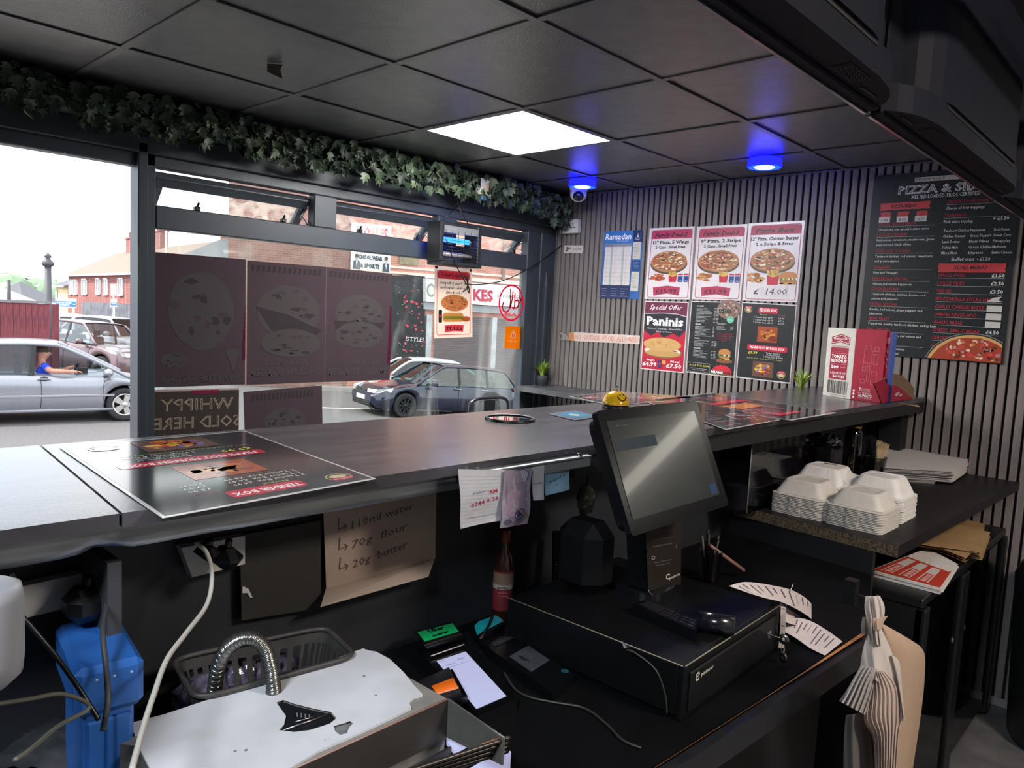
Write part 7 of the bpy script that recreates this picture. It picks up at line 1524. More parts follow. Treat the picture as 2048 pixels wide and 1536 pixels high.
S = Sheet([on_z(x, y, DZ+.0186) for x, y in ((984, 1288), (1024, 1270), (1028, 1276), (990, 1294))], (0, 0, 1)); S.rect(0, 0, 1, 1, '2E3036', r=.08); S.done(t, 'slot_print')
t, b = handheld('near_phone', 'lilac-lit phone screen cut off by the bottom edge, in front of the metal tray', [(930, 1542), (1008, 1497), (1022, 1503), (1020, 1545), (1000, 1560), (930, 1575)], [(915, 1540), (1008, 1490), (1038, 1530), (960, 1590)], DZ, .012, lcd, 'phone')
# basket
bk = pm('dark_basket', '3A3836', .5, var=.15, scale=20); B4 = [on_z(a_, b__, DZ+.13) for a_, b__ in ((345, 1318), (650, 1254), (712, 1312), (392, 1400))]; bc = sum(B4, Vector())/4
t = thing('plastic_basket', 'dark plastic basket with slotted sides behind the metal box', 'basket', (bc.x, bc.y, DZ))
def bsk(f, z): return [Vector((bc.x+(p.x-bc.x)*f, bc.y+(p.y-bc.y)*f, z)) for p in B4]
def rnd(P_, k=5): # rounded loop
    out = []
    n_ = len(P_)
    for i in range(n_):
        a_, b__, c__ = P_[i-1], P_[i], P_[(i+1) % n_]; p0 = b__.lerp(a_, .16); p2 = b__.lerp(c__, .16)
        for j in range(k+1): s_ = j/k; out.append(p0*(1-s_)**2+b__*2*s_*(1-s_)+p2*s_*s_)
    return out
top_, bot_ = rnd(bsk(1, DZ+.13)), rnd(bsk(.78, DZ+.004)); mid1, mid2 = rnd(bsk(.96, DZ+.108)), rnd(bsk(.85, DZ+.045))
m = MB(); m.grid([mid1+[mid1[0]], top_+[top_[0]]], bk); m.grid([bot_+[bot_[0]], mid2+[mid2[0]]], bk); m.add(bot_, [tuple(range(len(bot_)))], bk); m.tube(top_+[top_[0]], .0045, bk, 6, False); build('basket_shell', m, t)
n_ = len(mid1)
for i in range(n_):
    a0_, b0_ = mid1[i], mid1[(i+1) % n_]; a1_, b1_ = mid2[i], mid2[(i+1) % n_]; seg = max(1, round((b0_-a0_).length/.022))
    for j in range(seg):
        m = MB(); f0, f1_ = (j+.0)/seg, (j+.42)/seg; m.add([a0_.lerp(b0_, f0), a0_.lerp(b0_, f1_), a1_.lerp(b1_, f1_), a1_.lerp(b1_, f0)], [(0, 1, 2, 3)], bk); build('basket_rib', m, t)
random.seed(4); wrapm = pm('clingfilm_purple', '3A3448', .15, var=.5, scale=40, bump=1.0, bscale=60, hex2='6A6478', coat=1)
for k, (px, py, s_) in enumerate(((420, 1330, .05), (470, 1322, .045), (515, 1312, .04), (400, 1360, .045), (560, 1300, .04))):
    q = on_z(px, py, DZ+.09); q.z = DZ+.055+.01*(k % 2); mm = MB(); rows = [[(q.x+s_*math.cos(u_)*math.cos(v_)*random.uniform(.8, 1.1), q.y+s_*.8*math.cos(u_)*math.sin(v_)*random.uniform(.8, 1.1), q.z+s_*.7*math.sin(u_)*random.uniform(.85, 1.1)) for v_ in [2*PI*j/12 for j in range(12)]] for u_ in [-PI/2+PI*i/8 for i in range(9)]]
    mm.grid(rows, wrapm, smooth=False, close=True); build('wrapped_pack', mm, None, 'crinkled film-wrapped pack glinting purple inside the dark basket', cat='pack', group='film-wrapped packs in the basket')
m = MB(); c = [on_z(a_, b__, DZ+.05) for a_, b__ in ((343, 1396), (400, 1380), (450, 1398), (346, 1422))]; m.slab([p-Vector((0, 0, .03)) for p in c], .03, pm('brown_card_box', '7A6448', .8), Vector((0, 0, 1))); build('card_tray', m, None, 'brown cardboard edge showing between the basket and the metal box', cat='cardboard')
# blue plastic box
blu = pm('blue_plastic', '2A62B0', .35, var=.15, scale=8, spec=.6)
L0, L1 = on_y(155, 1345, .985), on_y(281, 1310, .975); zt_ = (L0.z+L1.z)/2; L0.z = DZ; L1.z = DZ; ub = (L1-L0); vb = Vector((-ub.y, ub.x, 0)).normalized()*.16; wb = ub.length
xf = frame((L0.x, L0.y, DZ+.001), ub, vb); hb_ = zt_-DZ
t = thing('blue_box', 'blue plastic lidded box standing at the far left of the desk', 'box', L0)
m = MB(); m.box(.006, wb-.006, .006, .15, 0, hb_*.80, blu, xf, ch=.004); build('tub', m, t)
m = MB(); m.box(-.004, wb+.004, -.006, .165, hb_*.72, hb_, blu, xf, ch=.008); build('lid', m, t)
for (x0, x1) in ((.010, .030), (wb*.42, wb*.66), (wb-.035, wb-.010)): m = MB(); m.box(x0, x1, .0, .008, .004, hb_*.68, blu, xf, ch=.003); build('rib', m, t)
for k in range(3): m = MB(); q = xf @ Vector((.02+.02*k, .002, hb_*.93)); m.ball(q+xf.to_3x3() @ Vector((0, -.007, 0)), .0022, pm('blue_stud', '9CB8E0', .3), 8, 5); build('stud', m, t)
# dark bag in the corner
random.seed(8); rows = []
for i in range(16):
    rows.append([])
    for j in range(22):
        px, py = lerp(-40, 320, j/21), lerp(1462, 1580, i/15); h_ = .03+.03*math.sin(PI*j/21)*math.sin(PI*i/15)+random.uniform(-.006, .006); q = on_z(px, py, DZ+.0); rows[-1].append((q.x, q.y, DZ+h_*math.sin(PI*min(1, (i+.2)/6)/1.0 if i < 3 else PI/2)))
m = MB(); m.grid(rows, pm('black_cloth', '202226', .7, var=.3, scale=30, bump=.4, bscale=40)); build('crumpled_bag', m, None, 'crumpled black bag in the bottom left corner of the desk', cat='bag')
# sauce bottle, handset, clear bag, beaded handle
q = on_z(1003, 1236, DZ); bh = on_y(1003, 1062, q.y).z-DZ; t = thing('sauce_bottle', 'slim sauce bottle with a red and pink label, standing under the notes', 'bottle', q); X = Matrix.Translation((q.x, q.y, DZ+.0005))
m = MB(); m.lathe([(.020, 0), (.023, .004), (.023, bh*.60), (.018, bh*.70), (.010, bh*.78), (.009, bh*.88)], pm('sauce_glass', '30180F', .2, coat=.5), 24, X); build('bottle', m, t); m = MB(); m.lathe([(.011, bh*.86), (.011, bh), (.009, bh+.001)], pm('red_cap', '6A241C', .4), 18, X); build('cap', m, t)
m = MB(); m.lathe([(.0234, bh*.12), (.0234, bh*.56)], pm('label_red', '6A2028', .5, var=.2, scale=30), 26, X, cap=False); m.lathe([(.0236, bh*.38), (.0236, bh*.54)], pm('label_pink', '7A6252', .5), 26, X, cap=False); m.lathe([(.0237, bh*.36), (.0237, bh*.41)], flat('9A948C'), 26, X, cap=False); lb = build('label', m, t)
fp = Vector((-q.x, -q.y, 0)).normalized(); sdv = Vector((fp.y, -fp.x, 0)); ce = Vector((q.x, q.y, 0))+fp*.0242
if sdv.dot(RGT) < 0: sdv = -sdv
S = Sheet([ce-sdv*.014+Vector((0, 0, DZ+bh*.54)), ce+sdv*.014+Vector((0, 0, DZ+bh*.54)), ce+sdv*.014+Vector((0, 0, DZ+bh*.12)), ce-sdv*.014+Vector((0, 0, DZ+bh*.12))], fp); S.text('MAXWELLS', .5, .39, .05, '2A2424', wid=.9, bold=.02); S.text('ENCONA', .5, .52, .06, 'D08090', wid=.8) if False else S.text('HOT SAUCE', .5, .52, .05, 'C87080', wid=.8); S.rect(.1, .58, .9, .59, 'C87080'); S.done(lb)
q = on_y(1118, 1200, 1.12); tp_ = on_y(1104, 1062, 1.15); t = thing('black_handset', 'slim black handset with rows of tiny pale dots, leaning upright under the counter', 'handset', q); ax = (tp_-q); L_ = ax.length; xf = frame(q, RGT-FWD*.0, ax); 
m = MB(); m.box(-.017, .017, 0, L_, -.006, .006, pm('handset_black', '0D0E12', .3), xf, ch=.003); build('handset_body', m, t)
m = MB(); m.box(-.017, .017, -.02, .0, -.008, .008, pm('olive_foot', '2E2A1C', .5), xf, ch=.002); build('foot', m, t)
random.seed(2); nz2 = xf.to_3x3() @ Vector((0, 0, 1)); sgn = -1 if nz2.dot(FWD) > 0 else 1; m = MB()
for k in range(14):
    for j in (0, 1, 2):
        m.ball(xf @ Vector((-.008+.008*j+random.uniform(-.0015, .0015), .01+.0066*k+.003*(j % 2), sgn*.0062)), .0011, pm('dot_pale', 'A8A8A0', .3), 6, 4)
build('dots', m, t, kind='stuff')
random.seed(15); q0 = on_y(1172, 1000, 1.06); rows = [[(q0.x+.030*math.cos(u_)*math.cos(v_)*random.uniform(.7, 1.2), q0.y+.02*math.cos(u_)*math.sin(v_), q0.z+.038*math.sin(u_)*random.uniform(.8, 1.15)) for v_ in [2*PI*j/12 for j in range(12)]] for u_ in [-PI/2+PI*i/9 for i in range(10)]]
m = MB(); m.grid(rows, pm('crinkled_film', '2C2C26', .1, var=.5, scale=30, hex2='565646', bump=.9, bscale=50, coat=1, alpha=.8), smooth=False, close=True); m.tube([(q0.x, q0.y, q0.z+.03), (q0.x+.01, q0.y, ct-th-.002)], .002, blackp, 5); build('film_bag', m, None, 'crinkled clear film bag hanging under the counter left of the till screen', cat='bag')
# hanging price-strip holder right of the till, under the counter edge
for px, lab in ((1416, 'small crumpled grey tape scrap under the counter edge, right of the till screen'),):
    m = MB(); m.grid([[on_y(px-4+6*j, 864+20*i, .99+.004*((i+j) % 2)) for j in range(3)] for i in range(5)], pm('grey_tape', '5A5A5E', .25, var=.3, scale=60, bump=.5)); build('tape_scrap', m, None, lab, cat='tape')

# ================================================================== SLAB SHELF ON THE RIGHT
SZ = Z(-.60)
c0 = on_z(1797, 1092, SZ); c1 = on_x(2040, 964, XF-.002); c1.z = SZ; bk_ = on_z(1440, 1002, SZ)
sd_ = (bk_-c0).normalized(); cB = c0+sd_*((1.118-c0.y)/sd_.y)
chip = pm('chipboard', '6E5E48', .9, var=.5, scale=150, hex2='2E2820', bump=.4, bscale=300)
slm = pm('slab_laminate', '19181B', .42, var=.2, scale=6, stretch=(5, 1, 1), bump=.05, bscale=150, detail=6, spec=.35)
t = thing('side_shelf', 'black laminated side shelf with a raw chipboard end, carrying the food boxes', 'shelf', (c0.x, c0.y, SZ-.035))
m = MB(); m.prism([(c0.x, c0.y), (c1.x, c1.y), (c1.x, 1.118), (cB.x, cB.y)], SZ-.034, SZ, slm); build('shelf_board', m, t)
nch = Vector((-sd_.y, sd_.x, 0));
if nch.x > 0: nch = -nch
m = MB(); m.slab([(c0.x, c0.y, SZ-.034), (cB.x, cB.y, SZ-.034), (cB.x, cB.y, SZ-.001), (c0.x, c0.y, SZ-.001)], .0015, chip, nch); build('chipboard_end', m, t, 'raw brown chipboard end')

# nested open food boxes
ORD = ['', 'second', 'third', 'fourth', 'fifth', 'sixth', 'seventh', 'eighth', 'ninth', 'tenth', 'eleventh', 'twelfth', 'thirteenth', 'fourteenth']
bag = pm('sugarcane_pulp', 'D6D0C8', .8, var=.04, scale=40, bump=.2, bscale=300); bagw = pm('white_pulp', 'ECE8E4', .75, var=.03, bump=.1, bscale=300)
def clam_mesh(mt, s, hh, ribs):
    """one open clamshell lying hollow side down: two humps joined by a hinge; footprint s x 2.05 s"""
    m = MB()
    for hy in (-.5, .5):
        cy_ = hy*s*1.02; rings = []
        for k, (f, z_, rad) in enumerate(((1.0, .0, .13), (1.0, .0022, .13), (.88, .0042, .12), (.90, .006, .11), (.78, hh*.55, .11), (.66, hh*.93, .11), (.61, hh, .10), (.50, hh*1.0, .08), (.44, hh*.96, .08))):
            pr = rrect(-s*f/2, s*f/2, -s*f/2, s*f/2, s*rad, 5); ring = []
            n_ = len(pr)
            for i, (x, y) in enumerate(pr): ring.append(Vector((x, y+cy_, z_)))
            if ribs and k in (4, 5):
                out = []
                for i, p in enumerate(ring):
                    out.append(p)
                ring = out
            rings.append(ring)
        if ribs:      # fluted flanks: resample the long sides
            R2 = []
            for k, ring in enumerate(rings):
                pts = []; n_ = len(ring)
                for i in range(n_):
                    a, b_ = ring[i], ring[(i+1) % n_]; seg = 16 if (b_-a).length > s*.3 else 1
                    for j in range(seg):
                        p = a.lerp(b_, j/seg); 
                        if k in (4, 5) and 2 < j < 14: c_ = Vector((0, cy_, p.z)); p = p+(p-c_).normalized()*(.0022*(1 if j % 2 else -1))
                        pts.append(p)
                R2.append(pts)
            rings = R2
        for k, (a, b_) in enumerate(zip(rings, rings[1:])): m.grid([a+[a[0]], b_+[b_[0]]], mt, smooth=k < 6)
        m.add(rings[-1], [tuple(range(len(rings[-1])))], mt)
    m.box(-s*.40, s*.40, -s*.03, s*.03, .001, .0042, mt)
    for sx in (-1, 1): m.box(sx*s*.5-.004, sx*s*.5+.004, -s*.10+s*.52, s*.10+s*.52, .0, .0028, mt); m.box(sx*s*.5-.004, sx*s*.5+.004, -s*.10-s*.52, s*.10-s*.52, .0, .0028, mt)
    return m
f0, f1_ = on_z(1538, 1020, SZ), on_z(1762, 1072, SZ); ln = (f1_-f0); s1 = ln.length/2.02; sdx = Vector((ln.y, -ln.x, 0)).normalized()
if sdx.x < 0: sdx = -sdx
fc_ = (f0+f1_)*.5+sdx*s1*.5
def stack(center, s, hh, n, dz, mt, ribs, rotz, lab_top, lab, group, z0):
    first = None
    for k in range(n):
        if first is None:
            first = thing('food_box', 'x', 'food box', (center.x, center.y, z0), group, rotz); build('box_shell', clam_mesh(mt, s, hh, ribs), first, local=True); o = first
        else:
            o = copy_tree(first)
            o.location = (center.x+random.uniform(-.0012, .0012), center.y+random.uniform(-.0012, .0012), z0+dz*k); o.rotation_euler = (0, 0, rotz+random.uniform(-.0015, .0015))
        o['label'] = lab_top if k == n-1 else (lab % ORD[n-1-k] if k else lab.replace('%s from the top', 'lowest'))
random.seed(3); rz = math.atan2(ln.y, ln.x)+PI/2
stack(fc_, s1, .050, 13, .0050, bag, False, rz, 'topmost off-white open food box of the front nested stack, with a dark fleck', 'off-white food box, %s from the top of the front nested stack', 'front stack of nested food boxes', SZ+.0005)
s2 = s1*1.03; f2 = fc_+sdx*(s1*.5+s2*.56)+ln.normalized()*-.012
stack(f2, s2, .060, 14, .0055, bagw, True, rz+.02, 'topmost whiter fluted food box of the back nested stack', 'white fluted food box, %s from the top of the back nested stack', 'back stack of nested food boxes', SZ+.0005)
# pepper mill lying down
a, b_ = on_z(1516, 1000, SZ+.02), on_z(1556, 962, SZ+.02); d_ = (b_-a).normalized(); xf = frame(a, d_.cross(Vector((0, 0, 1))), (0, 0, 1))
t = thing('steel_shaker', 'steel shaker with a dark glass end lying beside the front stack of food boxes', 'shaker', (a.x, a.y, SZ)); xf = Matrix.Translation(a) @ d_.to_track_quat('Z', 'Y').to_matrix().to_4x4()
m = MB(); m.lathe([(.001, .012), (.014, .010), (.019, .0), (.0225, .004), (.0225, .012), (.020, .018)], steel, 26, xf, cap=False); build('shaker_rim', m, t); m = MB(); m.lathe([(.0195, .018), (.0195, .085), (.017, .10), (.001, .103)], pm('smoked_steel', '6A6A66', .3, metal=.7), 26, xf, cap=False); build('shaker_body', m, t)
# dark bottle
q = on_z(1700, 950, SZ); bz = SZ; tb3 = on_y(1706, 822, q.y).z; H3 = tb3-bz; X = Matrix.Translation((q.x, q.y, bz+.0005)); r3 = .034
gold = pm('gold_metal', 'C09848', .2, metal=1)
t = thing('black_bottle', 'black bottle with a gold collar and black cap behind the white food boxes', 'bottle', q)
m = MB(); m.lathe([(r3*.9, 0), (r3, .004), (r3, H3*.62), (r3*.92, H3*.68), (r3*.7, H3*.72)], pm('bottle_black', '0A0A0C', .12, coat=1), 30, X); build('bottle_body', m, t)
m = MB(); m.lathe([(r3*.62, H3*.72), (r3*.86, H3*.735), (r3*.88, H3*.765), (r3*.62, H3*.79), (r3*.45, H3*.80), (r3*.45, H3*.86), (r3*.62, H3*.87), (r3*.62, H3*.885)], gold, 28, X, cap=False); build('gold_collar', m, t)
m = MB(); m.lathe([(r3*.64, H3*.885), (r3*.72, H3*.90), (r3*.70, H3*.97), (r3*.5, H3), (.001, H3*1.0)], pm('cap_black', '141418', .15, coat=1), 28, X, cap=False); build('cap', m, t)
fp = Vector((-q.x, -q.y, 0)).normalized(); sdv = Vector((-fp.y, fp.x, 0)); 
if sdv.dot(RGT) < 0: sdv = -sdv
ce = Vector((q.x, q.y, bz))+fp*(r3+.0006); S = Sheet([ce-sdv*.012+Vector((0, 0, H3*.55)), ce+sdv*.012+Vector((0, 0, H3*.55)), ce+sdv*.012+Vector((0, 0, H3*.05)), ce-sdv*.012+Vector((0, 0, H3*.05))], fp)
S.text('Al', .5, .16, .05, 'A08848', wid=.3); S.frame(.1, .45, .9, 1.0, .02, '6A5C38', r=.3); S.line([(.3, .62), (.4, .72), (.6, .68), (.72, .6)], .04, 'A09060'); S.line([(.45, .8), (.6, .8)], .04, 'A09060'); S.done(t)
# tumbler of cutlery
q = on_z(1748, 962, SZ); q.z = SZ; t = thing('cutlery_glass', 'clear tumbler packed with wooden and black forks behind the food boxes', 'glass', q)
m = MB(); m.lathe([(.030, .003), (.040, .098), (.0415, .1), (.039, .1), (.029, .008), (.001, .006)], gl_, 30, Matrix.Translation(q), cap=False); build('tumbler', m, t)
birch = pm('birch_wood', 'D0B48C', .6, var=.1); bfk = pm('black_fork', '0E0F12', .25, coat=.4)
def fork(o, tip, w_, mt, name, label, group):
    ax = (tip-o); L_ = ax.length; ax.normalize(); fwd = (Vector((0, 0, C0))-tip); fwd = (fwd-ax*fwd.dot(ax)).normalized(); sd2 = ax.cross(fwd)
    P_ = lambda a, b: o+ax*L_*a+sd2*b
    ol = [P_(0, -w_*.35), P_(.62, -w_*.3), P_(.74, -w_), P_(.84, -w_*1.05)]; 
    for k in range(4):
        x0 = -w_+w_*2*k/3.6*.98; 
        ol += [P_(.84, x0), P_(1.0, x0+w_*.05), P_(1.0, x0+w_*.30), P_(.84, x0+w_*.36)]
    ol += [P_(.74, w_), P_(.62, w_*.3), P_(0, w_*.35)]
    m = MB(); m.slab(ol, .0013, mt, fwd); return build(name, m, None, label, cat='fork', group=group)
random.seed(6)
for k in range(11):
    a = random.uniform(-.5, 1); o = q+Vector((random.uniform(-.012, .012), random.uniform(-.01, .012), .012)); off = sdv*(.002+.034*k/10)+fp*random.uniform(-.012, .012); tip = q+off*1.0+Vector((0, 0, random.uniform(.150, .172)))
    fork(o, tip, .0085, birch, 'wooden_fork', 'wooden fork standing tines up in the tumbler behind the food boxes', 'wooden forks in the tumbler')
for k in range(9):
    o = q+Vector((random.uniform(-.012, .012), random.uniform(-.01, .012), .012)); tip = q-sdv*(.010+.030*k/8)+fp*random.uniform(-.015, .008)+Vector((0, 0, random.uniform(.150, .185)))
    fork(o, tip, .009, bfk, 'black_fork', 'black plastic fork standing in the left half of the tumbler', 'black forks in the tumbler')
# white paper stack
Pz = SZ+.055; pst = pm('white_paper', 'E0DCDA', .6, var=.02)
t = thing('paper_stack', 'thick stack of white wrapping paper drooping at its right end, on the side shelf', 'paper', on_z(1850, 960, SZ))
top4 = [on_z(x, y, Pz+dz) for x, y, dz in ((1752, 883, .022), (1845, 897, .018), (1952, 910, .010), (1908, 943, -.002), (1770, 935, .0))]
for k in range(11):
    dz = -.0042*k; j = Vector((random.uniform(-.004, .004), random.uniform(-.006, .006), 0)) if k else Vector()
    c = [p+j for p in [on_z(1750, 878, Pz+.02), on_z(1840, 893, Pz+.02), on_z(1953, 909, Pz+.008), on_z(1906, 944, Pz-.004), on_z(1765, 936, Pz+.0)]]
    rows = []
    for u_ in range(9):
        a_ = u_/8; A_ = c[0].lerp(c[2], a_); B4_ = c[4].lerp(c[3], a_); sag = .010*math.sin(a_*PI)*(k > 0)+(.0 if k < 3 else -.004*a_*(k-2)*.5); rows.append([A_.lerp(B4_, v_/4)+Vector((0, 0, dz+sag*.2+.004*math.sin(v_*.8+k))) for v_ in range(5)])
    m = MB(); m.grid(rows, pst); build('paper_sheet', m, t)
m = MB(); cc = [on_z(x, y, SZ+.001) for x, y in ((1772, 925), (1890, 948), (1868, 968), (1775, 960))]; m.slab(cc, .012, pm('grey_pack', '8A8484', .5), Vector((0, 0, 1))); build('paper_wrapper', m, t)
# sauce boxes and foil under the counter end, clear bin
t = thing('purple_box', 'purple sauce box behind the front food boxes, its arched logo half hidden', 'box', on_z(1600, 960, SZ)); yb_ = 1.06
a, b_ = on_y(1552, 890, yb_), on_y(1632, 960, yb_); m = MB(); m.box(a.x, b_.x+.02, yb_, yb_+.08, SZ+.001, a.z, pm('purple_card', '3E2C5C', .5, var=.1)); build('carton', m, t)
S = Sheet([Vector((a.x, yb_, a.z)), Vector((b_.x+.02, yb_, a.z)), Vector((b_.x+.02, yb_, SZ)), Vector((a.x, yb_, SZ))], (0, -1, 0)); S.poly([(.30, .18), (.5, .12), (.72, .24), (.72, .40), (.30, .34)], '4A1434'); S.text('HARRISONS', .51, .31, .07, 'B8A0B0', wid=.38, bold=.02)
for k, s_ in enumerate(('PACK', 'THE CHOICE', 'IS YOURS')): S.text(s_, .42, .50+.1*k, .06, '6C5A8C', wid=.4)
S.done(t)
acr = glassmat('acrylic', 'B0B2B6', .12, .05); t = thing('clear_bin', 'smoky clear plastic bin with napkins behind the food boxes', 'bin', on_z(1540, 985, SZ)); yc_ = 1.03
a, b_ = on_y(1505, 880, yc_), on_y(1640, 905, yc_); m = MB(); m.box(a.x, b_.x, yc_, yc_+.003, SZ+.001, a.z-.01, acr); m.box(a.x, a.x+.003, yc_+.003, yc_+.11, SZ+.001, a.z-.01, acr); build('clear_wall', m, t)
m = MB(); m.tube([(a.x, yc_, a.z-.01), (b_.x, yc_, a.z-.01)], .003, pm('clear_rim', '8A8C90', .2), 6); m.tube([(a.x, yc_, a.z-.01), (a.x, yc_, SZ+.004)], .002, pm('clear_rim', '8A8C90', .2), 6); m.tube([(a.x, yc_, a.z-.01), (a.x, yc_+.11, a.z-.01)], .003, pm('clear_rim', '8A8C90', .2), 6); build('clear_rim', m, t)
m = MB(); m.lathe([(.03, 0), (.038, .07), (.04, .075)], pm('cup_grey', '9C98A0', .5), 20, Matrix.Translation((a.x+.045, yc_+.055, SZ+.002))); build('white_cup', m, None, 'pale paper cup seen dimly inside the smoky bin', cat='cup')
random.seed(31); q0 = on_y(1662, 885, 1.0); rows = [[(q0.x+.045*math.cos(u_)*math.cos(v_)*random.uniform(.75, 1.15), q0.y+.04*math.cos(u_)*math.sin(v_), q0.z+.030*math.sin(u_)*random.uniform(.7, 1.2)) for v_ in [2*PI*j/14 for j in range(14)]] for u_ in [-PI/2+PI*i/9 for i in range(10)]]
m = MB(); m.grid(rows, pm('black_film', '0C0C10', .1, coat=1, bump=1.0, bscale=70), smooth=False, close=True); m.box(q0.x-.05, q0.x+.05, .97, 1.06, SZ+.001, q0.z-.015, blackp, ch=.01); build('film_roll', m, None, 'black shiny plastic bundle under the counter end, behind the black bottle', cat='bundle')

# ================================================================== GLASS CABINET, BAGS, BINS
KZ = Z(-.78); k0 = Vector((2.40, .545, 0)); k1 = Vector((3.60, .528, 0))
cab = thing('glass_cabinet', 'black glass-fronted cabinet under the side shelf with paper bags on top', 'cabinet', (2.9, .7, 0)); kb = pm('cabinet_black', '131416', .35, var=.1)
m = MB(); m.box(k0.x, k1.x, .55, 1.10, KZ-.03, KZ, kb, ch=.004); build('cabinet_top', m, cab)
m = MB(); m.box(k0.x, k0.x+.02, .55, 1.10, .0, KZ-.031, kb); build('side_panel', m, cab); m = MB(); m.box(k0.x, k1.x, .56, 1.1, .04, .07, kb); build('shelf', m, cab)
for (x0, x1) in ((k0.x, k0.x+.05), (2.86, 2.95), (k1.x-.05, k1.x)): m = MB(); m.box(x0, x1, .54, .57, .02, KZ-.031, kb, ch=.003); build('frame_post', m, cab)
m = MB(); m.box(k1.x-.02, k1.x, .55, 1.1, KZ-.06, KZ-.031, kb); m.box(k1.x-.02, k1.x, 1.07, 1.1, 0, KZ-.031, kb); build('frame_post', m, cab)
kg = glassmat('cabinet_glass', '4A4C4E', .2, .03)
for (x0, x1) in ((k0.x+.05, 2.86), (2.95, k1.x-.05)):
    m = MB(); m.box(x0, x1, .55, .554, .07, KZ-.032, kg); g_ = build('glass_door', m, cab)
    m = MB(); m.lathe([(.001, .004), (.008, .003), (.010, .0)], steel, 14, Matrix.Translation((x1-.03 if x0 < 2.9 else x0+.04, .549, .55)) @ Matrix.Rotation(PI/2, 4, 'X'), cap=False); build('lock', m, g_)
# packs on the cabinet
def lying(name, label, px, z, h_, mt, cat, n=1, group=None, fn=None, sheet='sheet'):
    t = thing(name, label, cat, on_z(px[0][0], px[0][1], z), group); ctop = [on_z(a_, b__, z+h_) for a_, b__ in px]
    for k in range(n):
        j = Vector((random.uniform(-.005, .005), random.uniform(-.004, .004), 0)) if k < n-1 else Vector(); zz = -h_+h_*(k+1)/n
        m = MB(); m.slab([p+j+Vector((0, 0, zz-h_/n*.8)) for p in ctop], h_/n*.75, mt, Vector((0, 0, 1))); build(sheet, m, t)
    if fn: S = Sheet(ctop, (0, 0, 1), lift=.0012); fn(S); S.done(t)
    return t
def chipbag(S):
    S.rect(.02, .03, .60, .97, 'C0402E'); 
    for v in (.10, .36, .62): S.rect(.06, v, .56, v+.17, 'CFC6C2'); S.rect(.06, v+.02, .34, v+.15, 'C0402E'); S.text('BOB BOB', .20, v+.13, .08, 'E8DCD8', wid=.24, bold=.02)
    S.rect(.04, .95, .66, .97, 'C0402E')
lying('chip_bag_stack', 'stack of white paper chip bags with red print sticking out under the side shelf', [(1740, 1140), (1855, 1096), (1916, 1128), (1884, 1178)], KZ, .018, pm('white_bag_paper', 'D6D0CC', .7, var=.03), 'paper bags', 5, fn=chipbag, sheet='chip_bag')
def bb(S): pass
kraft = pm('kraft_paper', 'A8865C', .75, var=.1, scale=10); kraft2 = pm('kraft_dark', '8A6C4C', .8, var=.1)
random.seed(44)
t = thing('brown_bag_stack', 'fanned stack of brown paper bags on the cabinet under the side shelf', 'paper bags', on_z(1900, 1100, KZ))
for k in range(12):
    z = KZ+.002+.0042*k; j = random.uniform(-6, 6); dx = random.uniform(-5, 5)
    P5 = [(1812+dx, 1094+j*.3), (1880+dx, 1050), (1975+j, 1078+dx*.4), (1960+j, 1122-k*.5)] if k % 3 else [(1820+dx, 1080), (1890, 1045+j*.4), (1972+dx, 1090+j*.4), (1930+j, 1126)]
    m = MB(); m.slab([on_z(a_, b__-k*1.0, z) for a_, b__ in P5], .0018, kraft if k % 2 else kraft2, Vector((0, 0, 1))); build('paper_bag', m, t)
lying('small_bag_stack', 'smaller stack of brown bags farther back on the cabinet, behind the fanned ones', [(1912, 1048), (1935, 1040), (1970, 1048), (1966, 1066)], KZ, .02, kraft, 'paper bags', 4, sheet='paper_bag')
# hanging carrier bags
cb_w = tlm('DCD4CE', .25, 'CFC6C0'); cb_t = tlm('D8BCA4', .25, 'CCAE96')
by = .43
hang = thing('carrier_bag_bunch', 'bunch of white carrier bags knotted and hanging at the end of the desk', 'carrier bags', on_y(1745, 1200, by))
def drape(Lp, Rp, y, amp, npl, mt, name, label=None, ph=0, n=14, m_=40, pw=1.0, dy=None):
    Lp = smooth_path([Vector((a_, b__, 0)) for a_, b__ in Lp], 5); Rp = smooth_path([Vector((a_, b__, 0)) for a_, b__ in Rp], 5); nL = min(len(Lp), len(Rp)); rows = []
    for i in range(nL):
        row = []
        for j in range(m_+1):
            s_ = j/m_; px = lerp(Lp[i].x, Rp[i].x, s_); py = lerp(Lp[i].y, Rp[i].y, s_); yy = y+amp*math.sin(s_*npl*2*PI+ph+.6*math.sin(i*.35))*(.4+.6*i/nL)**pw-.02*math.sin(PI*s_)+(dy(i/nL, s_) if dy else 0); row.append(on_y(px, py, yy))
        rows.append(row)
    m = MB(); m.grid(rows, mt); return build(name, m, hang, label)
drape([(1758, 1248), (1762, 1290), (1772, 1350), (1776, 1420), (1780, 1480), (1782, 1560)], [(1768, 1250), (1812, 1278), (1845, 1298), (1851, 1330), (1846, 1390), (1838, 1460)] and [(1770, 1250), (1815, 1276), (1846, 1300), (1850, 1340), (1843, 1420), (1822, 1560)], by+.05, .002, 1, cb_t, 'outer_bag', 'smooth beige carrier bag at the back', dy=lambda a_, s_: .02*s_)
drape([(1738, 1256), (1728, 1290), (1722, 1320), (1722, 1336)], [(1762, 1256), (1782, 1300), (1795, 1345), (1800, 1400)], by, .006, 2, cb_w, 'folded_bag')
drape([(1722, 1330), (1705, 1360), (1690, 1385), (1678, 1402)], [(1762, 1340), (1752, 1365), (1742, 1395), (1730, 1430)], by-.012, .005, 6, tlm('B4AFAC', .2), 'pleated_hem', m_=60)
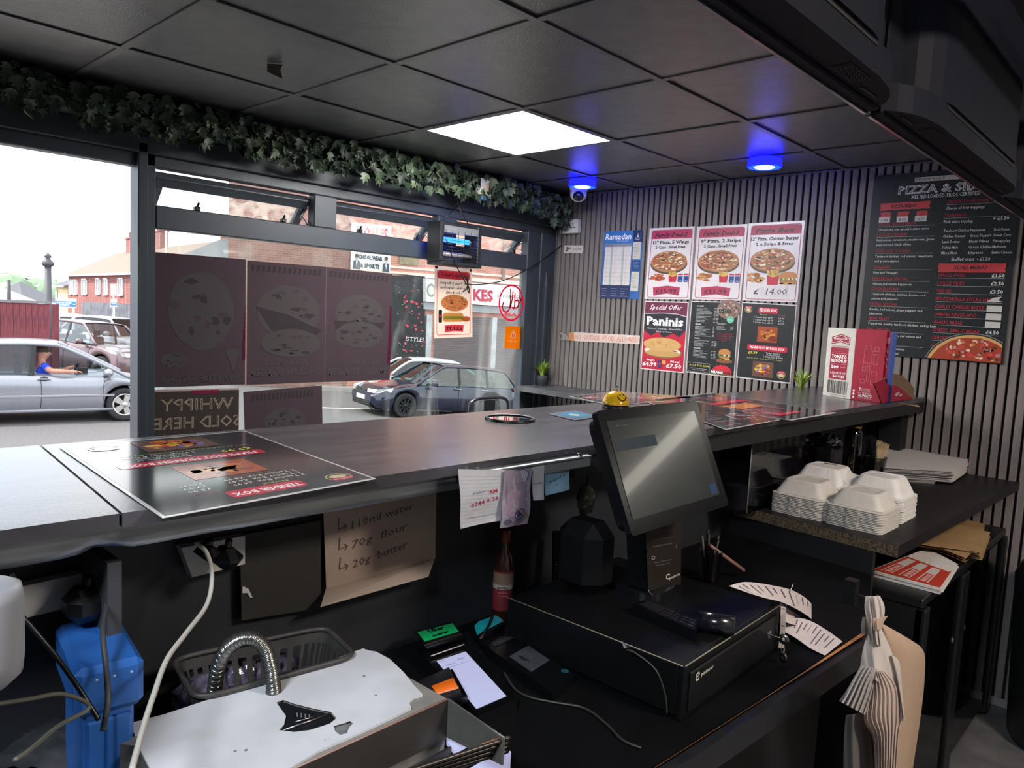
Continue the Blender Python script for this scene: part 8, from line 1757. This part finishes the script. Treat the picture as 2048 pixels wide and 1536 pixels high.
drape([(1742, 1345), (1734, 1400), (1728, 1440), (1746, 1480), (1750, 1560)], [(1770, 1340), (1802, 1370), (1806, 1430), (1798, 1470), (1792, 1560)], by-.005, .0045, 9, tlm('D6C2B6', .2), 'pleated_bags', m_=90)
drape([(1780, 1310), (1790, 1360), (1800, 1400), (1806, 1437)], [(1788, 1312), (1800, 1330), (1806, 1400), (1810, 1440)], by, .002, 2, cb_w, 'side_fold')
drape([(1692, 1430), (1688, 1480), (1686, 1560)], [(1728, 1425), (1742, 1480), (1748, 1560)], by+.03, .004, 2, tlm('6E6A68', .2), 'shaded_bag')  # white bag in grey, its shade put into the colour
drape([(1731, 1192), (1729, 1215), (1733, 1240), (1737, 1262), (1742, 1290)], [(1760, 1192), (1769, 1212), (1768, 1236), (1760, 1262), (1764, 1290)], by-.015, .006, 3, cb_w, 'handle_bunch', pw=.3)
drape([(1736, 1238), (1740, 1250), (1742, 1262)], [(1776, 1232), (1768, 1244), (1764, 1258)], by-.022, .003, 3, tlm('D8C0AE', .25), 'handle_knot')
drape([(1725, 1234), (1722, 1252), (1723, 1268)], [(1735, 1234), (1737, 1254), (1738, 1270)], by+.01, .002, 1, tlm('98948E', .25), 'shaded_tab')  # shade on this tab is put into its grey colour
m = MB(); q = on_y(1745, 1200, by+.012); m.tube([q+Vector((0, .05, .004)), q, q+Vector((0, -.01, .012))], .003, km, 8); m.box(q.x-.012, q.x+.012, q.y+.03, q.y+.052, q.z-.02, q.z+.03, blackp); build('hook', m, hang)
# bins
bn = pm('bin_black', '191C1F', .42, var=.1, spec=.5)
m = MB(); q = on_x(2075, 1300, 3.2); m.lathe([(.13, .0), (.15, .04), (.175, .60), (.18, .66), (.16, .71), (.10, .75), (.001, .76)], bn, 36, Matrix.Translation((3.50, .31, 0)), cap=False); build('black_bin', m, None, 'round black bin at the right edge of the picture', cat='bin')
m = MB(); m.lathe([(.12, .0), (.135, .03), (.15, .52), (.13, .56), (.001, .58)], pm('bin_grey', '2C2E30', .5, spec=.4), 32, Matrix.Translation((3.32, .85, .071))); build('grey_canister', m, None, 'dark grey round canister seen through the cabinet glass', cat='canister')
